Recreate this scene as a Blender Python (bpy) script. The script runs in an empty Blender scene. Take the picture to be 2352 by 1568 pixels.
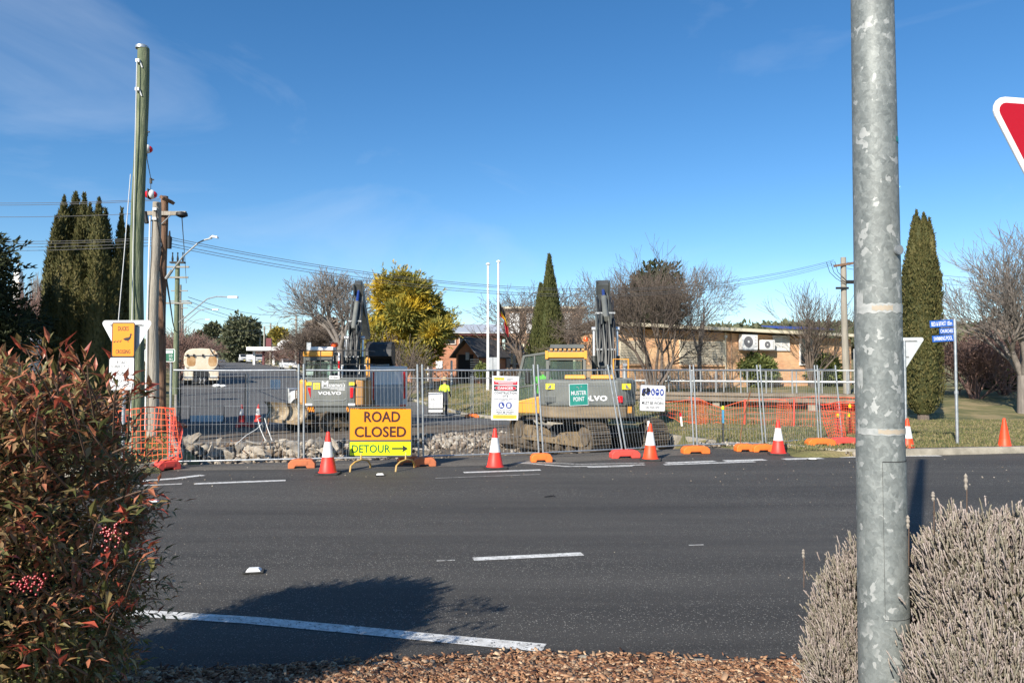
import bpy, math, random
import numpy as np
from mathutils import Vector, Matrix, noise as mnoise
R = math.radians
random.seed(11); rng = np.random.default_rng(11)
scene = bpy.context.scene
col = scene.collection

# ------------------------------------------------------------------ camera, sky, sun, exposure
EYE = 1.75; FPX = 1700.0; CX, CY = 1176.0, 784.0; PITCH = math.atan(62.0/FPX)
cam = bpy.data.cameras.new('camera'); cam.sensor_width = 36; cam.lens = FPX/2352*36
cam.clip_start = 0.05; cam.clip_end = 4000
camo = bpy.data.objects.new('camera', cam); col.objects.link(camo)
camo.location = (0, 0, EYE); camo.rotation_euler = (math.pi/2+PITCH, 0, 0)
scene.camera = camo

SUN_ELEV = R(30.5); SHX, SHY = 0.493, 0.870            # ground direction in which shadows fall
world = bpy.data.worlds.new('World'); scene.world = world; world.use_nodes = True
wn = world.node_tree.nodes; wl = world.node_tree.links; wn.clear()
wo = wn.new('ShaderNodeOutputWorld'); wb = wn.new('ShaderNodeBackground'); wb.inputs[1].default_value = 0.10
sk = wn.new('ShaderNodeTexSky'); sk.sky_type = 'NISHITA'; sk.sun_disc = False
sk.sun_elevation = SUN_ELEV; sk.sun_rotation = math.atan2(-SHX, -SHY); sk.altitude = 900
sk.air_density = 1.0; sk.dust_density = 0.0; sk.ozone_density = 3.0
tc = wn.new('ShaderNodeTexCoord'); mp = wn.new('ShaderNodeMapping'); mp.inputs['Scale'].default_value = (1.0, 1.0, 2.6)
mp.inputs['Rotation'].default_value = (0, 0.30, 0.75); mp.inputs['Location'].default_value = (0.35, 0.2, 0.6)
n1 = wn.new('ShaderNodeTexNoise'); n1.inputs['Scale'].default_value = 2.3; n1.inputs['Detail'].default_value = 9; n1.inputs['Roughness'].default_value = 0.55
n1.inputs['Distortion'].default_value = 0.7
r1 = wn.new('ShaderNodeValToRGB'); r1.color_ramp.elements[0].position = 0.50; r1.color_ramp.elements[1].position = 0.86
r1.color_ramp.elements[0].color = (0, 0, 0, 1); r1.color_ramp.elements[1].color = (0.34, 0.34, 0.34, 1)
mx = wn.new('ShaderNodeMixRGB'); mx.blend_type = 'MIX'; mx.inputs[2].default_value = (5.6, 6.2, 7.0, 1)
hs = wn.new('ShaderNodeHueSaturation'); hs.inputs['Saturation'].default_value = 1.25
wl.new(tc.outputs['Generated'], mp.inputs[0]); wl.new(mp.outputs[0], n1.inputs['Vector']); wl.new(n1.outputs[0], r1.inputs[0])
wl.new(r1.outputs[0], mx.inputs[0]); wl.new(sk.outputs[0], hs.inputs['Color']); wl.new(hs.outputs[0], mx.inputs[1]); wl.new(mx.outputs[0], wb.inputs[0]); wl.new(wb.outputs[0], wo.inputs[0])

sun = bpy.data.lights.new('sun', 'SUN'); sun.energy = 5.0; sun.angle = R(0.53); sun.color = (1.0, 0.93, 0.82)
suno = bpy.data.objects.new('sun', sun); col.objects.link(suno)
sd = Vector((SHX*math.cos(SUN_ELEV), SHY*math.cos(SUN_ELEV), -math.sin(SUN_ELEV)))
suno.rotation_euler = sd.to_track_quat('-Z', 'Y').to_euler(); suno.location = (-20, -30, 40)
vs = scene.view_settings; vs.view_transform = 'Standard'; vs.look = 'None'; vs.exposure = 0.60; vs.gamma = 1.0

# ------------------------------------------------------------------ picture point -> place (distance Y or height z known)
_cp, _sp = math.cos(PITCH), math.sin(PITCH)
def ray(u, v):
    x = (u-CX)/FPX; y = (CY-v)/FPX
    return Vector((x, _cp - y*_sp, _sp + y*_cp))
def P(u, v, Y):
    d = ray(u, v); return Vector((0, 0, EYE)) + d*(Y/d.y)
def G(u, v, z=0.0):
    d = ray(u, v); return Vector((0, 0, EYE)) + d*((z-EYE)/d.z)
def UX(u, Y): return (u-CX)/FPX*Y*(1/_cp)
def lerp(a, b, t): return a+(b-a)*t

# ------------------------------------------------------------------ materials
MATS = {}
def _base(name):
    m = bpy.data.materials.new(name); m.use_nodes = True
    nt = m.node_tree; nt.nodes.clear()
    o = nt.nodes.new('ShaderNodeOutputMaterial'); b = nt.nodes.new('ShaderNodeBsdfPrincipled')
    nt.links.new(b.outputs[0], o.inputs[0])
    return m, nt, b, o
def mk(name, c1, c2=None, scale=6.0, rough=0.7, metal=0.0, bump=0.0, bscale=None, detail=6.0, stretch=(1,1,1), c3=None, spots=None, spec=0.5, lo=0.35, hi=0.65, coat=0.0):
    m, nt, b, o = _base(name); N = nt.nodes; L = nt.links
    b.inputs['Roughness'].default_value = rough; b.inputs['Metallic'].default_value = metal
    b.inputs['Specular IOR Level'].default_value = spec; b.inputs['Coat Weight'].default_value = coat
    b.inputs['Base Color'].default_value = (*c1, 1)
    if c2 is not None or bump or spots:
        t = N.new('ShaderNodeTexCoord'); mpn = N.new('ShaderNodeMapping'); mpn.inputs['Scale'].default_value = stretch
        L.new(t.outputs['Object'], mpn.inputs[0])
    if c2 is not None:
        n = N.new('ShaderNodeTexNoise'); n.inputs['Scale'].default_value = scale; n.inputs['Detail'].default_value = detail; n.inputs['Roughness'].default_value = 0.62
        L.new(mpn.outputs[0], n.inputs['Vector'])
        r = N.new('ShaderNodeValToRGB'); e = r.color_ramp.elements
        e[0].position = lo; e[0].color = (*c1, 1); e[1].position = hi; e[1].color = (*c2, 1)
        if c3 is not None:
            k = e.new(0.5*(lo+hi)); k.color = (*c3, 1)
        L.new(n.outputs[0], r.inputs[0]); out = r.outputs[0]
        if spots:
            sc, th, sc_col = spots
            n2 = N.new('ShaderNodeTexNoise'); n2.inputs['Scale'].default_value = sc; n2.inputs['Detail'].default_value = 3; n2.inputs['Distortion'].default_value = 1.2
            L.new(mpn.outputs[0], n2.inputs['Vector'])
            r2 = N.new('ShaderNodeValToRGB'); r2.color_ramp.elements[0].position = th; r2.color_ramp.elements[1].position = th+0.03
            L.new(n2.outputs[0], r2.inputs[0])
            mx2 = N.new('ShaderNodeMixRGB'); mx2.inputs[2].default_value = (*sc_col, 1)
            L.new(r2.outputs[0], mx2.inputs[0]); L.new(out, mx2.inputs[1]); out = mx2.outputs[0]
        L.new(out, b.inputs['Base Color'])
    if bump:
        n3 = N.new('ShaderNodeTexNoise'); n3.inputs['Scale'].default_value = bscale or scale*3; n3.inputs['Detail'].default_value = 8
        L.new(mpn.outputs[0], n3.inputs['Vector'])
        bn = N.new('ShaderNodeBump'); bn.inputs['Strength'].default_value = bump; bn.inputs['Distance'].default_value = 0.03
        L.new(n3.outputs[0], bn.inputs['Height']); L.new(bn.outputs[0], b.inputs['Normal'])
    MATS[name] = m; return m
def leafmat(name, cols, rough=0.6, transl=0.2, nscale=None, ncol=None, nlo=0.5, nhi=0.62):
    """every leaf (mesh island) takes its own tint; optional large patches of another tint"""
    m, nt, b, o = _base(name); N = nt.nodes; L = nt.links
    g = N.new('ShaderNodeNewGeometry'); r = N.new('ShaderNodeValToRGB'); e = r.color_ramp.elements
    e[0].color = (*cols[0], 1); e[0].position = 0; e[1].color = (*cols[-1], 1); e[1].position = 1
    for i, c in enumerate(cols[1:-1]):
        k = e.new((i+1)/(len(cols)-1)); k.color = (*c, 1)
    L.new(g.outputs['Random Per Island'], r.inputs[0]); out = r.outputs[0]
    if nscale:
        t = N.new('ShaderNodeTexCoord'); n = N.new('ShaderNodeTexNoise'); n.inputs['Scale'].default_value = nscale; n.inputs['Detail'].default_value = 4
        L.new(t.outputs['Object'], n.inputs['Vector'])
        r2 = N.new('ShaderNodeValToRGB'); r2.color_ramp.elements[0].position = nlo; r2.color_ramp.elements[1].position = nhi
        L.new(n.outputs[0], r2.inputs[0]); mx2 = N.new('ShaderNodeMixRGB'); mx2.inputs[2].default_value = (*ncol, 1)
        L.new(r2.outputs[0], mx2.inputs[0]); L.new(out, mx2.inputs[1]); out = mx2.outputs[0]
    b.inputs['Roughness'].default_value = rough; b.inputs['Specular IOR Level'].default_value = 0.35
    L.new(out, b.inputs['Base Color'])
    if transl:
        tr = N.new('ShaderNodeBsdfTranslucent'); L.new(out, tr.inputs[0]); ms = N.new('ShaderNodeMixShader'); ms.inputs[0].default_value = transl
        L.new(b.outputs[0], ms.inputs[1]); L.new(tr.outputs[0], ms.inputs[2]); L.new(ms.outputs[0], o.inputs[0])
    MATS[name] = m; return m
def brickmat(name, c1, c2, mortar, bw=0.24, bh=0.086, rough=0.85):
    m, nt, b, o = _base(name); N = nt.nodes; L = nt.links
    t = N.new('ShaderNodeTexCoord'); sp = N.new('ShaderNodeSeparateXYZ'); cb = N.new('ShaderNodeCombineXYZ')
    ad = N.new('ShaderNodeMath'); ad.operation = 'ADD'
    L.new(t.outputs['Object'], sp.inputs[0]); L.new(sp.outputs[0], ad.inputs[0]); L.new(sp.outputs[1], ad.inputs[1])
    L.new(ad.outputs[0], cb.inputs[0]); L.new(sp.outputs[2], cb.inputs[1])
    br = N.new('ShaderNodeTexBrick'); br.inputs['Scale'].default_value = 1.0
    br.inputs['Brick Width'].default_value = bw; br.inputs['Row Height'].default_value = bh
    br.inputs['Mortar Size'].default_value = 0.006; br.inputs['Color1'].default_value = (*c1, 1); br.inputs['Color2'].default_value = (*c2, 1); br.inputs['Mortar'].default_value = (*mortar, 1)
    br.inputs['Bias'].default_value = 0.0
    L.new(cb.outputs[0], br.inputs['Vector'])
    n = N.new('ShaderNodeTexNoise'); n.inputs['Scale'].default_value = 1.3; n.inputs['Detail'].default_value = 8
    L.new(t.outputs['Object'], n.inputs['Vector'])
    mx2 = N.new('ShaderNodeMixRGB'); mx2.blend_type = 'OVERLAY'; mx2.inputs[0].default_value = 0.45
    L.new(br.outputs[0], mx2.inputs[1]); L.new(n.outputs[0], mx2.inputs[2]); L.new(mx2.outputs[0], b.inputs['Base Color'])
    bn = N.new('ShaderNodeBump'); bn.inputs['Strength'].default_value = 0.6; bn.inputs['Distance'].default_value = 0.01; bn.invert = True
    L.new(br.outputs['Fac'], bn.inputs['Height']); L.new(bn.outputs[0], b.inputs['Normal'])
    b.inputs['Roughness'].default_value = rough
    MATS[name] = m; return m
def glassmat(name, c, rough=0.05, alpha=0.35):
    m, nt, b, o = _base(name); N = nt.nodes; L = nt.links
    b.inputs['Base Color'].default_value = (*c, 1); b.inputs['Roughness'].default_value = rough; b.inputs['Specular IOR Level'].default_value = 0.8
    tr = N.new('ShaderNodeBsdfTransparent'); tr.inputs[0].default_value = (0.80, 0.90, 0.86, 1); ms = N.new('ShaderNodeMixShader'); ms.inputs[0].default_value = alpha
    L.new(tr.outputs[0], ms.inputs[1]); L.new(b.outputs[0], ms.inputs[2]); L.new(ms.outputs[0], o.inputs[0])
    MATS[name] = m; return m

def asphalt(name, c1, c2, speck, spk_th=0.63, wear=(0.09,0.088,0.085), dirx=(0.98,0.19)):
    m, nt, b, o = _base(name); N = nt.nodes; L = nt.links
    t = N.new('ShaderNodeTexCoord')
    def nz(scale, detail, rot=None, sc=None, rough=0.6):
        v = t.outputs['Object']
        if sc:
            q = N.new('ShaderNodeMapping'); q.inputs['Rotation'].default_value = (0, 0, rot); q.inputs['Scale'].default_value = sc; L.new(v, q.inputs[0]); v = q.outputs[0]
        n = N.new('ShaderNodeTexNoise'); n.inputs['Scale'].default_value = scale; n.inputs['Detail'].default_value = detail; n.inputs['Roughness'].default_value = rough
        L.new(v, n.inputs['Vector']); return n.outputs[0]
    def ramp(x, a, ca, bb, cb2):
        r = N.new('ShaderNodeValToRGB'); e = r.color_ramp.elements; e[0].position = a; e[0].color = (*ca, 1); e[1].position = bb; e[1].color = (*cb2, 1); L.new(x, r.inputs[0]); return r.outputs[0]
    ang = -math.atan2(dirx[1], dirx[0])
    basec = ramp(nz(1.1, 9, ang, (0.10, 1.3, 1), 0.68), 0.32, c1, 0.68, c2)
    fine = ramp(nz(120, 3), 0.32, (0.25,)*3, 0.70, (1.95,)*3)
    mx1 = N.new('ShaderNodeMixRGB'); mx1.blend_type = 'MULTIPLY'; mx1.inputs[0].default_value = 1.0; L.new(basec, mx1.inputs[1]); L.new(fine, mx1.inputs[2])
    vo = N.new('ShaderNodeTexVoronoi'); vo.inputs['Scale'].default_value = 75; L.new(t.outputs['Object'], vo.inputs['Vector'])
    sp1 = ramp(vo.outputs['Color'], spk_th, (0,)*3, spk_th+0.14, (1,)*3)
    dist = ramp(vo.outputs['Distance'], 0.25, (1,)*3, 0.42, (0,)*3)
    mm = N.new('ShaderNodeMixRGB'); mm.blend_type = 'MULTIPLY'; mm.inputs[0].default_value = 1; L.new(sp1, mm.inputs[1]); L.new(dist, mm.inputs[2])
    msk = ramp(nz(0.7, 4, ang, (0.25, 1.2, 1)), 0.38, (0.30,)*3, 0.60, (1,)*3)
    mm2 = N.new('ShaderNodeMixRGB'); mm2.blend_type = 'MULTIPLY'; mm2.inputs[0].default_value = 1; L.new(mm.outputs[0], mm2.inputs[1]); L.new(msk, mm2.inputs[2])
    mx3 = N.new('ShaderNodeMixRGB'); mx3.inputs[2].default_value = (*speck, 1); L.new(mm2.outputs[0], mx3.inputs[0]); L.new(mx1.outputs[0], mx3.inputs[1])
    L.new(mx3.outputs[0], b.inputs['Base Color'])
    b.inputs['Roughness'].default_value = 0.82; b.inputs['Specular IOR Level'].default_value = 0.35
    bn = N.new('ShaderNodeBump'); bn.inputs['Strength'].default_value = 0.5; bn.inputs['Distance'].default_value = 0.008
    L.new(nz(110, 3), bn.inputs['Height']); L.new(bn.outputs[0], b.inputs['Normal'])
    MATS[name] = m; return m

# ------------------------------------------------------------------ mesh helpers
class MB:
    def __init__(s): s.v = []; s.f = []; s.m = []
    def add(s, vs_, fs, mi=0, M=None):
        o = len(s.v)
        for p in vs_:
            p = Vector(p)
            if M is not None: p = M @ p
            s.v.append((p.x, p.y, p.z))
        for f in fs: s.f.append(tuple(i+o for i in f)); s.m.append(mi)
        return s
    def box(s, c, d, rz=0.0, mi=0, M=None, rx=0.0, ry=0.0, top=(1, 1)):
        x, y, z = d[0]/2, d[1]/2, d[2]/2; tx, ty = top
        vv = [(-x,-y,-z),(x,-y,-z),(x,y,-z),(-x,y,-z),(-x*tx,-y*ty,z),(x*tx,-y*ty,z),(x*tx,y*ty,z),(-x*tx,y*ty,z)]
        T = Matrix.Translation(Vector(c)) @ Matrix.Rotation(rz, 4, 'Z') @ Matrix.Rotation(ry, 4, 'Y') @ Matrix.Rotation(rx, 4, 'X')
        if M is not None: T = M @ T
        return s.add(vv, [(0,3,2,1),(4,5,6,7),(0,1,5,4),(1,2,6,5),(2,3,7,6),(3,0,4,7)], mi, T)
    def cyl(s, p0, p1, r0, r1=None, n=10, mi=0, caps=True, M=None):
        return s.tube([p0, p1], [r0, r0 if r1 is None else r1], n, mi, caps, M)
    def tube(s, pts, r, n=8, mi=0, caps=True, M=None):
        pts = [Vector(p) for p in pts]
        rr = r if isinstance(r, (list, tuple)) else [r]*len(pts)
        vv = []; fs = []; prev = None
        for i, p in enumerate(pts):
            a = pts[max(i-1, 0)]; b = pts[min(i+1, len(pts)-1)]; d = (b-a)
            if d.length < 1e-9: d = Vector((0, 0, 1))
            d.normalize()
            if prev is None:
                u = d.orthogonal().normalized()
            else:
                u = prev - d*prev.dot(d)
                u = u.normalized() if u.length > 1e-6 else d.orthogonal().normalized()
            prev = u; w = d.cross(u)
            for k in range(n):
                an = 2*math.pi*k/n; vv.append(p + u*(math.cos(an)*rr[i]) + w*(math.sin(an)*rr[i]))
        for i in range(len(pts)-1):
            for k in range(n):
                a = i*n+k; b = i*n+(k+1) % n; fs.append((a, b, b+n, a+n))
        if caps:
            fs.append(tuple(range(n-1, -1, -1))); fs.append(tuple(range((len(pts)-1)*n, len(pts)*n)))
        return s.add(vv, fs, mi, M)
    def prism(s, poly, o, ux, uy, t, mi=0, M=None):
        """2-D outline laid at o along ux, uy and given thickness t along ux x uy"""
        o, ux, uy = Vector(o), Vector(ux), Vector(uy); n = ux.cross(uy).normalized()*t; k = len(poly)
        if n.y*t < -0.5*abs(t)*abs(t): n = -n            # upright outlines (X, Z) go back from their face
        a = [o+ux*p[0]+uy*p[1] for p in poly]; b = [p+n for p in a]
        fs = [tuple(range(k-1, -1, -1)), tuple(range(k, 2*k))] + [(i, (i+1) % k, (i+1) % k+k, i+k) for i in range(k)]
        return s.add(a+b, fs, mi, M)
    def lathe(s, prof, n=16, c=(0, 0, 0), mi=0, M=None, a0=0.0):
        vv = []; fs = []; c = Vector(c)
        for r_, z in prof:
            for k in range(n):
                an = a0+2*math.pi*k/n; vv.append(c+Vector((r_*math.cos(an), r_*math.sin(an), z)))
        for i in range(len(prof)-1):
            for k in range(n):
                a = i*n+k; b = i*n+(k+1) % n; fs.append((a, b, b+n, a+n))
        fs.append(tuple(range(n-1, -1, -1))); fs.append(tuple(range((len(prof)-1)*n, len(prof)*n)))
        return s.add(vv, fs, mi, M)
    def ball(s, c, r, seg=10, rings=6, mi=0, M=None):
        if not isinstance(r, (tuple, list)): r = (r, r, r)
        vv = []; fs = []; c = Vector(c)
        for i in range(rings+1):
            th = math.pi*i/rings
            for k in range(seg):
                ph = 2*math.pi*k/seg; vv.append(c+Vector((r[0]*math.sin(th)*math.cos(ph), r[1]*math.sin(th)*math.sin(ph), r[2]*math.cos(th))))
        for i in range(rings):
            for k in range(seg):
                a = i*seg+k; b = i*seg+(k+1) % seg; fs.append((a, a+seg, b+seg, b))
        return s.add(vv, fs, mi, M)
    def build(s, name, mats, parent=None, smooth=False, bevel=0.0, seg=2, merge=False):
        me = bpy.data.meshes.new(name); me.from_pydata(s.v, [], s.f); me.update()
        if not isinstance(mats, (list, tuple)): mats = [mats]
        for mm in mats: me.materials.append(MATS[mm] if isinstance(mm, str) else mm)
        if len(mats) > 1: me.polygons.foreach_set('material_index', s.m)
        if smooth:
            me.polygons.foreach_set('use_smooth', [True]*len(me.polygons))
            try: me.set_sharp_from_angle(angle=R(38))
            except Exception: pass
        o = bpy.data.objects.new(name, me); col.objects.link(o)
        if parent is not None: o.parent = parent
        if bevel:
            bv = o.modifiers.new('bevel', 'BEVEL'); bv.width = bevel; bv.segments = seg; bv.limit_method = 'ANGLE'; bv.angle_limit = R(35); bv.harden_normals = False
        return o
def npmesh(name, V, F, mat, parent=None, smooth=False, midx=None):
    """fast mesh from numpy arrays; F is (n,3) or (n,4)"""
    V = np.asarray(V, dtype=np.float32); F = np.asarray(F, dtype=np.int32); k = F.shape[1]
    me = bpy.data.meshes.new(name); me.vertices.add(len(V)); me.vertices.foreach_set('co', V.ravel())
    me.loops.add(F.size); me.loops.foreach_set('vertex_index', F.ravel())
    me.polygons.add(len(F)); me.polygons.foreach_set('loop_start', np.arange(0, F.size, k, dtype=np.int32))
    try: me.polygons.foreach_set('loop_total', np.full(len(F), k, dtype=np.int32))
    except Exception: pass
    for mm in (mat if isinstance(mat, (list, tuple)) else [mat]): me.materials.append(MATS[mm])
    if midx is not None: me.polygons.foreach_set('material_index', np.asarray(midx, dtype=np.int32))
    if smooth: me.polygons.foreach_set('use_smooth', np.ones(len(F), dtype=bool))
    me.update(calc_edges=True); me.validate()
    o = bpy.data.objects.new(name, me); col.objects.link(o)
    if parent is not None: o.parent = parent
    return o
def tag(o, label=None, cat=None, group=None, kind=None):
    if label: o['label'] = label
    if cat: o['category'] = cat
    if group: o['group'] = group
    if kind: o['kind'] = kind
    return o
def thing(name, label, cat, loc=(0, 0, 0), rz=0.0, group=None):
    o = bpy.data.objects.new(name, None); o.empty_display_size = 0.2; col.objects.link(o)
    o.location = loc; o.rotation_euler = (0, 0, rz)
    return tag(o, label, cat, group)
def kids(o): return [c for c in bpy.data.objects if c.parent == o]
def dup(root, loc, rz, label, group=None, parent=None):
    def cp(o, par):
        c = o.copy(); col.objects.link(c); c.parent = par
        for ch in list(o.children): cp(ch, c)
        return c
    r_ = cp(root, parent); r_.location = loc; r_.rotation_euler = (0, 0, rz); r_['label'] = label
    if group: r_['group'] = group
    return r_
def text(name, s_, w, h, mat, parent, loc, rz=0.0, bold=0.0, rx=math.pi/2, ry=0.0, spacing=1.0, depth=0.001):
    """flat print: letters of given overall width and height, standing in the XZ plane and read from -Y"""
    cu = bpy.data.curves.new(name, 'FONT'); cu.body = s_; cu.align_x = 'CENTER'; cu.align_y = 'CENTER'; cu.offset = bold; cu.extrude = 0.0
    cu.space_character = spacing; cu.resolution_u = 3
    tmp = bpy.data.objects.new(name+'_t', cu); me = bpy.data.meshes.new_from_object(tmp)
    bpy.data.objects.remove(tmp); bpy.data.curves.remove(cu)
    me.name = name
    n = len(me.vertices); co = np.zeros(n*3, dtype=np.float32); me.vertices.foreach_get('co', co); co = co.reshape(-1, 3)
    mn = co.min(0); mxx = co.max(0); c = (mn+mxx)/2; sz = np.maximum(mxx-mn, 1e-6)
    co[:, 0] = (co[:, 0]-c[0])/sz[0]*w; co[:, 1] = (co[:, 1]-c[1])/sz[1]*h; co[:, 2] = 0
    me.vertices.foreach_set('co', co.ravel()); me.update(); me.materials.clear(); me.materials.append(MATS[mat])
    o = bpy.data.objects.new(name, me); col.objects.link(o); o.parent = parent; o.location = loc; o.rotation_euler = (rx, ry, rz)
    return o
def rrect(w, h, r, n=4):
    pts = []
    for cx, cy, a in ((w/2-r, h/2-r, 0), (-w/2+r, h/2-r, 90), (-w/2+r, -h/2+r, 180), (w/2-r, -h/2+r, 270)):
        for i in range(n+1):
            an = R(a+90*i/n); pts.append((cx+r*math.cos(an), cy+r*math.sin(an)))
    return pts
def rpoly(corners, r, n=5):
    """polygon (counter-clockwise) with rounded corners"""
    out = []; k = len(corners)
    for i in range(k):
        p = Vector(corners[i]); a = (Vector(corners[i-1])-p); b = (Vector(corners[(i+1) % k])-p); a.normalize(); b.normalize()
        half = math.acos(max(-1, min(1, a.dot(b))))/2; d = r/math.tan(half); c = p+(a+b).normalized()*(r/math.sin(half))
        s0 = p+a*d-c; s1 = p+b*d-c; a0 = math.atan2(s0.y, s0.x); a1 = math.atan2(s1.y, s1.x)
        while a1 < a0: a1 += 2*math.pi
        if a1-a0 > math.pi: a0 += 2*math.pi; 
        for j in range(n+1):
            an = lerp(a0, a1, j/n); out.append((c.x+r*math.cos(an), c.y+r*math.sin(an)))
    return out
def interp(pts, x):
    if x <= pts[0][0]: return pts[0][1]
    for (a, va), (b, vb) in zip(pts, pts[1:]):
        if x <= b:
            t = (x-a)/(b-a); return va+(vb-va)*t
    return pts[-1][1]
def smooth01(t): t = max(0.0, min(1.0, t)); return t*t*(3-2*t)

# leaf generators (numpy): every leaf is an island of its own
def _norm(a): return a/np.maximum(np.linalg.norm(a, axis=1, keepdims=True), 1e-9)
def lens_leaves(c, d, nrm, ln, wd, fold=0.18, droop=0.15):
    d = _norm(d); s_ = _norm(np.cross(d, nrm)); nn = _norm(np.cross(s_, d)); ln = ln[:, None]; wd = wd[:, None]
    base = c; mid = c+d*ln*0.42; tip = c+d*ln-nn*ln*droop
    ml = mid+s_*wd*0.5+nn*wd*fold; mr = mid-s_*wd*0.5+nn*wd*fold
    V = np.stack([base, ml, mid, mr, tip], 1).reshape(-1, 3); k = np.arange(len(c))[:, None]*5
    F = np.concatenate([k+np.array([0, 2, 1]), k+np.array([0, 3, 2]), k+np.array([1, 2, 4]), k+np.array([2, 3, 4])], 0)
    return V, F
def blade_leaves(c, d, nrm, ln, wd):
    d = _norm(d); s_ = _norm(np.cross(d, nrm)); ln = ln[:, None]; wd = wd[:, None]
    V = np.stack([c, c+d*ln*0.45+s_*wd*0.5, c+d*ln, c+d*ln*0.45-s_*wd*0.5], 1).reshape(-1, 3)
    F = np.arange(len(c))[:, None]*4+np.array([0, 1, 2, 3]); return V, F
def segs_mesh(segs, sides=3):
    """tapered 3-sided sticks from (p0,p1,r0,r1)"""
    A = np.array([s_[0] for s_ in segs], dtype=np.float64); B = np.array([s_[1] for s_ in segs], dtype=np.float64)
    r0 = np.array([s_[2] for s_ in segs])[:, None]; r1_ = np.array([s_[3] for s_ in segs])[:, None]
    d = _norm(B-A); ref = np.where(np.abs(d[:, 2:3]) > 0.9, np.array([[1., 0, 0]]), np.array([[0, 0, 1.]]))
    u = _norm(np.cross(d, ref)); w = np.cross(d, u); n = len(A); V = np.zeros((n, sides*2, 3))
    for k in range(sides):
        a = 2*math.pi*k/sides; o = u*math.cos(a)+w*math.sin(a); V[:, k] = A+o*r0; V[:, sides+k] = B+o*r1_
    base = np.arange(n)[:, None]*sides*2
    F = np.concatenate([base+np.array([k, (k+1) % sides, sides+(k+1) % sides, sides+k]) for k in range(sides)], 0)
    return V.reshape(-1, 3), F
# ------------------------------------------------------------------ palette
asphalt('asphalt', (0.040, 0.0375, 0.034), (0.076, 0.071, 0.063), (0.36, 0.34, 0.30))
asphalt('asphalt_old', (0.085, 0.083, 0.080), (0.125, 0.121, 0.115), (0.25, 0.24, 0.23), dirx=(-0.4, 0.92))
asphalt('asphalt_dusty', (0.085, 0.075, 0.062), (0.15, 0.132, 0.108), (0.30, 0.28, 0.25))
mk('dirt', (0.085, 0.066, 0.048), (0.19, 0.155, 0.115), 1.6, 0.95, bump=0.8, bscale=14, c3=(0.125, 0.10, 0.075))
mk('dirt_dark', (0.055, 0.043, 0.032), (0.14, 0.11, 0.08), 3.0, 0.95, bump=1.0, bscale=16)
mk('soil', (0.040, 0.026, 0.017), (0.09, 0.055, 0.034), 9, 0.95, bump=0.8, bscale=60)
leafmat('wood_chip', [(0.106, 0.046, 0.023), (0.307, 0.158, 0.082), (0.422, 0.240, 0.134), (0.211, 0.096, 0.048), (0.595, 0.422, 0.269), (0.067, 0.029, 0.017), (0.288, 0.134, 0.072)], 0.85, 0)
mk('grass_ground', (0.080, 0.090, 0.027), (0.31, 0.235, 0.115), 0.55, 0.95, bump=0.9, bscale=22, c3=(0.165, 0.150, 0.056), lo=0.38, hi=0.62, detail=10)
leafmat('grass_blade', [(0.12, 0.135, 0.042), (0.25, 0.21, 0.10), (0.32, 0.255, 0.13), (0.10, 0.125, 0.038), (0.15, 0.16, 0.055)], 0.8, 0.2)
leafmat('grass_green', [(0.091, 0.130, 0.029), (0.156, 0.182, 0.052), (0.260, 0.234, 0.098), (0.078, 0.111, 0.026)], 0.8, 0.2)
mk('kerb_concrete', (0.23, 0.205, 0.16), (0.38, 0.34, 0.27), 4, 0.9, bump=0.4, bscale=40)
mk('rubble', (0.30, 0.255, 0.20), (0.52, 0.47, 0.40), 5, 0.95, bump=0.9, bscale=16, c3=(0.40, 0.35, 0.285))
leafmat('stone_mix', [(0.13, 0.095, 0.068), (0.28, 0.235, 0.18), (0.42, 0.37, 0.30), (0.19, 0.145, 0.105), (0.34, 0.28, 0.22)], 0.95, 0)
mk('paint_white', (0.46, 0.45, 0.42), (0.78, 0.77, 0.74), 14, 0.75, bump=0.2, bscale=120, spots=(38, 0.60, (0.09, 0.09, 0.085)))
mk('paint_worn', (0.30, 0.29, 0.27), (0.62, 0.60, 0.56), 10, 0.8, spots=(22, 0.60, (0.07, 0.07, 0.07)))
mk('galv', (0.40, 0.42, 0.43), (0.56, 0.58, 0.59), 9, 0.42, 0.75, bump=0.05)
mk('galv_dull', (0.33, 0.345, 0.35), (0.46, 0.47, 0.47), 6, 0.55, 0.5)
m_, nt_, b_, o_ = _base('galv_pole')                       # mottled hot-dip zinc: jagged spangles, runs and paint chips
_N, _L = nt_.nodes, nt_.links
def _nd(t_, **kw):
    q_ = _N.new(t_)
    for k_, v_ in kw.items(): q_.inputs[k_].default_value = v_
    return q_
_tc = _nd('ShaderNodeTexCoord'); _dn = _nd('ShaderNodeTexNoise', Scale=22.0, Detail=4.0); _L.new(_tc.outputs['Object'], _dn.inputs['Vector'])
_ds = _N.new('ShaderNodeMixRGB'); _ds.inputs[0].default_value = 0.05; _L.new(_tc.outputs['Object'], _ds.inputs[1]); _L.new(_dn.outputs['Color'], _ds.inputs[2])
_mp = _nd('ShaderNodeMapping'); _mp.inputs['Scale'].default_value = (1, 1, 0.8); _L.new(_ds.outputs[0], _mp.inputs[0])
_v1 = _nd('ShaderNodeTexVoronoi', Scale=52.0); _v2 = _nd('ShaderNodeTexVoronoi', Scale=95.0); _n1 = _nd('ShaderNodeTexNoise', Scale=4.0, Detail=5.0); _n2 = _nd('ShaderNodeTexNoise', Scale=13.0, Detail=2.0, Distortion=0.6)
for q_ in (_v1, _v2, _n2): _L.new(_mp.outputs[0], q_.inputs['Vector'])
_L.new(_tc.outputs['Object'], _n1.inputs['Vector'])
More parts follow.
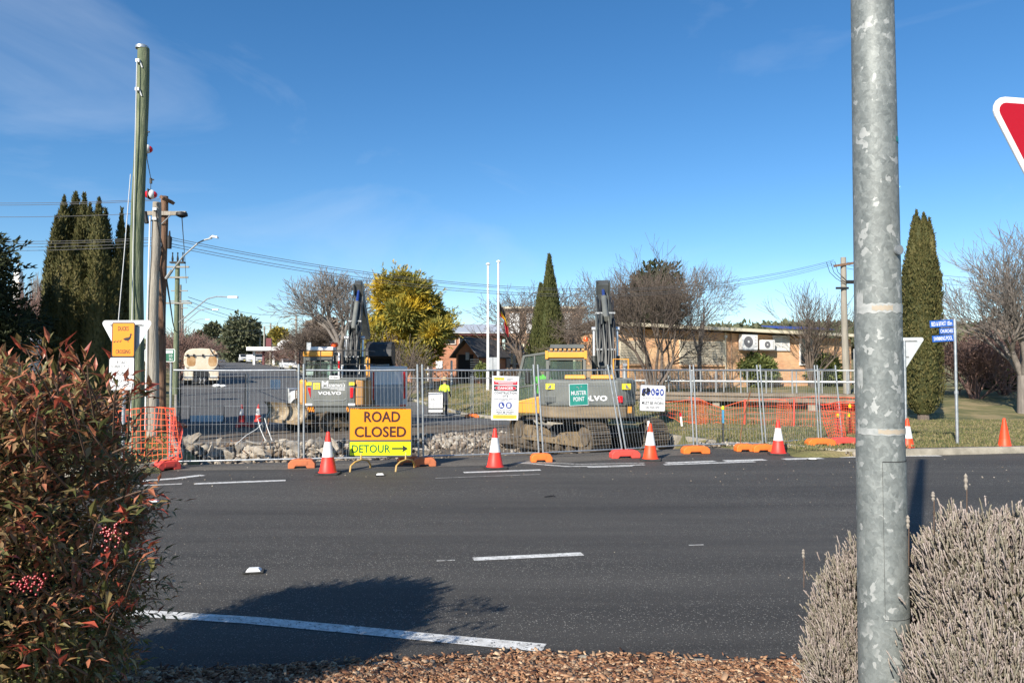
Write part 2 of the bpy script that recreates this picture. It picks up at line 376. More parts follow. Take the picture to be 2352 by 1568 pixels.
def _rp(src, a, ca, b2, cb_):
    q_ = _N.new('ShaderNodeValToRGB'); e_ = q_.color_ramp.elements; e_[0].position = a; e_[0].color = (*ca, 1); e_[1].position = b2; e_[1].color = (*cb_, 1); _L.new(src, q_.inputs[0]); return q_.outputs[0]
def _mx(kind, f_, a, c_):
    q_ = _N.new('ShaderNodeMixRGB'); q_.blend_type = kind
    if isinstance(f_, float): q_.inputs[0].default_value = f_
    else: _L.new(f_, q_.inputs[0])
    for k_, x_ in ((1, a), (2, c_)):
        if isinstance(x_, tuple): q_.inputs[k_].default_value = (*x_, 1)
        else: _L.new(x_, q_.inputs[k_])
    return q_.outputs[0]
_c = _rp(_v1.outputs['Color'], 0.15, (0.160, 0.176, 0.172), 0.95, (0.245, 0.262, 0.253))
_c = _mx('MULTIPLY', 0.7, _c, _rp(_v2.outputs['Color'], 0.1, (0.80, 0.80, 0.80), 0.9, (1.18, 1.18, 1.18)))
_c = _mx('MULTIPLY', 0.8, _c, _rp(_n1.outputs[0], 0.3, (0.78, 0.80, 0.80), 0.7, (1.15, 1.14, 1.12)))
_chip = _mx('MULTIPLY', 1.0, _rp(_v1.outputs['Color'], 0.68, (0, 0, 0), 0.74, (1, 1, 1)), _rp(_n2.outputs[0], 0.53, (0, 0, 0), 0.57, (1, 1, 1)))
_c = _mx('MIX', _chip, _c, (0.37, 0.38, 0.365)); _L.new(_c, b_.inputs['Base Color'])
b_.inputs['Roughness'].default_value = 0.58; b_.inputs['Metallic'].default_value = 0.15
_bn = _nd('ShaderNodeBump', Strength=0.12, Distance=0.004); _L.new(_v2.outputs['Distance'], _bn.inputs['Height']); _L.new(_bn.outputs[0], b_.inputs['Normal'])
MATS['galv_pole'] = m_
mk('tape_beige', (0.36, 0.30, 0.225), (0.44, 0.38, 0.30), 9, 0.7)
mk('tape_clear', (0.27, 0.285, 0.275), (0.44, 0.445, 0.43), 26, 0.5)
mk('groove', (0.03, 0.03, 0.03), rough=0.9)
mk('white_paint', (0.80, 0.80, 0.78), rough=0.4)
mk('white_body', (0.72, 0.72, 0.70), (0.80, 0.80, 0.79), 2, 0.3, coat=0.3)
mk('sign_white', (0.80, 0.80, 0.80), (0.74, 0.74, 0.74), 7, 0.45)
mk('sign_grey', (0.36, 0.385, 0.40), (0.46, 0.48, 0.49), 5, 0.5, 0.2)
mk('sign_back_sunlit', (0.66, 0.68, 0.69), (0.74, 0.75, 0.75), 6, 0.5, 0.1)  # brighter copy of the sign back, sunlight put into the colour
mk('sign_red', (0.42, 0.003, 0.010), rough=0.35)
mk('danger_red', (0.55, 0.01, 0.03), rough=0.5)
mk('sign_orange', (0.90, 0.27, 0.003), (0.92, 0.32, 0.004), 30, 0.4, stretch=(0.2, 1, 6))
mk('duck_orange', (0.88, 0.27, 0.004), rough=0.4)
mk('sign_lime', (0.72, 0.86, 0.005), rough=0.4)
mk('sign_yellow', (0.85, 0.66, 0.02), rough=0.5)
mk('muster_green', (0.02, 0.25, 0.19), (0.05, 0.33, 0.26), 9, 0.45)
mk('road_green', (0.008, 0.12, 0.06), rough=0.5)
mk('street_blue', (0.012, 0.10, 0.42), rough=0.45)
mk('ppe_blue', (0.04, 0.07, 0.30), rough=0.5)
mk('ink', (0.012, 0.012, 0.013), rough=0.6)
mk('ink_maroon', (0.035, 0.004, 0.004), rough=0.6)
mk('ink_green', (0.01, 0.10, 0.04), rough=0.6)
mk('ink_grey', (0.16, 0.16, 0.17), rough=0.6)
mk('frame_grey', (0.075, 0.08, 0.07), rough=0.6)
mk('cone_red', (0.86, 0.045, 0.025), (0.72, 0.035, 0.025), 5, 0.5, spots=(7, 0.70, (0.30, 0.10, 0.07)))
mk('cone_orange', (0.90, 0.075, 0.015), (0.82, 0.06, 0.015), 5, 0.5)
mk('cone_white', (0.66, 0.65, 0.62), (0.80, 0.79, 0.77), 6, 0.5, spots=(9, 0.66, (0.42, 0.39, 0.34)))
mk('rubber', (0.022, 0.022, 0.021), (0.05, 0.048, 0.044), 8, 0.85)
mk('foot_orange', (0.88, 0.20, 0.025), (0.70, 0.16, 0.03), 4, 0.6)
mk('foot_red', (0.80, 0.075, 0.055), (0.68, 0.08, 0.06), 4, 0.6)
mk('foot_rust', (0.62, 0.17, 0.06), (0.46, 0.14, 0.06), 4, 0.7)
mk('net_orange', (0.85, 0.13, 0.035), (0.75, 0.11, 0.035), 3, 0.6)
mk('net_red', (0.82, 0.075, 0.04), rough=0.6)
mk('leg_yellow', (0.72, 0.42, 0.10), (0.50, 0.33, 0.14), 8, 0.6)
mk('wood_green', (0.085, 0.115, 0.065), (0.22, 0.235, 0.145), 7, 0.85, bump=0.6, bscale=18, stretch=(3.5, 3.5, 0.35), c3=(0.15, 0.175, 0.10))
mk('wood_grey', (0.25, 0.22, 0.18), (0.40, 0.365, 0.31), 6, 0.9, bump=0.6, bscale=18, stretch=(4, 4, 0.3))
mk('wood_brown', (0.11, 0.058, 0.035), (0.25, 0.145, 0.088), 6, 0.9, bump=0.7, bscale=18, stretch=(4, 4, 0.3))
mk('wood_far', (0.24, 0.22, 0.18), (0.34, 0.31, 0.26), 4, 0.9, stretch=(3, 3, 0.3))
mk('wire', (0.10, 0.10, 0.105), rough=0.7)
mk('wire_dark', (0.05, 0.055, 0.06), rough=0.7)
mk('rope_pale', (0.60, 0.60, 0.58), rough=0.8)
mk('ceramic', (0.10, 0.09, 0.08), rough=0.3)
mk('marker_red', (0.70, 0.01, 0.03), rough=0.35)
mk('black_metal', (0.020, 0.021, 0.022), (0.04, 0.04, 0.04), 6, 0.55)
mk('exc_grey', (0.125, 0.132, 0.122), (0.18, 0.185, 0.165), 2.2, 0.5, bump=0.03)
mk('exc_grey2', (0.075, 0.082, 0.078), (0.115, 0.122, 0.114), 2.2, 0.5)
mk('boom_dark', (0.040, 0.045, 0.044), (0.075, 0.080, 0.077), 2.2, 0.5)
mk('exc_muddy', (0.17, 0.135, 0.092), (0.26, 0.20, 0.13), 2.0, 0.8, stretch=(0.6, 1, 3))
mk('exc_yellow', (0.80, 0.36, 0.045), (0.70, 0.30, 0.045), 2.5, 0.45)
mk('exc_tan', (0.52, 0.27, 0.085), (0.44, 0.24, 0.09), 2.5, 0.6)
mk('mud', (0.22, 0.155, 0.085), (0.33, 0.245, 0.15), 4, 0.95, bump=0.5, bscale=20, spots=(5, 0.64, (0.10, 0.075, 0.05)))
mk('track_steel', (0.060, 0.048, 0.036), (0.155, 0.12, 0.082), 5, 0.85, bump=0.5, bscale=20)
mk('blade_steel', (0.20, 0.145, 0.085), (0.36, 0.29, 0.20), 3.2, 0.7, bump=0.3, bscale=14, spots=(4.5, 0.63, (0.58, 0.52, 0.42)))
mk('chrome', (0.74, 0.74, 0.74), rough=0.3, metal=0.7)
mk('chrome_sky_reflection', (0.04, 0.09, 0.34), rough=0.25, metal=0.5)  # blue sky reflection on the rod, put into its colour
mk('hose', (0.022, 0.022, 0.023), rough=0.5)
mk('light_red', (0.60, 0.01, 0.02), rough=0.2)
mk('beacon', (0.85, 0.10, 0.01), rough=0.2)
mk('dark_inside', (0.012, 0.012, 0.013), rough=0.8)
glassmat('glass_cab', (0.10, 0.14, 0.135), 0.04, 0.26)
mk('glass_dark', (0.018, 0.022, 0.025), rough=0.06, spec=0.9)
mk('glass_house', (0.03, 0.035, 0.04), rough=0.08, spec=0.8)
mk('tank_cream', (0.72, 0.58, 0.40), (0.80, 0.72, 0.58), 1.2, 0.5, spots=(1.1, 0.62, (0.40, 0.21, 0.07)))
mk('tank_rust', (0.36, 0.17, 0.055), (0.62, 0.42, 0.22), 1.6, 0.7)
mk('cream', (0.72, 0.65, 0.49), rough=0.6)
mk('car_red', (0.35, 0.02, 0.03), rough=0.3, coat=0.5)
brickmat('brick_tan', (0.78, 0.46, 0.25), (0.70, 0.39, 0.20), (0.54, 0.42, 0.29))
brickmat('brick_red', (0.50, 0.21, 0.11), (0.40, 0.155, 0.085), (0.42, 0.31, 0.22))
brickmat('brick_brown', (0.44, 0.29, 0.19), (0.36, 0.22, 0.14), (0.34, 0.27, 0.2))
mk('roof_metal', (0.50, 0.53, 0.55), (0.58, 0.60, 0.62), 2, 0.45, 0.2, stretch=(8, 0.3, 1))
mk('roof_dark', (0.060, 0.056, 0.054), (0.11, 0.10, 0.095), 4, 0.85)
mk('roof_grey', (0.22, 0.22, 0.225), (0.30, 0.30, 0.31), 3, 0.7)
mk('shutter', (0.66, 0.58, 0.45), (0.72, 0.65, 0.52), 3, 0.6)
mk('wall_white', (0.74, 0.73, 0.70), (0.80, 0.79, 0.77), 1, 0.7)
mk('wall_stone', (0.56, 0.47, 0.40), (0.66, 0.57, 0.50), 2, 0.8)
mk('maroon', (0.12, 0.02, 0.025), rough=0.6)
mk('bark', (0.105, 0.080, 0.064), (0.19, 0.15, 0.122), 5, 0.95, bump=0.8, bscale=14, stretch=(3, 3, 0.5))
mk('bark_grey', (0.15, 0.13, 0.115), (0.26, 0.225, 0.195), 5, 0.95, stretch=(3, 3, 0.5))
mk('bark_red', (0.15, 0.085, 0.07), (0.22, 0.14, 0.115), 5, 0.95)
mk('bark_pale', (0.34, 0.30, 0.25), (0.22, 0.19, 0.16), 5, 0.95, stretch=(3, 3, 0.5))
leafmat('cypress', [(0.046, 0.051, 0.015), (0.092, 0.090, 0.028), (0.144, 0.121, 0.041), (0.063, 0.071, 0.021)], 0.75, 0.12)
leafmat('cypress_slim', [(0.042, 0.051, 0.014), (0.086, 0.096, 0.027), (0.122, 0.120, 0.039), (0.055, 0.067, 0.019)], 0.75, 0.12)
leafmat('conifer_dark', [(0.013, 0.019, 0.008), (0.029, 0.038, 0.015), (0.048, 0.058, 0.021)], 0.75, 0.08)
leafmat('golden', [(0.100, 0.122, 0.029), (0.180, 0.190, 0.043), (0.360, 0.288, 0.054), (0.134, 0.158, 0.036), (0.612, 0.450, 0.064)], 0.7, 0.2, 0.6, (0.60, 0.42, 0.035), 0.51, 0.62)
leafmat('shrub', [(0.060, 0.090, 0.024), (0.128, 0.158, 0.045), (0.225, 0.240, 0.075), (0.083, 0.112, 0.030)], 0.6, 0.2)
leafmat('far_green', [(0.058, 0.071, 0.036), (0.109, 0.117, 0.064), (0.153, 0.153, 0.087), (0.076, 0.089, 0.045)], 0.8, 0.1)
leafmat('far_gold', [(0.208, 0.182, 0.039), (0.364, 0.273, 0.052), (0.130, 0.130, 0.039)], 0.8, 0.1)
leafmat('far_brown', [(0.112, 0.084, 0.066), (0.180, 0.135, 0.105), (0.143, 0.117, 0.083)], 0.9, 0)
leafmat('nandina', [(0.360, 0.102, 0.060), (0.480, 0.192, 0.102), (0.192, 0.198, 0.066), (0.432, 0.240, 0.132), (0.132, 0.162, 0.054), (0.408, 0.288, 0.144), (0.552, 0.204, 0.120), (0.108, 0.138, 0.048), (0.324, 0.240, 0.108)], 0.42, 0.25)
leafmat('nandina_low', [(0.108, 0.144, 0.046), (0.240, 0.228, 0.084), (0.396, 0.204, 0.102), (0.144, 0.180, 0.050), (0.480, 0.360, 0.120), (0.216, 0.120, 0.066)], 0.42, 0.25)
leafmat('nandina_red', [(0.42, 0.085, 0.05), (0.36, 0.13, 0.07), (0.50, 0.12, 0.075), (0.28, 0.12, 0.06)], 0.4, 0.28)
mk('berry', (0.36, 0.008, 0.016), rough=0.4)
mk('stem', (0.12, 0.075, 0.05), rough=0.8)
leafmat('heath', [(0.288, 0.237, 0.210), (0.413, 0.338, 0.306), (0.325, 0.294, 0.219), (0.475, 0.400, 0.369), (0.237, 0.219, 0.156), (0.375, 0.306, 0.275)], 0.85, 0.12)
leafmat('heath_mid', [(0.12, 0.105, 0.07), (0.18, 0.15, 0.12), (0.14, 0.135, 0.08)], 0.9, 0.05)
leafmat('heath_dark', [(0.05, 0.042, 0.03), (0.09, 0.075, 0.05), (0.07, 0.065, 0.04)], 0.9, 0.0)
leafmat('litter', [(0.16, 0.07, 0.04), (0.28, 0.13, 0.06), (0.40, 0.24, 0.11)], 0.8, 0.1)
mk('hivis_yellow', (0.66, 0.86, 0.02), (0.58, 0.78, 0.02), 10, 0.8)
mk('hivis_green', (0.20, 0.80, 0.06), (0.16, 0.68, 0.05), 10, 0.8)
mk('navy', (0.014, 0.018, 0.035), rough=0.85)
mk('skin', (0.42, 0.24, 0.16), rough=0.6)
mk('straw', (0.58, 0.42, 0.20), (0.48, 0.33, 0.15), 20, 0.85)
mk('boot', (0.05, 0.035, 0.025), rough=0.8)
mk('hair', (0.03, 0.02, 0.015), rough=0.7)
mk('flag_black', (0.014, 0.013, 0.014), rough=0.85)
mk('flag_red', (0.42, 0.02, 0.03), rough=0.85)
mk('flag_yellow', (0.75, 0.48, 0.02), rough=0.85)
mk('timber_deck', (0.16, 0.125, 0.09), (0.25, 0.20, 0.15), 5, 0.9, stretch=(0.5, 4, 1))
mk('rust', (0.16, 0.07, 0.035), (0.24, 0.12, 0.06), 8, 0.9)
mk('stake_blue', (0.05, 0.28, 0.50), rough=0.7)
mk('cap_yellow', (0.85, 0.80, 0.01), rough=0.4)
mk('hill_olive', (0.052, 0.058, 0.036), (0.085, 0.085, 0.052), 0.06, 1.0, bump=0.0)  # plain dull olive of the wooded hills

# ------------------------------------------------------------------ lie of the land
LK = [(11.8, -5.9), (13.3, -6.0), (14.5, -6.4), (17, -7.6), (20.3, -9.2), (34, -15.3), (58, -26.2), (100, -45.2), (145, -65.5), (200, -90), (340, -153), (600, -270)]
RK = [(15.5, 5.6), (18, 4.9), (22, 3.7), (26, 1.9), (30, -0.2), (33.5, -2.0), (100, -29.9), (145, -48.8), (200, -71.9), (340, -130.7), (600, -240)]
ZS = [(0, 0), (15, 0), (17, -0.10), (19, -0.15), (24, -0.25), (34, -0.42), (45, 0.0), (58, 0.45), (100, 1.6), (145, 2.7), (200, 3.9), (260, 4.9), (340, 5.4), (700, 8)]
ZR = [(14, 0.13), (17, 0.10), (20, 0.0), (25, -0.06), (28, -0.02), (33, 0.32), (38, 0.58), (44, 0.75), (60, 0.9), (100, 1.8), (200, 4), (340, 6), (700, 8)]
ZL = [(5, 0.13), (14, 0.13), (34, 0.1), (45, 0.4), (58, 0.8), (100, 2.0), (145, 3.2), (200, 4.6), (340, 8), (700, 14)]
def lk(Y): return interp(LK, Y)
def rk(Y): return interp(RK, Y)
def zs(Y): return interp(ZS, Y)
def yfar(X): return 12.2+0.19*(X+6.3)                     # far kerb line of the road we look across
MOUTH = [(-6.2, 13.45), (-3.8, 14.0), (-1.7, 14.45), (0.6, 15.1), (2.3, 15.75), (4.0, 16.35), (5.6, 15.9), (6.6, 14.75)]
PITF = [(-8.0, 17.6), (-6.5, 18.3), (-3.5, 19.2), (-2.6, 22.2), (-0.2, 23.2), (0.5, 21.6), (3.2, 22.0), (4.4, 20.0)]
def nz2(x, y, s=1.0, k=0.0): return mnoise.noise(Vector((x*s, y*s, k)))
def pit(X, Y):
    m = interp(MOUTH, X); f = interp(PITF, X)
    if X < -7.4 or X > 4.6: return 0.0
    e = smooth01((Y-m-0.15)/0.5)*smooth01((f-Y)/0.35)*smooth01((X+7.4)/0.6)*smooth01((4.6-X)/0.5)
    return -0.42*e
def land(X, Y):
    """height of verge and lawn"""
    if Y < yfar(X)-0.1 and not (Y > 13 and rk(max(Y, 15.5)) > X > lk(max(Y, 12))): pass
    l, r_ = lk(Y), rk(Y)
    if X > r_:
        t = smooth01((X-r_)/5.0); z = lerp(zs(Y)+0.12 if Y > 20 else interp(ZR, Y), interp(ZR, Y), t)
        # creek dip under the footbridge
        dd = abs((X-6.3)*0.443+(Y-34)*0.896)
        z -= 0.32*max(0, 1-dd/1.6)*(1 if 5 < X < 15.5 else 0)
        return z + 0.03*nz2(X, Y, 0.8)
    if X < l:
        t = smooth01((l-X)/4.0); return lerp(zs(Y)+0.12, interp(ZL, Y), t) + 0.03*nz2(X, Y, 0.8)
    return zs(Y)
def grid_sheet(name, xs, ys, fz, mat, label, keep=None, kind='structure'):
    nx, ny = len(xs), len(ys); V = np.zeros((ny, nx, 3))
    for j, y in enumerate(ys):
        for i, x in enumerate(xs): V[j, i] = (x, y, fz(x, y))
    idx = np.arange(nx*ny).reshape(ny, nx)
    F = np.stack([idx[:-1, :-1], idx[:-1, 1:], idx[1:, 1:], idx[1:, :-1]], -1).reshape(-1, 4)
    if keep is not None:
        c = V.reshape(-1, 3)[F].mean(1); F = F[[keep(a[0], a[1]) for a in c]]
    o = npmesh(name, V.reshape(-1, 3), F, mat, smooth=True); return tag(o, label, None, None, kind)
def axis(segs):
    out = []
    for a, b, st in segs: out += list(np.arange(a, b, st))
    return out+[segs[-1][1]]
gx = axis([(-900, -200, 50), (-200, -60, 8), (-60, -24, 1.5), (-24, 24, 0.5), (24, 60, 1.5), (60, 200, 8), (200, 900, 50)])
gy = axis([(-60, 4, 8), (4, 11, 0.5), (11, 21, 0.25), (21, 40, 0.5), (40, 70, 1.0), (70, 160, 4), (160, 400, 12), (400, 1500, 60)])
def gz(X, Y):
    if Y < yfar(X)+0.10: return -0.5 if Y < yfar(X)-0.55 else -0.20
    if lk(Y) < X < rk(Y):
        inner = min(X-lk(Y), rk(Y)-X)
        return zs(Y)-(1.1 if Y < 30 else 0.35) if inner > 0.3 else zs(Y)-0.02
    return land(X, Y)-(0.04 if Y < yfar(X)+0.6 else 0.0)
grid_sheet('ground', gx, gy, gz, 'grass_ground', 'mown winter grass and rising ground beyond the road')

# road we look across
xs = axis([(-80, -10, 2.0), (-10, 10, 0.25), (10, 80, 2.0)]); n = 26
V = []; 
for x in xs:
    yf = yfar(x)
    if -6.2 < x < 6.6: yf = interp(MOUTH, x)
    for j in range(n+1): V.append((x, lerp(-16, yf, (j/n)**0.6), 0.0))
idx = np.arange(len(V)).reshape(len(xs), n+1)
F = np.stack([idx[:-1, :-1], idx[1:, :-1], idx[1:, 1:], idx[:-1, 1:]], -1).reshape(-1, 4)
tag(npmesh('main_road', V, F, 'asphalt', smooth=True), 'dark asphalt road crossing in front of the closed street', None, None, 'structure')

# torn-up ground inside the fence, then the old street running away uphill
def strip(name, y0, y1, dy, nx, fz, mat, label, yb=None, pad=0.12):
    ys = list(np.arange(y0, y1, dy))+[y1]; V = []
    for y in ys:
        a, b = lk(y)-pad, rk(y)+pad
        for i in range(nx+1):
            x = lerp(a, b, i/nx); yy = y
            if yb: yy = max(y, interp(yb, x)-0.02) if y < 17 else y
            V.append((x, yy, fz(x, yy)))
    idx = np.arange(len(V)).reshape(len(ys), nx+1)
    F = np.stack([idx[:-1, :-1], idx[:-1, 1:], idx[1:, 1:], idx[1:, :-1]], -1).reshape(-1, 4)
    return tag(npmesh(name, V, F, mat, smooth=True), label, None, None, 'structure')
def site_z(X, Y):
    p = pit(X, Y); rough_ = 0.05*nz2(X, Y, 1.9)+0.03*nz2(X, Y, 5.0, 3)
    return zs(Y)+p+(rough_ if p < -0.05 else 0.4*rough_)*smooth01((Y-13.8)/1.2)-0.012*(Y < 15)
strip('excavated_ground', 13.0, 27.0, 0.16, 90, site_z, 'dirt', 'muddy torn-up roadbed inside the fence', MOUTH)
strip('street', 26.9, 60, 1.0, 10, lambda X, Y: zs(Y)+0.006, 'asphalt_old', 'closed grey asphalt street running uphill', pad=0.02)
strip('street_far', 59.9, 600, 8.0, 10, lambda X, Y: zs(Y)+0.012, 'asphalt_old', 'far end of the grey street', pad=0.02)

def kerb(name, pts, label, w=0.16, h=0.13, lip=0.0, dens=0.6, base=None):
    P_ = [Vector((p[0], p[1], 0)) for p in pts]; fine = []
    for a, b in zip(P_, P_[1:]):
        k = max(1, int((b-a).length/dens))
        for i in range(k): fine.append(a.lerp(b, i/k))
    fine.append(P_[-1]); V = []; prof = [(0, -0.25), (0.0, 0.0), (0.02, h-0.02), (0.04, h), (w, h+0.004), (w, -0.25)]
    for i, p in enumerate(fine):
        d = (fine[min(i+1, len(fine)-1)]-fine[max(i-1, 0)]).normalized(); nrm = Vector((-d.y, d.x, 0))
        z0 = (base(p.x, p.y) if base else 0)+0.006*nz2(p.x, p.y, 3)
        for a, b in prof: V.append((p.x+nrm.x*a, p.y+nrm.y*a, z0+b))
    k = len(prof); idx = np.arange(len(V)).reshape(len(fine), k)
    F = np.stack([idx[:-1, :-1], idx[1:, :-1], idx[1:, 1:], idx[:-1, 1:]], -1).reshape(-1, 4)
    return tag(npmesh(name, V, F, 'kerb_concrete'), label, None, None, 'structure')
kerb('kerb', [(-60, 2.0), (-12, 11.1), (-8, 11.88), (-6.7, 12.13), (-6.2, 12.45), (-6.05, 13.0), (-6.2, 13.9), (-6.6, 15.0), (-7.6, 17), (-9.2, 20.3), (-15.3, 34), (-26.2, 58), (-45.2, 100), (-90, 200)][::1], 'concrete kerb rounding the left corner', base=lambda x, y: zs(y) if y > 13.5 else 0)
kerb('kerb', [(-130.7, 340), (-71.9, 200), (-48.8, 145), (-29.9, 100), (-2.0, 33.5), (-0.2, 30), (1.9, 26), (3.7, 22), (4.9, 18.2), (5.5, 16.6), (6.2, 15.2), (7.2, 14.77), (10.1, 15.32), (30, 19.1), (80, 28.6)], 'pale concrete kerb along the lawn on the right', base=lambda x, y: zs(y) if x < 5.5 else 0)

# garden bed in front
BEDE = [(-9, 0.2), (-6, 3.4), (-3.5, 4.18), (-2.2, 4.36), (-1.45, 4.40), (0.07, 4.63), (1.78, 4.50), (3.5, 3.9), (6, 2.4), (9, 0.2)]
def bede(x): return interp(BEDE, x)
def bed_z(X, Y): return 0.012+0.10*smooth01((bede(X)-Y)/0.8)+0.018*nz2(X, Y, 5)
xs = axis([(-9, -4, 0.5), (-4, 4, 0.1), (4, 9, 0.5)]); n = 40; V = []
for x in xs:
    for j in range(n+1):
        y = lerp(-5, bede(x), 1-(1-j/n)**1.8); V.append((x, y, bed_z(x, y) if j < n else -0.05))
idx = np.arange(len(V)).reshape(len(xs), n+1)
F = np.stack([idx[:-1, :-1], idx[1:, :-1], idx[1:, 1:], idx[:-1, 1:]], -1).reshape(-1, 4)
tag(npmesh('garden_bed', V, F, 'soil', smooth=True), 'dark soil of the mulched garden bed', None, None, 'structure')
N = 26000
cx_ = rng.uniform(-3.2, 2.7, N); e_ = np.array([bede(a) for a in cx_]); cy_ = e_-np.abs(rng.normal(0, 1, N))*0.5-rng.uniform(-0.03, 0.35, N)
cz_ = np.array([bed_z(a, b) for a, b in zip(cx_, cy_)])+rng.uniform(0.0, 0.022, N)
ln = rng.gamma(4.0, 0.0058, N)+0.007; wd = ln*rng.uniform(0.25, 0.6, N); th = rng.uniform(0.003, 0.008, N)
a = rng.uniform(0, 2*np.pi, N); tl = rng.normal(0, 0.28, N); tw = rng.normal(0, 0.35, N)
ux = np.stack([np.cos(a)*np.cos(tl), np.sin(a)*np.cos(tl), np.sin(tl)], 1); up = np.stack([np.sin(tw)*-np.sin(a), np.sin(tw)*np.cos(a), np.cos(tw)], 1)
uy = _norm(np.cross(up, ux)); uz = np.cross(ux, uy); C = np.stack([cx_, cy_, cz_], 1); V = np.zeros((N, 8, 3)); q = 0
for dz in (-1, 1):
    for dx, dy in ((-1, -1), (1, -0.6), (0.8, 1), (-0.9, 0.7)):
        V[:, q] = C+ux*(dx*ln/2)[:, None]+uy*(dy*wd/2)[:, None]+uz*(dz*th/2)[:, None]; q += 1
F = (np.arange(N)[:, None, None]*8+np.array([[4, 5, 6, 7], [0, 1, 5, 4], [1, 2, 6, 5], [2, 3, 7, 6], [3, 0, 4, 7]])[None]).reshape(-1, 4)
tag(npmesh('wood_chips', V.reshape(-1, 3), F, 'wood_chip'), 'brown wood chip mulch covering the garden bed', 'mulch', None, 'stuff')
kerb('bed_edging', BEDE[::-1], 'low concrete edging of the mulched garden bed', w=0.09, h=0.015, base=lambda x, y: 0.0)

# painted lines
def ribbon(pts, w, mat, label, z=0.004, name='road_line'):
    V = []; P_ = [Vector((p[0], p[1], 0)) for p in pts]
    fine = []
    for a, b in zip(P_, P_[1:]):
        k = max(1, int((b-a).length/0.12))
        for i in range(k): fine.append(a.lerp(b, i/k))
    fine.append(P_[-1])
    for i, p in enumerate(fine):
        d = (fine[min(i+1, len(fine)-1)]-fine[max(i-1, 0)]).normalized(); nrm = Vector((-d.y, d.x, 0))
        j = 0.004*nz2(p.x*9, p.y*9, 1)
        V += [(p+nrm*(w/2+j)).to_tuple()[:2]+(z,), (p-nrm*(w/2+0.004*nz2(p.x*11, p.y*7, 1, 4))).to_tuple()[:2]+(z,)]
    F = [(2*i, 2*i+1, 2*i+3, 2*i+2) for i in range(len(fine)-1)]
    return tag(npmesh(name, V, F, mat), label, None, None, 'structure')
def gl(*uv): return [tuple(G(u, v)[:2]) for u, v in uv]
ribbon([(-12, 6.2), (-5, 5.75)]+gl((345, 1410), (570, 1424), (800, 1445), (1010, 1466), (1220, 1485), (1250, 1488)), 0.135, 'paint_white', 'white edge line curving to the garden bed')
ribbon(gl((1087, 1284), (1338, 1272)), 0.12, 'paint_white', 'white centre dash in mid road')
ribbon(gl((1003, 1288), (1045, 1286.5)), 0.03, 'paint_worn', 'faint old paint mark left of the centre dash')
ribbon(gl((1582, 1252), (1616, 1251)), 0.03, 'paint_worn', 'faint old paint mark right of the centre dash')
ribbon(gl((335, 1331), (362, 1330)), 0.03, 'paint_worn', 'short faint mark beside the red leaved bush')
ribbon(gl((250, 1108), (330, 1104), (400, 1099), (466, 1091)), 0.16, 'paint_white', 'thick white line at the left corner')
ribbon(gl((300, 1116), (418, 1111)), 0.10, 'paint_worn', 'thin white line left of the first dash')
ribbon(gl((447, 1111), (656, 1103)), 0.14, 'paint_white', 'long white dash in front of the left fence')
ribbon(gl((1065, 1085), (1242, 1079)), 0.14, 'paint_white', 'long white dash below the middle cone')
ribbon(gl((1190, 1062), (1300, 1071), (1400, 1070), (1480, 1067)), 0.13, 'paint_worn', 'bent white line at the foot of the fence')
ribbon(gl((1205, 1060), (1330, 1066), (1480, 1063)), 0.07, 'paint_worn', 'second thin bent line behind it')
ribbon(gl((1350, 1073), (1452, 1070)), 0.10, 'paint_white', 'short white dash left of the taped cone')
ribbon(gl((1525, 1067), (1733, 1060)), 0.12, 'paint_white', 'long white dash below the orange feet')
ribbon(gl((1530, 1063), (1642, 1059)), 0.16, 'paint_white', 'first give way block')
ribbon(gl((1664, 1058.5), (1757, 1055.5)), 0.20, 'paint_white', 'second give way block')
ribbon(gl((1800, 1054.5), (1888, 1052)), 0.20, 'paint_white', 'third give way block')
ribbon(gl((1925, 1049.5), (2015, 1047.5)), 0.18, 'paint_white', 'fourth give way block behind the pole')
ribbon(gl((2070, 1047), (2160, 1046.5)), 0.14, 'paint_white', 'fifth give way block right of the pole')
ribbon(gl((1000, 1098), (1240, 1089)), 0.03, 'paint_worn', 'faint scuffed joint line across the road')
# old patch of paler asphalt in the mouth of the closed street
def ribpatch(pts, mat, label, z):
    V = [(p[0], p[1], z) for p in pts]; o = MB().add(V, [tuple(range(len(V)))]).build('asphalt_patch', mat)
    return tag(o, label, None, None, 'structure')
ribpatch([(-5.9, 12.75), (-3.7, 12.9), (-1.4, 13.2), (0.8, 13.75), (2.4, 14.5), (3.9, 15.2), (3.7, 16.2), (2.2, 15.6), (0.5, 14.95), (-1.8, 14.3), (-3.9, 13.85), (-5.9, 13.4)], 'asphalt_dusty', 'older paler asphalt at the fence line', 0.0035)
def rmark(u, v, label, mat='white_paint', w=0.13):
    g = G(u, v); b = MB(); b.box((0, 0, 0.012), (w*1.3, 0.12, 0.012), mi=1); b.box((0, 0, 0.027), (w, 0.10, 0.024), top=(0.62, 0.62))
    o = b.build('road_marker', [mat, 'rubber'], bevel=0.003); o.location = (g.x, g.y, 0); o.rotation_euler = (0, 0, 0.19)
    return tag(o, label, 'road marker', 'raised road markers')
rmark(583, 1314, 'white raised road marker alone on the asphalt near the bush shadow')
rmark(873, 1092, 'white raised road marker in front of the detour sign')
rmark(1866, 1056, 'white raised road marker beyond the give way blocks')
rmark(2175, 1223, 'white raised road marker seen through the grey shrub', w=0.18)
rmark(306, 1149, 'yellow raised road marker beside the red leaved bush, upper one', 'sign_yellow')
rmark(327, 1158, 'yellow raised road marker beside the red leaved bush, lower one', 'sign_yellow')
rmark(352, 1154, 'white raised road marker at the tip of the red leaved bush')
b = MB(); b.tube([(-0.08, 0, 0.01), (0, 0.02, 0.016), (0.05, 0.03, 0.02), (0.07, 0.01, 0.014)], [0.006, 0.01, 0.01, 0.004], 6)
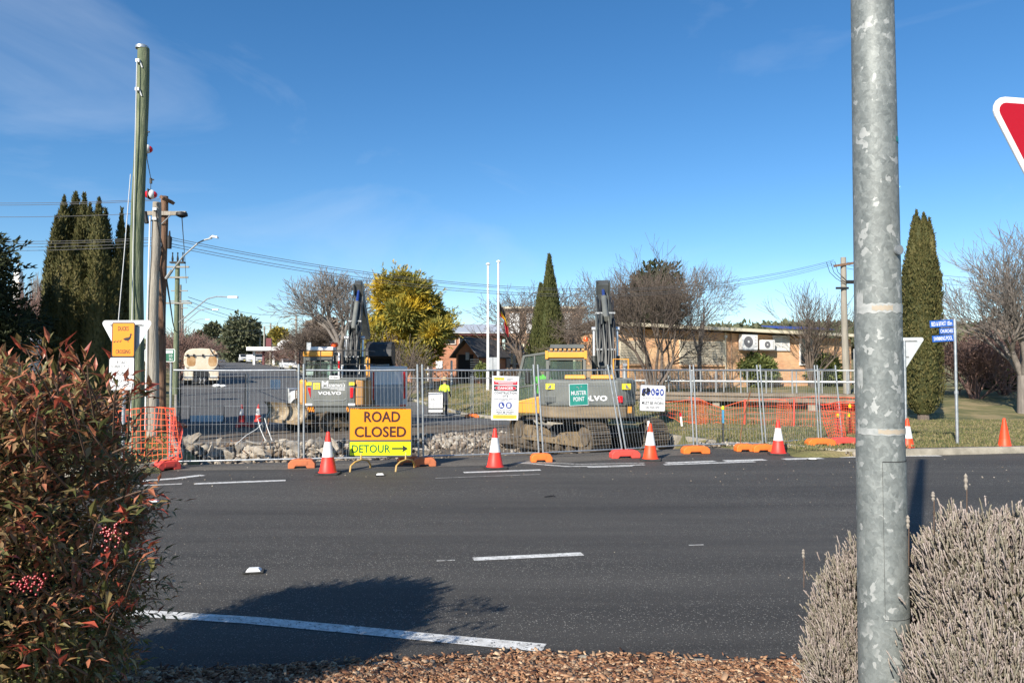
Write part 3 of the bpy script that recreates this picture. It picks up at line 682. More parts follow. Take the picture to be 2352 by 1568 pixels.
o = b.build('rubber_scrap', 'ink'); o.location = G(1264, 1142); o['label'] = 'small black scrap of rubber lying on the road'; o['category'] = 'scrap'
# loose stones and grit on the road
N = 260; uu = rng.uniform(350, 2340, N); vv = 1052+rng.gamma(1.5, 60, N); vv = np.minimum(vv, 1480)
Vs = []; Fs = []
for i in range(N):
    g = G(uu[i], vv[i]); 
    if g.y < bede(g.x)+0.1: continue
    s_ = random.uniform(0.002, 0.006)*(2.0 if vv[i] < 1120 else 1)
    o0 = len(Vs); 
    for dx, dy, dz in ((-1, -.7, 0), (1, -.8, 0), (.8, .9, 0), (-.9, .8, 0), (-.5, -.4, 1), (.6, -.3, .8), (.3, .5, 1), (-.4, .4, .9)): Vs.append((g.x+dx*s_, g.y+dy*s_, 0.002+dz*s_))
    Fs += [[o0+4, o0+5, o0+6, o0+7], [o0, o0+1, o0+5, o0+4], [o0+1, o0+2, o0+6, o0+5], [o0+2, o0+3, o0+7, o0+6], [o0+3, o0, o0+4, o0+7]]
tag(npmesh('road_grit', Vs, Fs, 'stone_mix'), 'loose grit and pebbles scattered over the asphalt', 'grit', None, 'stuff')
# ------------------------------------------------------------------ near things: street pole, give way sign
t = thing('street_light_pole', 'thick weathered galvanised steel pole standing among the grey shrubs', 'pole', (1.585, 3.2, 0.05))
b = MB(); b.lathe([(0.1075, -0.3), (0.1045, 0.0), (0.087, 3.2), (0.074, 7.5)], 40); b.build('shaft', 'galv_pole', t, smooth=True)
def curved_patch(z0, z1, a0, a1, off, mat, name, par, n=10, wob=0.0, rfun=lambda z: lerp(0.1045, 0.087, z/3.2)):
    bb = MB(); V = []; 
    for i in range(n+1):
        a = lerp(a0, a1, i/n)
        for z in (z0+wob*math.sin(i*1.7), z1+wob*math.sin(i*2.3+1)):
            r_ = rfun(z)+off; V.append((r_*math.sin(a), -r_*math.cos(a), z))
    bb.add(V, [(2*i, 2*i+2, 2*i+3, 2*i+1) for i in range(n)]); return bb.build(name, mat, par, smooth=True)
d = curved_patch(0.66, 1.31, R(-22), R(95), 0.0016, 'galv_pole', 'access_door', t)
for z0, z1, a0, a1 in ((1.3085, 1.3125, -22, 95), (0.659, 0.661, -22, 95), (0.66, 1.31, -22.6, -21.9)):
    curved_patch(z0, z1, R(a0), R(a1), 0.0021, 'groove', 'door_gap', d)
curved_patch(1.420, 1.448, R(-85), R(85), 0.0015, 'tape_clear', 'tape_band', t, 22, 0.002)
curved_patch(1.426, 1.444, R(-30), R(70), 0.0022, 'tape_beige', 'tape_band', t, 14, 0.003)
curved_patch(1.935, 1.975, R(-85), R(85), 0.0015, 'tape_clear', 'tape_band', t, 22, 0.004)
curved_patch(1.945, 1.965, R(-40), R(10), 0.0022, 'tape_beige', 'tape_band', t, 14, 0.003)
curved_patch(2.670, 2.692, R(38), R(75), 0.0018, 'muster_green', 'sticker', t, 8, 0.001)
curved_patch(1.955, 2.03, R(-85), R(-62), 0.0018, 'tape_clear', 'torn_sticker', t, 8, 0.01)
curved_patch(1.62, 1.70, R(-85), R(-66), 0.0018, 'tape_clear', 'torn_sticker', t, 8, 0.01)
bb = MB(); bb.cyl((0.046, -0.084, 2.20), (0.050, -0.096, 2.20), 0.021, n=20); bb.build('badge', 'galv', t, smooth=True)
bb = MB(); bb.cyl((0.050, -0.0962, 2.20), (0.0503, -0.097, 2.20), 0.0165, n=20); bb.build('badge_face', 'galv_dull', t, smooth=True)

def tri(side): h = side*0.866; return [(-side/2, h/3*1.0), (0, -h*2/3), (side/2, h/3)]
def give_way(name, label, loc, rz, side, zc, post_r=0.03, back_post=True, faceb='sign_grey', top_extra=0.0):
    """equilateral plate, point down; printed face looks to local -Y"""
    g = thing(name, label, 'sign', loc, rz)
    bb = MB(); bb.tube([(0, 0.05, -0.1), (0, 0.05, zc+side*0.2+top_extra)], post_r, 14); bb.build('post', 'galv', g, smooth=True)
    p = MB(); p.prism(rpoly(tri(side), side*0.055), (0, 0, zc), (1, 0, 0), (0, 0, 1), 0.004)
    pl = p.build('plate', ['sign_white' if faceb != 'pale' else 'sign_back_sunlit'], g)
    f = MB(); f.prism(rpoly(tri(side-0.075), side*0.032), (0, -0.0015, zc), (1, 0, 0), (0, 0, 1), 0.0012); f.build('red_border', 'sign_red', g)
    f = MB(); f.prism(rpoly(tri(side-0.31), 0.006), (0, -0.0030, zc), (1, 0, 0), (0, 0, 1), 0.0012); f.build('white_field', 'sign_white', g)
    if back_post:
        k = MB(); k.prism(rpoly(tri(side), side*0.055), (0, 0.0045, zc), (1, 0, 0), (0, 0, 1), 0.0015); k.build('back', 'sign_grey' if faceb == 'sign_grey' else 'sign_back_sunlit', g)
        for dz, w in ((side*0.20, side*0.62), (-side*0.22, side*0.22)):
            r_ = MB(); r_.box((0, 0.015, zc+dz), (w, 0.014, 0.035)); rl = r_.build('rail', 'galv_dull', g)
            r_ = MB(); r_.box((0, 0.0235, zc+dz), (w*0.96, 0.004, 0.012)); r_.build('slot', 'groove', rl)
    return g
# red give way sign close on the right
sc = 0.88; c0 = P(2262, 219, 2.6); k = 0.18; d_ = Vector((1, k, 0)).normalized()
ctr = c0+d_*(sc/2)
give_way('give_way_sign', 'red and white give way sign cut by the right edge of the picture', (ctr.x, ctr.y, 0), math.atan2(d_.y, d_.x), sc, ctr.z-sc*0.866/3)

# give way sign seen from behind, beyond the galvanised pole
g = G(2081, 1012, 0.1); Y = g.y
give_way('give_way_sign', 'grey back of a give way sign on a post behind a cone', (g.x, g.y, 0.1), math.pi-R(22), 0.86, 1.75-(800-846)/FPX*Y-0.1, 0.028)
# sign cluster at the left corner
Yl = 12.75; xl = UX(291, Yl)
sgn = give_way('corner_sign_post', 'pale back of a give way sign with duck and flood signs on its post', (xl, Yl, 0.1), math.pi-R(4), 0.95, 1.75+(846-772)/FPX*Yl-0.1, 0.032, faceb='pale')
def plate_front(par, name, w, h, zc, y, mat, edge=None, r_=0.03, tilt=0.0, x=0.0):
    m = MB(); m.prism(rrect(w, h, r_), (x, y, zc), (1, 0, 0), (0, 0, 1), 0.003)
    o = m.build(name, edge or mat, par)
    if edge:
        m = MB(); m.prism(rrect(w-0.026, h-0.026, max(0.005, r_-0.012)), (x, y-0.0016, zc), (1, 0, 0), (0, 0, 1), 0.0012); m.build('field', mat, o)
    return o
# the two boards face the camera: a sub-root turned the other way round is not needed, build them in the post frame mirrored
mz = lambda v: 1.75+(846-v)/FPX*Yl-0.1
def back_board(par, w, h, zc, x, mat, edge, name):
    o = MB(); o.prism(rrect(w, h, 0.03), (0, 0, 0), (1, 0, 0), (0, 0, 1), 0.003); ob = o.build(name, edge, par)
    ob.location = (x, 0.10, zc); ob.rotation_euler = (0, 0, math.pi+R(4))
    f = MB(); f.prism(rrect(w-0.03, h-0.03, 0.02), (0, -0.0016, 0), (1, 0, 0), (0, 0, 1), 0.0012); f.build('field', mat, ob)
    return ob
duck = back_board(sgn, 0.395, 0.59, mz(780.5), 0.0, 'duck_orange', 'ink', 'duck_sign')
text('lettering', 'DUCKS', 0.18, 0.075, 'ink', duck, (0.0, -0.0034, 0.19), bold=0.015)
text('lettering', 'CROSSING', 0.25, 0.07, 'ink', duck, (0.0, -0.0034, -0.205), bold=0.015)
def duckshape(x, z, s_):
    o = MB(); body = [(-0.5, -0.05), (-0.25, -0.22), (0.1, -0.25), (0.32, -0.1), (0.42, 0.12), (0.45, 0.40), (0.62, 0.42), (0.50, 0.50), (0.40, 0.62), (0.30, 0.50), (0.28, 0.25), (0.1, 0.14), (-0.2, 0.1)]
    o.prism([(px*s_, pz*s_) for px, pz in body], (x, -0.0034, z), (1, 0, 0), (0, 0, 1), 0.0008)
    o.prism([(0.02*s_, -0.24*s_), (0.06*s_, -0.40*s_), (0.18*s_, -0.40*s_), (0.10*s_, -0.24*s_)], (x, -0.0034, z), (1, 0, 0), (0, 0, 1), 0.0008)
    o.build('duck_symbol', 'ink', duck)
duckshape(0.07, 0.02, 0.15)
for i in range(3): duckshape(-0.05-0.05*i, -0.028-0.004*i, 0.045)
fl = back_board(sgn, 0.445, 0.575, mz(858), 0.02, 'sign_white', 'ink', 'flood_sign')
for s_, w, h, z in (('ROAD', 0.17, 0.055, 0.195), ('SUBJECT TO', 0.37, 0.055, 0.118), ('FLOODING', 0.37, 0.062, 0.0), ('INDICATORS', 0.31, 0.052, -0.125), ('SHOW DEPTH', 0.33, 0.05, -0.205)):
    text('lettering', s_, w, h, 'ink', fl, (0, -0.0034, z), bold=0.008)

# ------------------------------------------------------------------ traffic cones
def make_cone(label, u, v, mats=('cone_red', 'cone_white'), h=0.70, z=0.0, band=True, tilt=0.0):
    g = G(u, v, z); t = thing('traffic_cone', label, 'traffic cone', (g.x, g.y, z), random.uniform(-0.3, 0.3), 'traffic cones')
    k = h/0.70
    o = MB(); o.prism(rrect(0.40*k, 0.40*k, 0.05), (0, 0, 0.002), (1, 0, 0), (0, 1, 0), 0.03); o.build('base', 'rubber' if band else mats[0], t, bevel=0.006)
    rad = lambda z_: lerp(0.140, 0.026, (z_-0.03)/(0.67))*k
    o = MB(); o.lathe([(0.160*k, 0.032), (rad(0.05)+0.004, 0.05), (rad(0.285), 0.285*k)], 22); o.build('lower_body', mats[0], t, smooth=True)
    o = MB(); o.lathe([(rad(0.285)+0.003, 0.285*k), (rad(0.535)+0.003, 0.535*k)], 22); o.build('reflective_band', mats[1] if band else mats[0], t, smooth=True)
    o = MB(); o.lathe([(rad(0.535), 0.535*k), (rad(0.66), 0.66*k), (0.026*k, 0.69*k), (0.014*k, 0.70*k)], 22); o.build('tip', mats[0], t, smooth=True)
    t.rotation_euler = (tilt, 0, random.uniform(-0.3, 0.3))
    return t
make_cone('red and white traffic cone left of the road closed sign', 753, 1088)
make_cone('red and white traffic cone below the danger sign', 1137, 1075)
cn = make_cone('red and white traffic cone with drooping tip below the protective equipment sign', 1494, 1056, ('cone_orange', 'cone_white'))
make_cone('red and white traffic cone with a scuffed base by the two orange fence feet', 1788, 1043)
make_cone('red and white traffic cone at the foot of the grey sign back', 2085, 1037, ('cone_orange', 'cone_white'))
make_cone('plain orange traffic cone on the kerb at far right', 2308, 1036, ('cone_orange', 'cone_orange'), band=False)
make_cone('shaded traffic cone on the site, left of the pair', 555, 970, z=-0.36)
make_cone('shaded traffic cone on the site, right of the pair', 593, 969, z=-0.36)

# ------------------------------------------------------------------ temporary fence
def fence_panel(label, A, B, tA=(0, 0), tB=(0, 0), h=1.72, group='front fence panels', post_ext=0.11, mats=('galv', 'galv'), hx=0.30, vx=0.072, wr=0.0030, zA=0.06, zB=0.06):
    A = Vector((A[0], A[1], 0)); B = Vector((B[0], B[1], 0)); t = thing('temporary_fence', label, 'fence', A, 0, group)
    L = B-A; a0 = Vector((0, 0, zA)); b0 = L+Vector((0, 0, zB)); a1 = Vector((tA[0], tA[1], h)); b1 = L+Vector((tB[0], tB[1], h))
    e = L.normalized()*0.045; a0 += e; a1 += e; b0 -= e; b1 -= e
    def pt(s_, q): return (a0.lerp(b0, s_)).lerp(a1.lerp(b1, s_), q)
    for p0, p1 in ((a0, a1), (b0, b1)):
        d_ = (p1-p0).normalized(); o = MB(); o.tube([p0-d_*zA*0.9, p1+d_*post_ext], 0.019, 10); o.build('post', mats[0], t, smooth=True)
    o = MB(); o.tube([pt(0.02, 1), pt(0.5, 0.995), pt(0.98, 1)], 0.017, 8); o.build('top_rail', mats[1], t, smooth=True)
    o = MB(); o.tube([pt(0.0, 0.03), pt(1, 0.03)], 0.014, 8); o.build('bottom_rail', mats[1], t, smooth=True)
    sg = []; nv = max(4, int(L.length/vx)); nh = max(3, int(h/hx))
    for i in range(1, nv):
        q = i/nv; w = [pt(q, 0.03), None, None, pt(q, 1)]
        w[1] = pt(q+random.gauss(0, 0.003), 0.35); w[2] = pt(q+random.gauss(0, 0.003), 0.7)
        for c, d2 in zip(w, w[1:]): sg.append((c, d2, wr, wr))
    for j in range(1, nh):
        q = 0.03+0.97*j/nh; sg.append((pt(0, q), pt(0.5, q), wr, wr)); sg.append((pt(0.5, q), pt(1, q), wr, wr))
    V, F = segs_mesh(sg, 3); tag(npmesh('wire_mesh', V, F, mats[1], t), kind='stuff')
    return t
def fence_foot(label, p, rz=0.0, mat='foot_orange', group='fence feet', w=0.46, h=0.155, z=0.0):
    t = thing('ballast_block', label, 'fence foot', (p[0], p[1], z), rz, group)
    out = [(-w/2, 0), (-w*0.27, 0), (-w*0.22, h*0.26), (w*0.16, h*0.26), (w*0.20, 0), (w/2, 0), (w/2, h*0.55), (w*0.40, h*0.92), (w*0.30, h), (-w*0.28, h), (-w*0.40, h*0.92), (-w/2, h*0.55)]
    o = MB(); o.prism(out, (0, -0.11, 0.002), (1, 0, 0), (0, 0, 1), 0.22); o.build('block', mat, t, bevel=0.012)
    for x in (-0.055, 0.055):
        o = MB(); o.lathe([(0.030, h-0.004), (0.030, h+0.012), (0.024, h+0.012)], 12, (x, 0, 0)); o.build('socket', mat, t, smooth=True)
    o = MB(); o.box((0.0, -0.1125, h*0.62), (w*0.42, 0.006, h*0.34)); o.build('recess', mat, t)
    return t
FP = [G(383, 1074), G(692, 1067), G(967, 1061), G(1243, 1052), G(1434, 1043), G(1597, 1032), G(1757, 1029), G(1883, 1017), G(1938, 1015)]
TL = [(0, 0), (-0.02, 0), (-0.03, 0), (-0.10, 0.02), (-0.27, 0.04), (-0.06, 0.02), (-0.11, 0.0), (-0.07, 0), (-0.13, 0)]
FL = ['fence panel in front of the shaded street, leftmost of the row', 'fence panel in front of the small excavator behind the road closed sign', 'fence panel carrying the danger construction site sign', 'leaning fence panel carrying the green muster point sign', 'leaning fence panel carrying the protective equipment sign', 'fence panel in front of the blue topped stake', 'fence panel behind the scuffed cone', 'short fence panel hung with bunched orange netting']
for i in range(8): fence_panel(FL[i], FP[i], FP[i+1], TL[i], TL[i+1])
fence_foot('red fence foot at the left end of the fence', G(383, 1079), 0.9, 'foot_red', w=0.40)
fence_foot('rusty orange fence foot left of the first cone', G(694, 1074), 0.15, 'foot_rust')
fence_foot('orange fence foot under the yellow sign leg', G(975, 1070), 0.2, 'foot_rust', w=0.40)
fence_foot('brown shaded fence foot behind the yellow sign leg', G(938, 1066), 0.2, 'foot_rust', w=0.40)
fence_foot('bright orange fence foot right of the middle cone', G(1243, 1060), 0.1, 'foot_orange', w=0.40)
fence_foot('red fence foot left of the drooping cone', G(1435, 1051), 0.15, 'foot_red', w=0.58)
fence_foot('orange fence foot right of the drooping cone', G(1597, 1041), 0.1, 'foot_orange', w=0.56)
fence_foot('orange fence foot, left of the touching pair', G(1710, 1036), 0.05, 'foot_orange', w=0.40)
fence_foot('orange fence foot, right of the touching pair', G(1752, 1037), 0.05, 'foot_orange', w=0.46)
fence_foot('orange fence foot on the kerb by the bunched netting', G(1884, 1023, 0.1), 0.05, 'foot_orange', w=0.60, z=0.1)
fence_foot('red fence foot at the right end of the fence', G(1941, 1021, 0.1), 0.05, 'foot_red', w=0.62, z=0.1)

# inner fence across the site
IF = [(-11.4, 25.4), (-9.2, 25.7), (-7.0, 26.3)]; IG = [(-7.0, 31.6), (-4.9, 32.0), (-1.75, 32.5), (0.9, 33.4)]
IL = ['dark inner fence panel behind the shaded sign frame', 'inner fence panel with a white plate beside the dozer blade', 'inner fence panel behind the small excavator', 'inner fence panel beside the worker in the straw hat', 'inner fence panel right of the worker in the straw hat']
q = 0
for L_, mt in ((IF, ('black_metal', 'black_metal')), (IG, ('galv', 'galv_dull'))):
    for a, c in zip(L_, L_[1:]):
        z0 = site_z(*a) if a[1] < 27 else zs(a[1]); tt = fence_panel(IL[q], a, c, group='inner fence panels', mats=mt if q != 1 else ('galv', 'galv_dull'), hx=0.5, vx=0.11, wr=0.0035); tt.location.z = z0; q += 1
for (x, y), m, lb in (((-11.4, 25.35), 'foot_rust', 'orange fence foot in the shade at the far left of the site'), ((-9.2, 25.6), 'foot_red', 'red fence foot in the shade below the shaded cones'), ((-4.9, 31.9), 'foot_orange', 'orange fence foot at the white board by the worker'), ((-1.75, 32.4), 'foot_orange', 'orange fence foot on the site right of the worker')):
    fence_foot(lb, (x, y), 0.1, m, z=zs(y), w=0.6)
pw = P(633, 882, 26.0); o = MB(); o.box((0, 0, 0), (0.36, 0.006, 0.33)); o = tag(o.build('plate', 'sign_white'), 'small white plate hung on the inner fence', 'plate'); o.location = pw+Vector((0, -0.03, 0)); o.name = 'fence_plate'

# ------------------------------------------------------------------ signs of the works
Y = 12.9; s_ = FPX/Y; zz = lambda v: 1.75+(846-v)/s_
t = thing('road_closed_sign', 'orange road closed and lime detour sign boards on a bent tube stand', 'sign', (UX(875, Y), Y, 0), R(2.5))
fr = MB()
for x in (-0.535, 0.535): fr.box((x, 0.012, 0.66), (0.022, 0.02, 0.86))
for z in (1.075, 0.497, 0.235): fr.box((0, 0.012, z), (1.05, 0.02, 0.03))
fr.build('frame', 'frame_grey', t)
pz = (zz(939)+zz(1009))/2; ph = zz(939)-zz(1009)
p1 = MB(); p1.prism(rrect(1.05, ph, 0.012), (0, 0, pz), (1, 0, 0), (0, 0, 1), 0.004); p1 = p1.build('closed_board', 'sign_orange', t)
text('lettering', 'ROAD', 0.62, 0.185, 'ink_maroon', p1, (0.03, -0.0062, pz+0.135), bold=0.02)
text('lettering', 'CLOSED', 0.89, 0.185, 'ink_maroon', p1, (0.0, -0.0062, pz-0.125), bold=0.02)
pz2 = (zz(1013.5)+zz(1044))/2; ph2 = zz(1013.5)-zz(1044)
p2 = MB(); p2.prism(rrect(1.05, ph2, 0.012), (0, 0, pz2), (1, 0, 0), (0, 0, 1), 0.004); p2 = p2.build('detour_board', 'sign_lime', t)
text('lettering', 'DETOUR', 0.66, 0.135, 'ink_green', p2, (-0.16, -0.0062, pz2), bold=0.010)
ar = MB(); ar.prism([(-0.14, -0.013), (0.05, -0.013), (0.04, -0.06), (0.14, 0.0), (0.04, 0.06), (0.05, 0.013), (-0.14, 0.013)], (0.34, -0.0062, pz2), (1, 0, 0), (0, 0, 1), 0.001); ar.build('arrow', 'ink', p2)
for x, y0 in ((-0.33, 0.0), (0.44, 0.0)):
    lg = MB(); lg.tube([(x-0.14, y0-0.28, 0.0), (x-0.13, y0-0.26, 0.10), (x-0.08, y0-0.17, 0.15), (x+0.02, y0+0.02, 0.175), (x+0.10, y0+0.14, 0.14), (x+0.13, y0+0.22, 0.06), (x+0.13, y0+0.24, 0.0)], 0.016, 8)
    lg.tube([(x, y0-0.01, 0.17), (x, y0+0.012, 0.30)], 0.014, 8); lg.build('leg', 'leg_yellow', t, smooth=True)

def hung(name, label, u0, u1, v0, v1, Y, rz=0.0, ry=0.0, mat='sign_white', edge=None, r_=0.02):
    a = P((u0+u1)/2, (v0+v1)/2, Y); w = (u1-u0)/FPX*Y; h = (v1-v0)/FPX*Y
    t = thing(name, label, 'sign', a, rz); t.rotation_euler = (0, ry, rz)
    o = MB(); o.prism(rrect(w, h, r_), (0, 0, 0), (1, 0, 0), (0, 0, 1), 0.005); pl = o.build('board', edge or mat, t)
    if edge: o = MB(); o.prism(rrect(w-0.02, h-0.02, r_*0.7), (0, -0.0016, 0), (1, 0, 0), (0, 0, 1), 0.0012); o.build('field', mat, pl)
    for sx in (-1, 1):
        o = MB(); o.tube([(sx*w*0.42, 0.0, h*0.47), (sx*w*0.42, 0.045, h*0.5)], 0.004, 5); o.build('tie', 'ink', t)
    return t, w, h
def bar(par, x, z, w, h, mat, name='print_bar', y=-0.0035):
    o = MB(); o.box((x, y, z), (w, 0.0012, h)); return o.build(name, mat, par)
def disc(par, x, z, rx, rz_, mat, y=-0.0036, name='symbol', n=22):
    o = MB(); o.prism([(rx*math.cos(2*math.pi*i/n), rz_*math.sin(2*math.pi*i/n)) for i in range(n)], (x, y, z), (1, 0, 0), (0, 0, 1), 0.0008); return o.build(name, mat, par)
t, w, h = hung('danger_sign', 'white danger construction site sign with red and yellow bands', 1128.5, 1192.5, 863.5, 964, 14.15, R(16), R(1.5), r_=0.006)
bar(t, -0.13, h*0.435, 0.20, 0.045, 'sign_yellow'); text('lettering', 'SITE', 0.17, 0.026, 'ink_grey', t, (-0.13, -0.0048, h*0.435), bold=0.01)
bar(t, 0.08, h*0.445, 0.12, 0.010, 'ink_grey'); bar(t, 0.06, h*0.415, 0.08, 0.008, 'ink_grey')
bar(t, 0, h*0.345, w*0.87, 0.062, 'danger_red'); bar(t, 0, h*0.360, w*0.78, 0.012, 'sign_white', y=-0.0048); bar(t, 0, h*0.332, w*0.55, 0.012, 'sign_white', y=-0.0048)
bar(t, 0, h*0.225, w*0.86, 0.105, 'ink'); disc(t, 0, h*0.225, w*0.415, 0.050, 'sign_white', -0.0046); disc(t, 0, h*0.225, w*0.40, 0.045, 'danger_red', -0.0056)
text('lettering', 'DANGER', w*0.58, 0.052, 'sign_white', t, (0, -0.0070, h*0.225), bold=0.03)
text('lettering', 'CONSTRUCTION', w*0.82, 0.042, 'ink', t, (0, -0.0045, h*0.115), bold=0.012, spacing=1.2)
text('lettering', 'SITE', w*0.22, 0.040, 'ink', t, (0, -0.0045, h*0.045), bold=0.012, spacing=1.2)
text('lettering', 'UNAUTHORISED PERSONS', w*0.86, 0.018, 'ink_grey', t, (0, -0.0045, -h*0.025)); text('lettering', 'KEEP OUT', w*0.32, 0.018, 'ink_grey', t, (0, -0.0045, -h*0.055))
for x in (-0.073, 0.073):
    disc(t, x, -h*0.165, 0.058, 0.062, 'ppe_blue', -0.0046)
bo = MB(); bo.prism([(-0.032, -0.035), (0.035, -0.035), (0.036, -0.015), (0.008, 0.0), (0.006, 0.038), (-0.028, 0.036)], (-0.073, -0.0058, -h*0.165), (1, 0, 0), (0, 0, 1), 0.0008); bo.build('boot_symbol', 'sign_white', t)
ve = MB(); ve.prism(rrect(0.058, 0.082, 0.02), (0.073, -0.0058, -h*0.165), (1, 0, 0), (0, 0, 1), 0.0008); ve.build('vest_symbol', 'sign_white', t)
text('lettering', 'PROTECTIVE EQUIPMENT', w*0.66, 0.020, 'ink_grey', t, (0, -0.0045, -h*0.275)); text('lettering', 'MUST BE WORN', w*0.64, 0.030, 'ink', t, (0, -0.0045, -h*0.322)); text('lettering', 'BEYOND THIS POINT', w*0.56, 0.020, 'ink_grey', t, (0, -0.0045, -h*0.36))
bar(t, 0, -h*0.425, w*0.87, 0.068, 'sign_yellow'); bar(t, 0, -h*0.415, w*0.8, 0.008, 'ink_grey', y=-0.0046); bar(t, 0, -h*0.44, w*0.7, 0.008, 'ink_grey', y=-0.0046)

t, w, h = hung('muster_point_sign', 'faded green muster point sign on the leaning fence', 1305, 1353.5, 881, 931, 14.62, R(22), R(-1.5), 'muster_green', 'sign_white', 0.006)
text('lettering', 'MUSTER', w*0.80, 0.085, 'sign_white', t, (0.0, -0.0045, 0.035), bold=0.02); text('lettering', 'POINT', w*0.58, 0.085, 'sign_white', t, (0.0, -0.0045, -0.085), bold=0.02)
for x, z, sx, sz in ((-0.03, 0.15, 0.06, 0.02), (0.06, 0.16, 0.03, 0.03), (0.0, 0.12, 0.02, 0.03)): disc(t, x, z, sx*0.4, sz*0.5, 'tape_clear', -0.0045)

t, w, h = hung('protective_equipment_sign', 'white board with blue symbols saying protective equipment must be worn', 1467.5, 1531, 884, 944, 14.95, R(14), R(2.5), 'sign_white', 'ink_grey', 0.03)
for i, x in enumerate((-0.20, -0.105, 0.0, 0.095, 0.195)):
    disc(t, x, h*0.23, 0.043, 0.072, 'ppe_blue', -0.0045)
    if i < 2:
        sc_ = MB(); pts = [(x+random.uniform(-0.05, 0.05), -0.0056, h*0.23+random.uniform(-0.09, 0.10)) for _ in range(16)]; sc_.tube(pts, 0.010, 4); sc_.build('scribble', 'ink', t)
bo = MB(); bo.prism([(-0.018, -0.035), (0.022, -0.035), (0.022, -0.015), (0.002, 0.0), (0.0, 0.035), (-0.016, 0.035)], (0.0, -0.0058, h*0.23), (1, 0, 0), (0, 0, 1), 0.0008); bo.build('boot_symbol', 'sign_white', t)
bar(t, 0.095, h*0.25, 0.05, 0.022, 'sign_white', y=-0.0058); disc(t, 0.195, h*0.24, 0.02, 0.03, 'sign_white', -0.0058); disc(t, 0.195, h*0.18, 0.012, 0.012, 'sign_white', -0.0058)
text('lettering', 'THIS PROTECTIVE EQUIPMENT', w*0.86, 0.036, 'ink_grey', t, (0, -0.0045, -0.005)); text('lettering', 'MUST BE WORN', w*0.84, 0.062, 'ink', t, (0, -0.0045, -h*0.19), bold=0.01); text('lettering', 'ON THIS SITE', w*0.55, 0.046, 'ink', t, (0, -0.0045, -h*0.36), bold=0.006)

# blue and white taped stake behind the drooping cone, survey stake and peg on the lawn
t = thing('taped_stake', 'blue and white taped stake rising behind the drooping cone', 'stake', (UX(1488, 15.2), 15.2, 0)); b = MB(); b.box((0, 0, 0.27), (0.035, 0.03, 0.56)); b.build('post', 'stake_blue', t); b = MB(); b.box((0, 0, 0.62), (0.037, 0.032, 0.12)); b.build('top', 'white_paint', t)
g = G(1661, 1012, 0.06); t = thing('survey_stake', 'black survey stake with blue top and yellow cap on the grass', 'stake', (g.x, g.y, 0.05))
b = MB(); b.box((0, 0, 0.2), (0.04, 0.03, 0.45)); b.build('post', 'black_metal', t); b = MB(); b.box((0, 0, 0.585), (0.043, 0.033, 0.32)); b.build('blue_sleeve', 'stake_blue', t); b = MB(); b.lathe([(0.035, 0.74), (0.04, 0.78), (0.025, 0.83)], 10); b.build('cap', 'cap_yellow', t, smooth=True)
g = G(1565, 976, -0.02); t = thing('white_peg', 'short white peg with red top on the grass', 'peg', (g.x, g.y, -0.04)); b = MB(); b.box((0, 0, 0.14), (0.06, 0.03, 0.30), ry=-0.1); b.build('post', 'white_paint', t); b = MB(); b.box((-0.028, 0, 0.345), (0.062, 0.032, 0.12), ry=-0.1); b.build('top', 'light_red', t)
for i, (u, v, h_) in enumerate(((1924, 953, 1.1), (1950, 953, 1.1), (1952, 932, 1.35))):
    Yk = 19.5+i*0.6; a = P(u, v, Yk); z0 = 0.0; t = thing('star_picket', ['black steel picket with yellow cap, left of the pair by the netting', 'black steel picket with yellow cap, right of the pair by the netting', 'tallest yellow capped picket beside the galvanised pole'][i], 'picket', (a.x, a.y, z0), 0, 'yellow capped pickets')
    b = MB(); b.prism([(-0.02, -0.01), (0.02, -0.01), (0.0, 0.025)], (0, 0, -0.1), (1, 0, 0), (0, 1, 0), a.z-z0+0.06); b.build('post', 'black_metal', t)
    b = MB(); b.lathe([(0.032, a.z-z0-0.05), (0.036, a.z-z0), (0.030, a.z-z0+0.045), (0.012, a.z-z0+0.055)], 10); b.build('cap', 'cap_yellow', t, smooth=True)
t = thing('rusty_rod', 'bent rusty steel rod leaning on the fence', 'rod', G(1700, 1030)); b = MB(); b.tube([(0, 0, 0), (0.02, 0.0, 0.35), (0.1, 0, 0.75), (0.24, 0.0, 1.25)], 0.012, 6); b.build('bar', 'rust', t)

# ------------------------------------------------------------------ orange netting
def net(name, label, top, bot, mat, gap=0.062, hgap=0.075, sw=0.011, amp=0.03, seed=1):
    """top, bot: lists of world points; strips of plastic woven into a hanging sheet"""
    T_ = [Vector(p) for p in top]; B_ = [Vector(p) for p in bot]; L = [0]
    for a, c in zip(T_, T_[1:]): L.append(L[-1]+(c-a).length)
    tot = L[-1]; rd = random.Random(seed)
    def at(s_, q):
        x = s_*tot; i = 0
        while i < len(L)-2 and x > L[i+1]: i += 1
        f = (x-L[i])/max(L[i+1]-L[i], 1e-6); p = T_[i].lerp(T_[i+1], f).lerp(B_[i].lerp(B_[i+1], f), q)
        wv = amp*math.sin(s_*tot*7+q*3+seed)+amp*0.7*math.sin(s_*tot*17+q*6)
        return p+Vector((0.3*wv, wv, 0.4*wv*q))
    nv = int(tot/gap); hgt = (T_[0]-B_[0]).length; nh = max(4, int(hgt/hgap)); V = []; F = []
    def st(pts, wv):
        o = len(V)
        for p in pts: V.append(p-wv); V.append(p+wv)
        for i in range(len(pts)-1): F.append((o+2*i, o+2*i+1, o+2*i+3, o+2*i+2))
    ex = Vector((1, 0.15, 0)).normalized()
    for i in range(nv+1): st([at(i/nv, j/nh) for j in range(nh+1)], ex*sw*0.5)
    for j in range(nh+1): st([at(i/(nv), j/nh) for i in range(nv+1)], Vector((0, 0, sw*(0.5 if 0 < j < nh else 1.1))))
    t = thing(name, label, 'netting', (0, 0, 0)); o = npmesh('net_strips', np.array(V), np.array(F), mat, t); o['kind'] = 'stuff'; return t
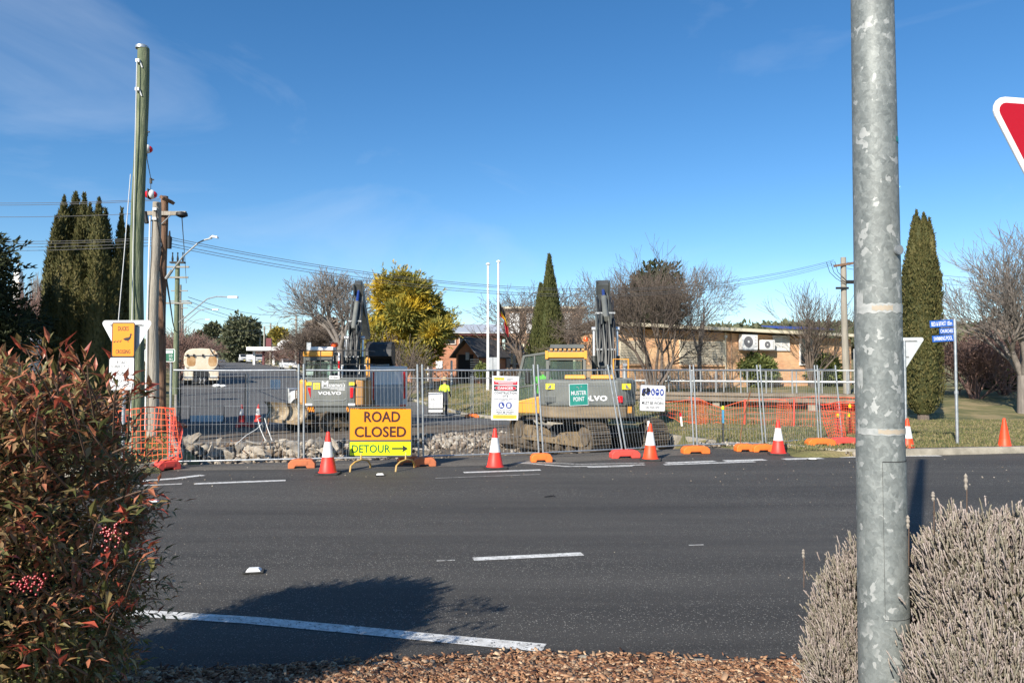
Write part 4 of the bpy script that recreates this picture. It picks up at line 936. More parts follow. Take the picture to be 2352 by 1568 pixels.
def nl(uv, Y): return [P(u, v, y) for (u, v), y in zip(uv, Y)]
ys = [13.2, 13.15, 13.1, 13.05, 13.0]
net('orange_netting', 'orange safety netting in front of the green pole', nl([(262, 945), (300, 940), (340, 934), (378, 936), (402, 938)], ys), nl([(262, 1060), (300, 1056), (340, 1058), (378, 1056), (415, 1054)], ys), 'net_orange', 0.085, 0.09, 0.009, 0.02, 3)
ys = [13.0, 13.0, 13.05]
net('orange_netting', 'bunched end of orange netting on the first fence post', nl([(383, 935), (396, 940), (408, 975)], ys), nl([(383, 1054), (400, 1056), (418, 1052)], ys), 'net_red', 0.055, 0.07, 0.009, 0.06, 5)
yy = [25.5, 25, 24.6, 24.2, 23.9, 23.6, 23.2, 23, 22.8]
net('orange_netting', 'long sagging orange netting fence below the footbridge', nl([(1495, 925), (1560, 921), (1600, 915), (1655, 936), (1710, 919), (1760, 917), (1815, 914), (1875, 910), (1965, 913)], yy), nl([(1495, 945), (1560, 965), (1600, 973), (1655, 972), (1710, 976), (1760, 978), (1815, 979), (1875, 980), (1965, 986)], yy), 'net_orange', 0.085, 0.085, 0.008, 0.06, 7)
net('orange_netting', 'folded double layer of orange netting, left one below the footbridge', nl([(1582, 912), (1606, 914), (1625, 925)], [24.2]*3), nl([(1582, 972), (1606, 974), (1624, 977)], [24.2]*3), 'net_orange', 0.055, 0.07, 0.008, 0.05, 9)
net('orange_netting', 'folded double layer of orange netting, right one below the footbridge', nl([(1785, 918), (1806, 919), (1818, 935)], [22.9]*3), nl([(1783, 979), (1802, 980), (1818, 981)], [22.9]*3), 'net_orange', 0.055, 0.07, 0.008, 0.05, 12)
net('orange_netting', 'bunched red orange netting hanging on the last fence panel', nl([(1878, 932), (1905, 926), (1930, 922)], [17.6, 17.5, 17.5]), nl([(1905, 1008), (1925, 1006), (1945, 1012)], [17.5, 17.4, 17.4]), 'net_red', 0.055, 0.07, 0.009, 0.07, 15)
net('orange_netting', 'upright orange netting at the yellow capped pickets', nl([(1918, 924), (1945, 922), (1975, 924)], [19.4, 19.6, 19.8]), nl([(1920, 1000), (1946, 1003), (1975, 1005)], [19.4, 19.6, 19.8]), 'net_red', 0.06, 0.07, 0.009, 0.05, 18)
for i, (u, Yk) in enumerate(((1709, 23.7), (1822, 22.6))):
    a = P(u, 917, Yk); t = thing('netting_post', ['orange post holding the sagging netting, left one', 'orange post holding the sagging netting, right one'][i], 'post', (a.x, a.y, -0.1)); b = MB(); b.tube([(0, 0, 0), (0.03, 0, a.z+0.1)], 0.03, 8); b.build('bar', 'net_red', t, smooth=True)
# ------------------------------------------------------------------ poles and wires
def wob_pole(par, x0, r0, r1, h, mat, wob=0.02, n=18, seg=14, name='shaft', lean=(0, 0)):
    pts = []; rr = []
    for i in range(n+1):
        q = i/n; pts.append((x0+wob*math.sin(q*7+1)+lean[0]*q*h, 0.6*wob*math.sin(q*9)+lean[1]*q*h, -0.3+q*(h+0.3))); rr.append(lerp(r0, r1, q)*(1+0.03*math.sin(q*23)))
    b = MB(); b.tube(pts, rr, seg); return b.build(name, mat, par, smooth=True)
Yg = 14.0; xg = UX(314, Yg); hg = 1.75+(846-100)/FPX*Yg-0.1
gp = thing('green_timber_pole', 'tall greenish timber power pole at the left corner', 'power pole', (xg, Yg, 0.1))
wob_pole(gp, 0, 0.132, 0.108, hg, 'wood_green', 0.025)
b = MB(); b.lathe([(0.118, hg-0.02), (0.118, hg+0.03), (0.10, hg+0.045)], 16, (0.0, 0, 0)); b.build('cap', 'galv', gp, smooth=True)
for dz in (0.30, 0.85):
    b = MB(); b.box((-0.01, -0.125, hg-dz), (0.07, 0.06, 0.06)); b.tube([(0.03, -0.12, hg-dz-0.02), (0.06, -0.10, hg-dz-0.12)], 0.012, 6); b.build('bracket', 'sign_white', gp)
b = MB(); b.tube([(-0.01, -0.165, hg-0.32), (-0.02, -0.16, hg*0.5), (0.0, -0.165, 0.5), (0.0, -0.165, 0.0)], 0.010, 6); b.build('conduit', 'rope_pale', gp)
def cable(label, pts, r=0.012, mat='wire', sag=0.0, n=16, name='cable', group=None):
    a, c = Vector(pts[0]), Vector(pts[-1]); b = MB()
    P_ = [a.lerp(c, i/n)-Vector((0, 0, sag*4*(i/n)*(1-i/n))) for i in range(n+1)] if len(pts) == 2 else [Vector(p) for p in pts]
    b.tube(P_, r, 5); return tag(b.build(name, mat), label, 'cable', group)
cable('pale stay rope running down left of the green pole', [P(300, 400, Yg-0.15), P(284, 600, Yg-0.3), P(270, 760, Yg-0.5), P(262, 900, Yg-0.6)], 0.008, 'rope_pale')
# markers on the wire from the green pole
m1 = P(336, 343, Yg+0.4); m2 = P(346, 447, 18.6)
cable('dark span wire from the green pole past two red and white markers', [P(318, 195, Yg+0.1), m1+Vector((0, 0, 0.30)), m1+Vector((0.02, 0, -0.2)), m2+Vector((0, 0, 0.4)), m2], 0.009, 'wire_dark')
def wmarker(label, p, sc):
    t = thing('wire_marker', label, 'marker', p, 0, 'red and white wire markers'); b = MB(); b.ball((0, 0, 0), (0.115*sc, 0.085*sc, 0.075*sc), 14, 8); b.build('shell', 'marker_red', t, smooth=True)
    b = MB(); b.ball((0.035*sc, -0.02*sc, 0), (0.055*sc, 0.078*sc, 0.078*sc), 12, 8); b.build('white_half', 'white_paint', t, smooth=True)
    b = MB(); b.box((-0.01*sc, -0.03*sc, 0), (0.014*sc, 0.13*sc, 0.17*sc)); b.build('strap', 'ink', t); return t
wmarker('red and white wire marker beside the green pole, upper one', m1+Vector((0.0, 0, 0)), 1.1)
wmarker('red and white wire marker on top of the grey pole, lower one', m2, 1.45)
for a, k in ((m1+Vector((0, 0, 0.32)), 0.8), (m2+Vector((0, 0, 0.35)), 1.0)):
    t = thing('wire_clamp', 'black bolted clamp on the span wire above the %s marker' % ('upper' if k < 0.9 else 'lower'), 'clamp', a, 0, 'span wire clamps'); b = MB(); b.box((0, 0, 0), (0.05*k, 0.05*k, 0.14*k)); b.box((0.03*k, 0, 0.03*k), (0.09*k, 0.03*k, 0.03*k)); b.build('body', 'ink', t)
# grey pole
Yp = 19.0; t = thing('grey_timber_pole', 'weathered grey timber pole between the green and brown poles', 'power pole', (UX(353, Yp), Yp, 0.1)); hh = 1.75+(846-462)/FPX*Yp-0.1
wob_pole(t, 0, 0.150, 0.105, hh, 'wood_grey', 0.02); b = MB(); b.tube([(-0.08, -0.14, hh-0.4), (-0.10, -0.15, hh*0.5), (-0.10, -0.165, 0.1)], 0.02, 8); b.build('conduit', 'white_paint', t)
b = MB(); b.cyl((-0.22, -0.02, hh-0.55), (-0.28, -0.02, hh-0.25), 0.055, n=10); b.tube([(-0.22, 0, hh-0.55), (0, -0.1, hh-0.45)], 0.014, 6); b.build('cable_box', 'ink', t)
b = MB(); b.tube([(0.04, -0.12, hh-0.15), (0.10, -0.14, hh-0.5), (0.14, -0.06, hh-0.9), (0.13, -0.05, hh-1.8)], 0.016, 6); b.build('cable_loop', 'ink', t)
for z in (hh-0.2, hh-0.45): b = MB(); b.box((0.03, -0.12, z), (0.10, 0.05, 0.07)); b.build('clamp', 'galv_dull', t)
# brown pole with crossarm and street light
Yb = 20.6; xb = UX(371, Yb); bp = thing('brown_timber_pole', 'brown timber power pole with crossarm and street light arm', 'power pole', (xb, Yb, 0.1)); s_ = FPX/Yb; zb = lambda v: 1.75+(846-v)/s_-0.1; xx = lambda u: (u-371)/s_
wob_pole(bp, 0, 0.135, 0.098, zb(448), 'wood_brown', 0.015)
b = MB(); b.box(((xx(325)+xx(427))/2, -0.12, zb(490)), (xx(427)-xx(325), 0.09, 0.11)); b.build('crossarm', 'wood_grey', bp)
b = MB(); b.box((0.12, -0.06, zb(458)), (0.09, 0.7, 0.10), ry=R(-52)); b.build('upper_arm', 'wood_brown', bp)
b = MB(); b.tube([(0, -0.13, zb(515)), (xx(395), -0.14, zb(492))], 0.014, 6); b.tube([(0, -0.13, zb(515)), (-0.2, -0.14, zb(495))], 0.014, 6); b.build('brace', 'galv_dull', bp)
b = MB(); b.lathe([(0.05, 0), (0.16, 0.05), (0.15, 0.13), (0.05, 0.16)], 12, (xx(418), -0.14, zb(500))); b.build('insulator', 'ink', bp, smooth=True)
b = MB(); b.lathe([(0.06, 0), (0.07, 0.32), (0.03, 0.36), (0.02, 0.5)], 10, (xx(386), -0.02, zb(570))); b.build('transformer_can', 'ink', bp, smooth=True)
b = MB(); b.tube([(xx(383), -0.1, zb(640)), (xx(428), -0.3, zb(592)), (xx(466), -0.4, zb(562)), (xx(478), -0.4, zb(556)), (xx(497), -0.4, zb(551))], 0.022, 8); b.tube([(xx(383), -0.1, zb(640)), (xx(398), -0.16, zb(622))], 0.045, 8); la = b.build('light_arm', 'galv_dull', bp, smooth=True)
b = MB(); b.box((xx(502), -0.4, zb(548)), (0.24, 0.11, 0.055), ry=R(8), top=(0.7, 0.7)); b.build('luminaire', 'sign_white', la)
for z, m in ((zb(562), 'sign_white'), (zb(635), 'sign_white'), (zb(580), 'galv_dull')): b = MB(); b.box((-0.05, -0.13, z), (0.11, 0.06, 0.10)); b.build('fuse_box', m, bp)
b = MB(); b.tube([(-0.06, -0.15, zb(545)), (0.02, -0.16, zb(575)), (-0.03, -0.16, zb(610)), (0.03, -0.15, zb(650)), (0.10, -0.14, zb(700)), (0.15, -0.12, zb(770))], 0.022, 6); b.build('cable_run', 'ink', bp)
# far poles, left verge and right verge
def far_pole(label, x, y, z, h, r=0.15, mat='wood_far', arms=((0.5, 1.6), (1.3, 1.4)), lamp=None, group='power poles along the street', pins=False):
    t = thing('power_pole', label, 'power pole', (x, y, z), 0, group); b = MB(); b.tube([(0, 0, -0.3), (0, 0, h)], [r, r*0.72], 10); b.build('shaft', mat, t, smooth=True)
    for dz, w in arms: b = MB(); b.box((0, -r, h-dz), (w, 0.1, 0.1)); b.build('crossarm', 'wood_far', t)
    if pins:
        for q in (-0.32, 0, 0.32): b = MB(); b.lathe([(0.05, h-0.05), (0.07, h+0.2), (0.03, h+0.45), (0.05, h+0.55), (0.02, h+0.6)], 8, (q, 0, 0)); b.build('insulator', 'ink', t)
        b = MB(); b.box((0, 0, h-0.05), (0.9, 0.3, 0.1)); b.build('pin_arm', 'ink', t)
    if lamp:
        b = MB(); b.tube([(0, 0, lamp), (2.0, -0.3, lamp+1.55), (2.6, -0.3, lamp+1.7), (3.4, -0.3, lamp+1.66)], 0.035, 6); la = b.build('light_arm', 'galv_dull', t); b = MB(); b.box((3.6, -0.3, lamp+1.66), (0.6, 0.2, 0.12)); b.build('luminaire', 'sign_white', la)
    return t
far_pole('pale green pole with three pin insulators behind the brown pole', UX(405, 46), 46, 0.4, 8.0, 0.19, 'wood_green', ((0.35, 1.6), (1.0, 1.5), (2.6, 2.0)), 4.1, pins=True)
far_pole('second pole beyond the green one, with a street light', UX(412, 72), 72, 0.9, 9.0, 0.17, 'wood_far', ((0.6, 1.6), (1.6, 2.0)), 4.9)
far_pole('third pole of the left verge', UX(417, 100), 100, 1.7, 8.8, 0.17, 'wood_far', ((0.6, 1.6),), 5.0)
far_pole('fourth pole of the left verge', UX(420, 135), 135, 2.8, 8.6, 0.17)
RP = [(680, 105, 725), (621, 140, 742), (607, 150, 749), (597, 165, 746), (582, 190, 744), (561, 225, 752), (546, 260, 762), (536, 290, 767)]
ORD = ['nearest', 'second', 'third', 'fourth', 'fifth', 'sixth', 'seventh', 'farthest']
for (u, Y, v), od in zip(RP, ORD):
    zt = 1.75+(846-v)/FPX*Y; z0 = zs(Y)+0.1
    far_pole('%s power pole along the right verge of the street' % od, UX(u, Y), Y, z0, zt-z0, 0.14+0.0006*Y, 'wood_far', ((0.5, 1.8),), None, 'poles on the right verge')
# right hand pole by the footbridge
Yr = 36.0; xr = UX(1943, Yr); zr = lambda v: 1.75+(846-v)/FPX*Yr
rp = thing('right_timber_pole', 'grey timber power pole beside the footbridge, left of the galvanised pole', 'power pole', (xr, Yr, 0.4)); hh = zr(590)-0.4
wob_pole(rp, 0, 0.17, 0.13, hh, 'wood_far', 0.02, lean=(-0.012, 0))
b = MB(); b.box((0.15, -0.14, hh-0.33), (1.5, 0.1, 0.11), ry=R(-9)); b.build('crossarm', 'wood_brown', rp)
b = MB(); b.box((0.25, -0.12, hh-1.22), (0.5, 0.16, 0.16)); b.build('switch_gear', 'ink', rp); b = MB(); b.box((-0.2, -0.14, hh-1.52), (0.6, 0.1, 0.10)); b.build('lower_arm', 'ink', rp)
for i in range(3): b = MB(); x = -0.55-0.2*i; b.tube([(x, -0.15, hh-0.22-0.02*i), (x+0.15, -0.15, hh-0.75), (x+0.45, -0.16, hh-1.05), (-0.02, -0.16, hh-1.15-0.1*i)], 0.014, 5); b.build('drop_lead', 'ink', rp)
b = MB(); b.tube([(0.35, -0.1, 0), (0.35, -0.1, 2.3)], 0.05, 8); b.build('conduit', 'galv_dull', rp)
# overhead lines
for i, (vl, vr_) in enumerate(((543, 597), (548, 600), (557, 604), (563, 608))):
    cable('overhead power line across the street, %s of four' % ['top', 'second', 'third', 'lowest'][i], [P(380, vl, Yb), P(1915, vr_, Yr)], 0.0085, 'wire', sag=1.45 if i < 2 else 1.5, n=40, group='overhead power lines')
for i, (v0, v1) in enumerate(((551, 545), (557, 549), (565, 556), (573, 563))):
    cable('overhead line from the brown pole off to the left, %s of the lower four' % ['top', 'second', 'third', 'lowest'][i], [P(-60, v0+2, 24), P(372, v1, Yb)], 0.008, 'wire', sag=0.06, n=12, group='lines off to the left')
for i, (v0, v1) in enumerate(((465, 457), (470, 460), (497, 488))):
    cable('high overhead line off to the left, %s of three' % ['top', 'middle', 'lowest'][i], [P(-60, v0+1, 24), P(366, v1, Yb)], 0.008, 'wire', sag=0.05, n=12, group='lines off to the left')
cable('sagging wire from the crossarm to the pole beyond', [P(418, 500, Yb), P(425, 600, 36), P(428, 650, 46)], 0.014, 'wire')
cable('slack cable from the brown pole down to the pole beyond', [P(382, 640, Yb), P(390, 690, 30), P(397, 740, 38), P(402, 760, 46)], 0.03, 'wire_dark')
for i, (u0, v0, Y0, u1, v1, Y1) in enumerate(((432, 682, 46, 690, 712, 105), (430, 700, 72, 640, 738, 140), (432, 735, 72, 620, 750, 140), (432, 768, 100, 610, 756, 150), (425, 755, 72, 545, 790, 130), (430, 690, 46, 680, 735, 105))):
    cable('thin service wire above the street, number %s from the top' % ['one', 'two', 'three', 'four', 'five', 'six'][i], [P(u0, v0, Y0), P(u1, v1, Y1)], 0.016, 'wire', sag=0.9, n=18, group='service wires over the street')
for i, (v0, v1) in enumerate(((606, 640), (612, 652), (620, 663))):
    cable('power line running right behind the slim cypress, %s of three' % ['top', 'middle', 'lowest'][i], [P(1945, v0-4, Yr), P(2420, v1+6, 46)], 0.010, 'wire', sag=0.25, n=14, group='lines off to the right')

# ------------------------------------------------------------------ flag poles with half-mast flag, grey sign backs
Yf = 41.0
for u, vt, lb in ((1121, 608, 'white flag pole, left one without a visible flag'), (1145, 602, 'white flag pole, right one flying the flag at half mast')):
    a = P(u, vt, Yf); z0 = land(a.x, Yf); t = thing('flag_pole', lb, 'flag pole', (a.x, Yf, z0), 0, 'flag poles'); b = MB(); b.tube([(0, 0, -0.1), (0, 0, a.z-z0)], [0.085, 0.055], 10); b.build('shaft', 'white_paint', t, smooth=True); b = MB(); b.lathe([(0.12, 0), (0.12, 0.06), (0.03, 0.12)], 10, (0, 0, a.z-z0)); b.build('finial', 'white_paint', t)
def drape(name, mat, rows, par):
    b = MB(); V = []
    for z, x0, x1, y in rows:
        for i in range(7):
            q = i/6; V.append((lerp(x0, x1, q), y+0.10*math.sin(q*9+z*3), z-0.25*q))
    F = [(r_*7+i, r_*7+i+1, r_*7+i+8, r_*7+i+7) for r_ in range(len(rows)-1) for i in range(6)]
    b.add(V, F); return b.build(name, mat, par, smooth=True)
a = P(1147, 692, Yf); t = thing('flag', 'limp black and red flag with a yellow disc at half mast', 'flag', a)
drape('black_half', 'flag_black', [(0, 0.0, 0.12, -0.03), (-0.35, 0.02, 0.30, -0.08), (-0.7, 0.05, 0.35, -0.1), (-1.1, 0.30, 0.42, -0.08)], t)
drape('red_half', 'flag_red', [(-0.6, 0.0, 0.22, -0.12), (-0.85, 0.04, 0.34, -0.16), (-1.05, 0.30, 0.45, -0.1), (-1.3, 0.28, 0.50, -0.12), (-1.75, 0.36, 0.5, -0.1)], t)
drape('yellow_disc', 'flag_yellow', [(-0.55, 0.10, 0.22, -0.30), (-0.75, 0.10, 0.38, -0.32), (-0.95, 0.20, 0.42, -0.3), (-1.2, 0.38, 0.44, -0.26)], t)
a = P(1132, 836, 39.0); t = thing('twin_plate_sign', 'grey backs of two upright sign plates between the flag poles', 'sign', (a.x, 39.0, land(a.x, 39)))
for x in (-0.11, 0.12):
    b = MB(); b.box((x, 0, a.z-t.location.z), (0.21, 0.01, 0.72)); b.build('plate', 'sign_grey', t, bevel=0.02)
b = MB(); b.tube([(-0.02, 0.04, 0), (-0.02, 0.04, a.z-t.location.z+0.36)], 0.03, 8); b.build('post', 'galv', t)
for i, u in enumerate((991, 1037)):
    a = P(u, 845, 47); t = thing('bollard', 'white bollard in front of the red brick hall, %s one' % ['left', 'right'][i], 'bollard', (a.x, 47, land(a.x, 47)), 0, 'white bollards'); h_ = P(u, 818+6*i+6, 47).z-t.location.z
    b = MB(); b.tube([(0, 0, 0), (0, 0, max(0.7, h_))], 0.07, 10); b.build('shaft', 'white_paint', t, smooth=True); b = MB(); b.lathe([(0.075, max(0.7, h_)), (0.06, max(0.7, h_)+0.05), (0.01, max(0.7, h_)+0.07)], 10); b.build('cap', 'white_paint', t)

# ------------------------------------------------------------------ street name sign and green direction sign
g = G(2199, 1018, 0.13); Ys = g.y; t = thing('street_name_sign', 'pole with three blue street name blades', 'sign', (g.x, g.y, 0.1)); zt = 1.75+(846-731)/FPX*Ys-0.1
b = MB(); b.tube([(0, 0, -0.1), (0, 0, zt*0.42)], 0.034, 12); b.tube([(0, 0, zt*0.41), (0, 0, zt)], 0.030, 12); b.build('post', 'galv', t, smooth=True)
b = MB(); b.tube([(0, 0, zt*0.40), (0, 0, zt*0.425)], 0.042, 12); b.build('collar', 'galv_dull', t, smooth=True)
for s_, u0, vc, hp, tl in (('BED & B/FAST 100m', 2138, 743, 16, R(-3.5)), ('CHURCHES', 2160, 760, 13, R(-2)), ('SWIMMING POOL', 2143, 777, 15, R(-3.5))):
    w = (2194-u0)/FPX*Ys; h = hp/FPX*Ys; zc = 1.75+(846-vc)/FPX*Ys-0.1
    e = MB(); e.box((0, 0, 0), (w, 0.012, h)); bl = e.build('name_blade', 'street_blue', t, bevel=0.003); bl.location = (-w/2-0.03, -0.01, zc); bl.rotation_euler = (0, tl, R(4))
    e = MB(); e.box((w/2+0.005, 0, 0), (0.02, 0.03, h*1.05)); e.build('clamp', 'galv', bl)
    text('lettering', s_, w*0.88, h*0.62, 'sign_white', bl, (0, -0.0075, 0), bold=0.014)
Yd = 40.0; a = P(367, 816, Yd); t = thing('direction_sign', 'green road direction sign half hidden behind the timber poles', 'sign', (a.x, Yd, 0.3))
w, h = 70/FPX*Yd, 27/FPX*Yd*1.1
e = MB(); e.prism(rrect(w, h, 0.08), (0, 0, a.z-0.3), (1, 0, 0), (0, 0, 1), 0.01); bd = e.build('board', 'sign_white', t); e = MB(); e.prism(rrect(w-0.07, h-0.07, 0.05), (0, -0.004, a.z-0.3), (1, 0, 0), (0, 0, 1), 0.003); e.build('field', 'road_green', bd)
bar(bd, w*0.10, a.z-0.3+h*0.27, w*0.66, h*0.22, 'sign_white', y=-0.006); text('lettering', '10', 0.17, 0.13, 'sign_white', bd, (w*0.36, -0.007, a.z-0.3-0.02)); text('lettering', '91', 0.17, 0.13, 'sign_white', bd, (w*0.36, -0.007, a.z-0.3-0.21))
for x in (-w*0.35, w*0.35): e = MB(); e.tube([(x, 0.05, 0), (x, 0.05, a.z-0.3+h*0.4)], 0.05, 8); e.build('post', 'galv', t)

# ------------------------------------------------------------------ buildings
def wall_pt(A, d, u):                                    # parameter along wall line A + d*t seen at picture column u
    k = (u-CX)/FPX; return (k*A[1]-A[0])/(d[0]-k*d[1])
# tan brick house on the right
A = (6.0, 39.15); d = Vector((0.93, 0.37)).normalized(); tE = wall_pt(A, d, 1955); Lh = tE
rz = math.atan2(d.y, d.x); z0 = 0.55; H = 3.86-z0; FALL = 0.022
hs_ = thing('tan_brick_house', 'long low tan brick house with cream fascia and roller shutters', 'house', (A[0], A[1], z0), rz)
Hw = 3.02
b = MB(); b.box((Lh/2, 2.6, H/2-0.15), (Lh, 5.2, H+0.3-0.2)); b.v = [(x, y, z if z < 1 else z-0.05+FALL*(Lh/2-x)) for x, y, z in b.v]; b.build('wall', 'brick_tan', hs_)
b = MB(); b.prism([(-0.6, H-0.02), (-0.6, H+0.06), (2.8, H+0.40), (5.9, H+0.06), (5.9, H-0.02), (2.8, H+0.3)], (-0.7, 0, 0), (0, 1, 0), (0, 0, 1), Lh+1.4); b.v = [(x, y, z+FALL*(Lh/2-x)) for x, y, z in b.v]; b.build('roof', 'roof_grey', hs_)
b = MB(); b.box((Lh/2, -0.62, H+0.03), (Lh+1.4, 0.03, 0.17)); b.v = [(x, y, z+FALL*(Lh/2-x)) for x, y, z in b.v]; b.build('fascia', 'cream', hs_)
b = MB(); b.box((Lh/2, -0.30, H-0.045), (Lh+1.2, 0.62, 0.02)); b.v = [(x, y, z+FALL*(Lh/2-x)) for x, y, z in b.v]; b.build('soffit', 'cream', hs_)
def hz(v, t_): Yy = A[1]+d.y*t_; return 1.75+(846-v)/FPX*Yy-z0
def shutter(u0, u1, v0, v1):
    a, c = wall_pt(A, d, u0), wall_pt(A, d, u1); m = (a+c)/2; zt_, zb_ = hz(v0, m), hz(v1, m)
    o = MB(); n = 15
    for i in range(n):
        z = lerp(zb_, zt_, (i+0.5)/n); o.box((m, -0.055, z), (c-a, 0.05, (zt_-zb_)/n*0.66), rx=R(16))
    sh = o.build('roller_shutter', 'shutter', hs_); sh['kind'] = 'stuff'
    o = MB(); o.box((m, -0.012, (zt_+zb_)/2), (c-a, 0.02, zt_-zb_)); o.build('slat_backing', 'dark_inside', sh)
    o = MB(); o.box((m, -0.06, zb_-0.04), (c-a+0.1, 0.12, 0.08)); o.build('sill', 'brick_tan', sh)
    for x in (a-0.04, c+0.04): o = MB(); o.box((x, -0.05, (zt_+zb_)/2), (0.06, 0.08, zt_-zb_+0.1)); o.build('side_rail', 'cream', sh)
shutter(1425, 1477, 782, 836); shutter(1562, 1660, 783, 838)
def ac(u0, u1, v0, v1, dep=0.35):
    a, c = wall_pt(A, d, u0), wall_pt(A, d, u1); m = (a+c)/2; zt_, zb_ = hz(v0, m), hz(v1, m); w = c-a; h = zt_-zb_
    o = MB(); o.box((m, -dep/2-0.1, (zt_+zb_)/2), (w, dep, h)); un = o.build('air_conditioner', 'white_paint', hs_, bevel=0.02)
    o = MB(); o.cyl((m-w*0.12, -dep-0.101, (zt_+zb_)/2), (m-w*0.12, -dep-0.112, (zt_+zb_)/2), min(w, h)*0.36, n=20); o.build('fan_grille', 'ink_grey', un)
    o = MB(); o.cyl((m-w*0.12, -dep-0.112, (zt_+zb_)/2), (m-w*0.12, -dep-0.12, (zt_+zb_)/2), min(w, h)*0.08, n=12); o.build('hub', 'white_paint', un)
    for i in range(4): o = MB(); o.box((m+w*0.36, -dep-0.102, (zt_+zb_)/2+h*(0.3-0.2*i)), (w*0.12, 0.006, 0.03)); o.build('vent_slot', 'ink_grey', un)
    o = MB(); o.box((m, -dep/2-0.05, zb_-0.03), (w*0.9, dep+0.1, 0.05)); o.build('bracket', 'galv_dull', un)
ac(1694, 1729, 768, 803); ac(1740, 1768, 781, 803)
def window(par, x, z, w, h, y=-0.03, frame='white_paint', pane='glass_house', bars=1):
    o = MB(); o.box((x, y, z), (w, 0.06, h)); wn_ = o.build('window', pane, par)
    for xx_, zz_, ww, hh_ in ((x, z+h/2, w+0.1, 0.07), (x, z-h/2, w+0.1, 0.07), (x-w/2, z, 0.07, h), (x+w/2, z, 0.07, h)): o = MB(); o.box((xx_, y-0.02, zz_), (ww, 0.08, hh_)); o.build('frame', frame, wn_)
    for i in range(bars): o = MB(); o.box((x-w/2+w*(i+1)/(bars+1), y-0.025, z), (0.05, 0.05, h)); o.build('mullion', frame, wn_)
    return wn_
m = (wall_pt(A, d, 1776)+wall_pt(A, d, 1811))/2; w = wall_pt(A, d, 1811)-wall_pt(A, d, 1776)
window(hs_, m, (hz(772, m)+hz(804, m))/2, w, hz(772, m)-hz(804, m), bars=1, pane='wall_white')
m = wall_pt(A, d, 1850); window(hs_, m, hz(808, m), 0.9, 1.5, bars=0)
for u in (1678, 1665): m = wall_pt(A, d, u); o = MB(); o.tube([(m, -0.06, 0), (m, -0.06, H-0.1)], 0.04, 8); o.build('downpipe', 'cream' if u == 1665 else 'brick_brown', hs_)
for u in (1395, 1475, 1620): m = wall_pt(A, d, u); o = MB(); o.box((m, -0.02, 0.35), (0.3, 0.05, 0.15)); o.build('vent', 'brick_brown', hs_)
m = wall_pt(A, d, 1664); o = MB(); o.box((m, -0.1, hz(773, m)), (0.12, 0.18, 0.14)); o.build('wall_lamp', 'white_paint', hs_)
for i, u in enumerate((1840, 1895)):   # solar panels
    m = wall_pt(A, d, u); o = MB(); o.box((m, 1.2, H+0.36), (2.4, 1.6, 0.05), rx=R(8)); o.build('solar_panel', 'ppe_blue', hs_)

# red brick hall behind the golden cypress
Y0 = 54; z0 = 0.75; x0, x1 = UX(870, Y0), UX(1150, Y0); zw = lambda v: 1.75+(846-v)/FPX*Y0-z0
hall = thing('red_brick_hall', 'red brick hall with pale metal roof and small high windows', 'hall', (x0, Y0, z0)); Lw = x1-x0
b = MB(); b.box((Lw/2, 5, zw(766)/2-0.2), (Lw, 10, zw(766)+0.4)); b.build('wall', 'brick_red', hall)
b = MB(); b.box((Lw/2, -0.15, zw(768.5)), (Lw+0.6, 0.5, 0.10)); b.build('gutter', 'maroon', hall)
b = MB(); b.prism([(-0.5, zw(766)), (-0.5, zw(763.5)), (5.0, zw(752)+0.55), (10.5, zw(763.5)), (10.5, zw(766))], (-0.4, 0, 0), (0, 1, 0), (0, 0, 1), Lw+0.8); b.build('roof', 'roof_metal', hall)
xw = lambda u: UX(u, Y0)-x0
for u0, u1 in ((991, 1012), (1025, 1046), (1055, 1078)): window(hall, (xw(u0)+xw(u1))/2, (zw(774)+zw(790))/2, xw(u1)-xw(u0), zw(774)-zw(790), bars=0, frame='wall_stone')
o = MB(); o.box((xw(1009), -0.05, zw(837)), (0.48, 0.06, 0.55)); o.build('notice_board', 'sign_white', hall)
o = MB(); o.tube([(xw(984), -0.08, 0), (xw(984), -0.08, zw(795))], 0.06, 8); o.build('downpipe', 'white_paint', hall)
o = MB(); o.box((xw(978), -0.04, 0.95), (0.8, 0.05, 2.0)); o.build('door', 'glass_house', hall)
o = MB(); o.tube([(xw(990), -1.2, 1.0), (xw(1012), -1.2, 0.35)], 0.04, 6); o.tube([(xw(990), -1.2, 1.0), (xw(990), -1.2, 0)], 0.04, 6); o.build('stair_rail', 'maroon', hall)
# gabled porch in front of the hall
Yp_ = 48.0; zp = lambda v: 1.75+(846-v)/FPX*Yp_-0.7; xp = lambda u: UX(u, Yp_)
po = thing('gabled_porch', 'steep tiled porch with dark gable in front of the brick hall', 'porch', (xp(1066), Yp_, 0.7), R(-24))
hw = 0.95; ap = zp(777); ev = zp(812)
b = MB(); b.prism([(-hw*0.92, 0-0.4), (hw*0.92, -0.4), (hw*0.92, ev), (0, ap-0.12), (-hw*0.92, ev)], (0, 0.55, 0), (1, 0, 0), (0, 0, 1), 4.0); b.build('wall', 'brick_red', po)
b = MB()
for sx in (-1, 1):
    b.add([(0, 0, ap), (sx*hw*1.12, 0, ev-0.28), (sx*hw*1.12, 5.0, ev-0.28), (0, 5.0, ap), (0, 0, ap+0.1), (sx*hw*1.12, 0, ev-0.18), (sx*hw*1.12, 5.0, ev-0.18), (0, 5.0, ap+0.1)], [(0, 1, 2, 3), (4, 7, 6, 5), (0, 4, 5, 1), (1, 5, 6, 2), (2, 6, 7, 3)])
b.build('roof', 'roof_dark', po)
b = MB()
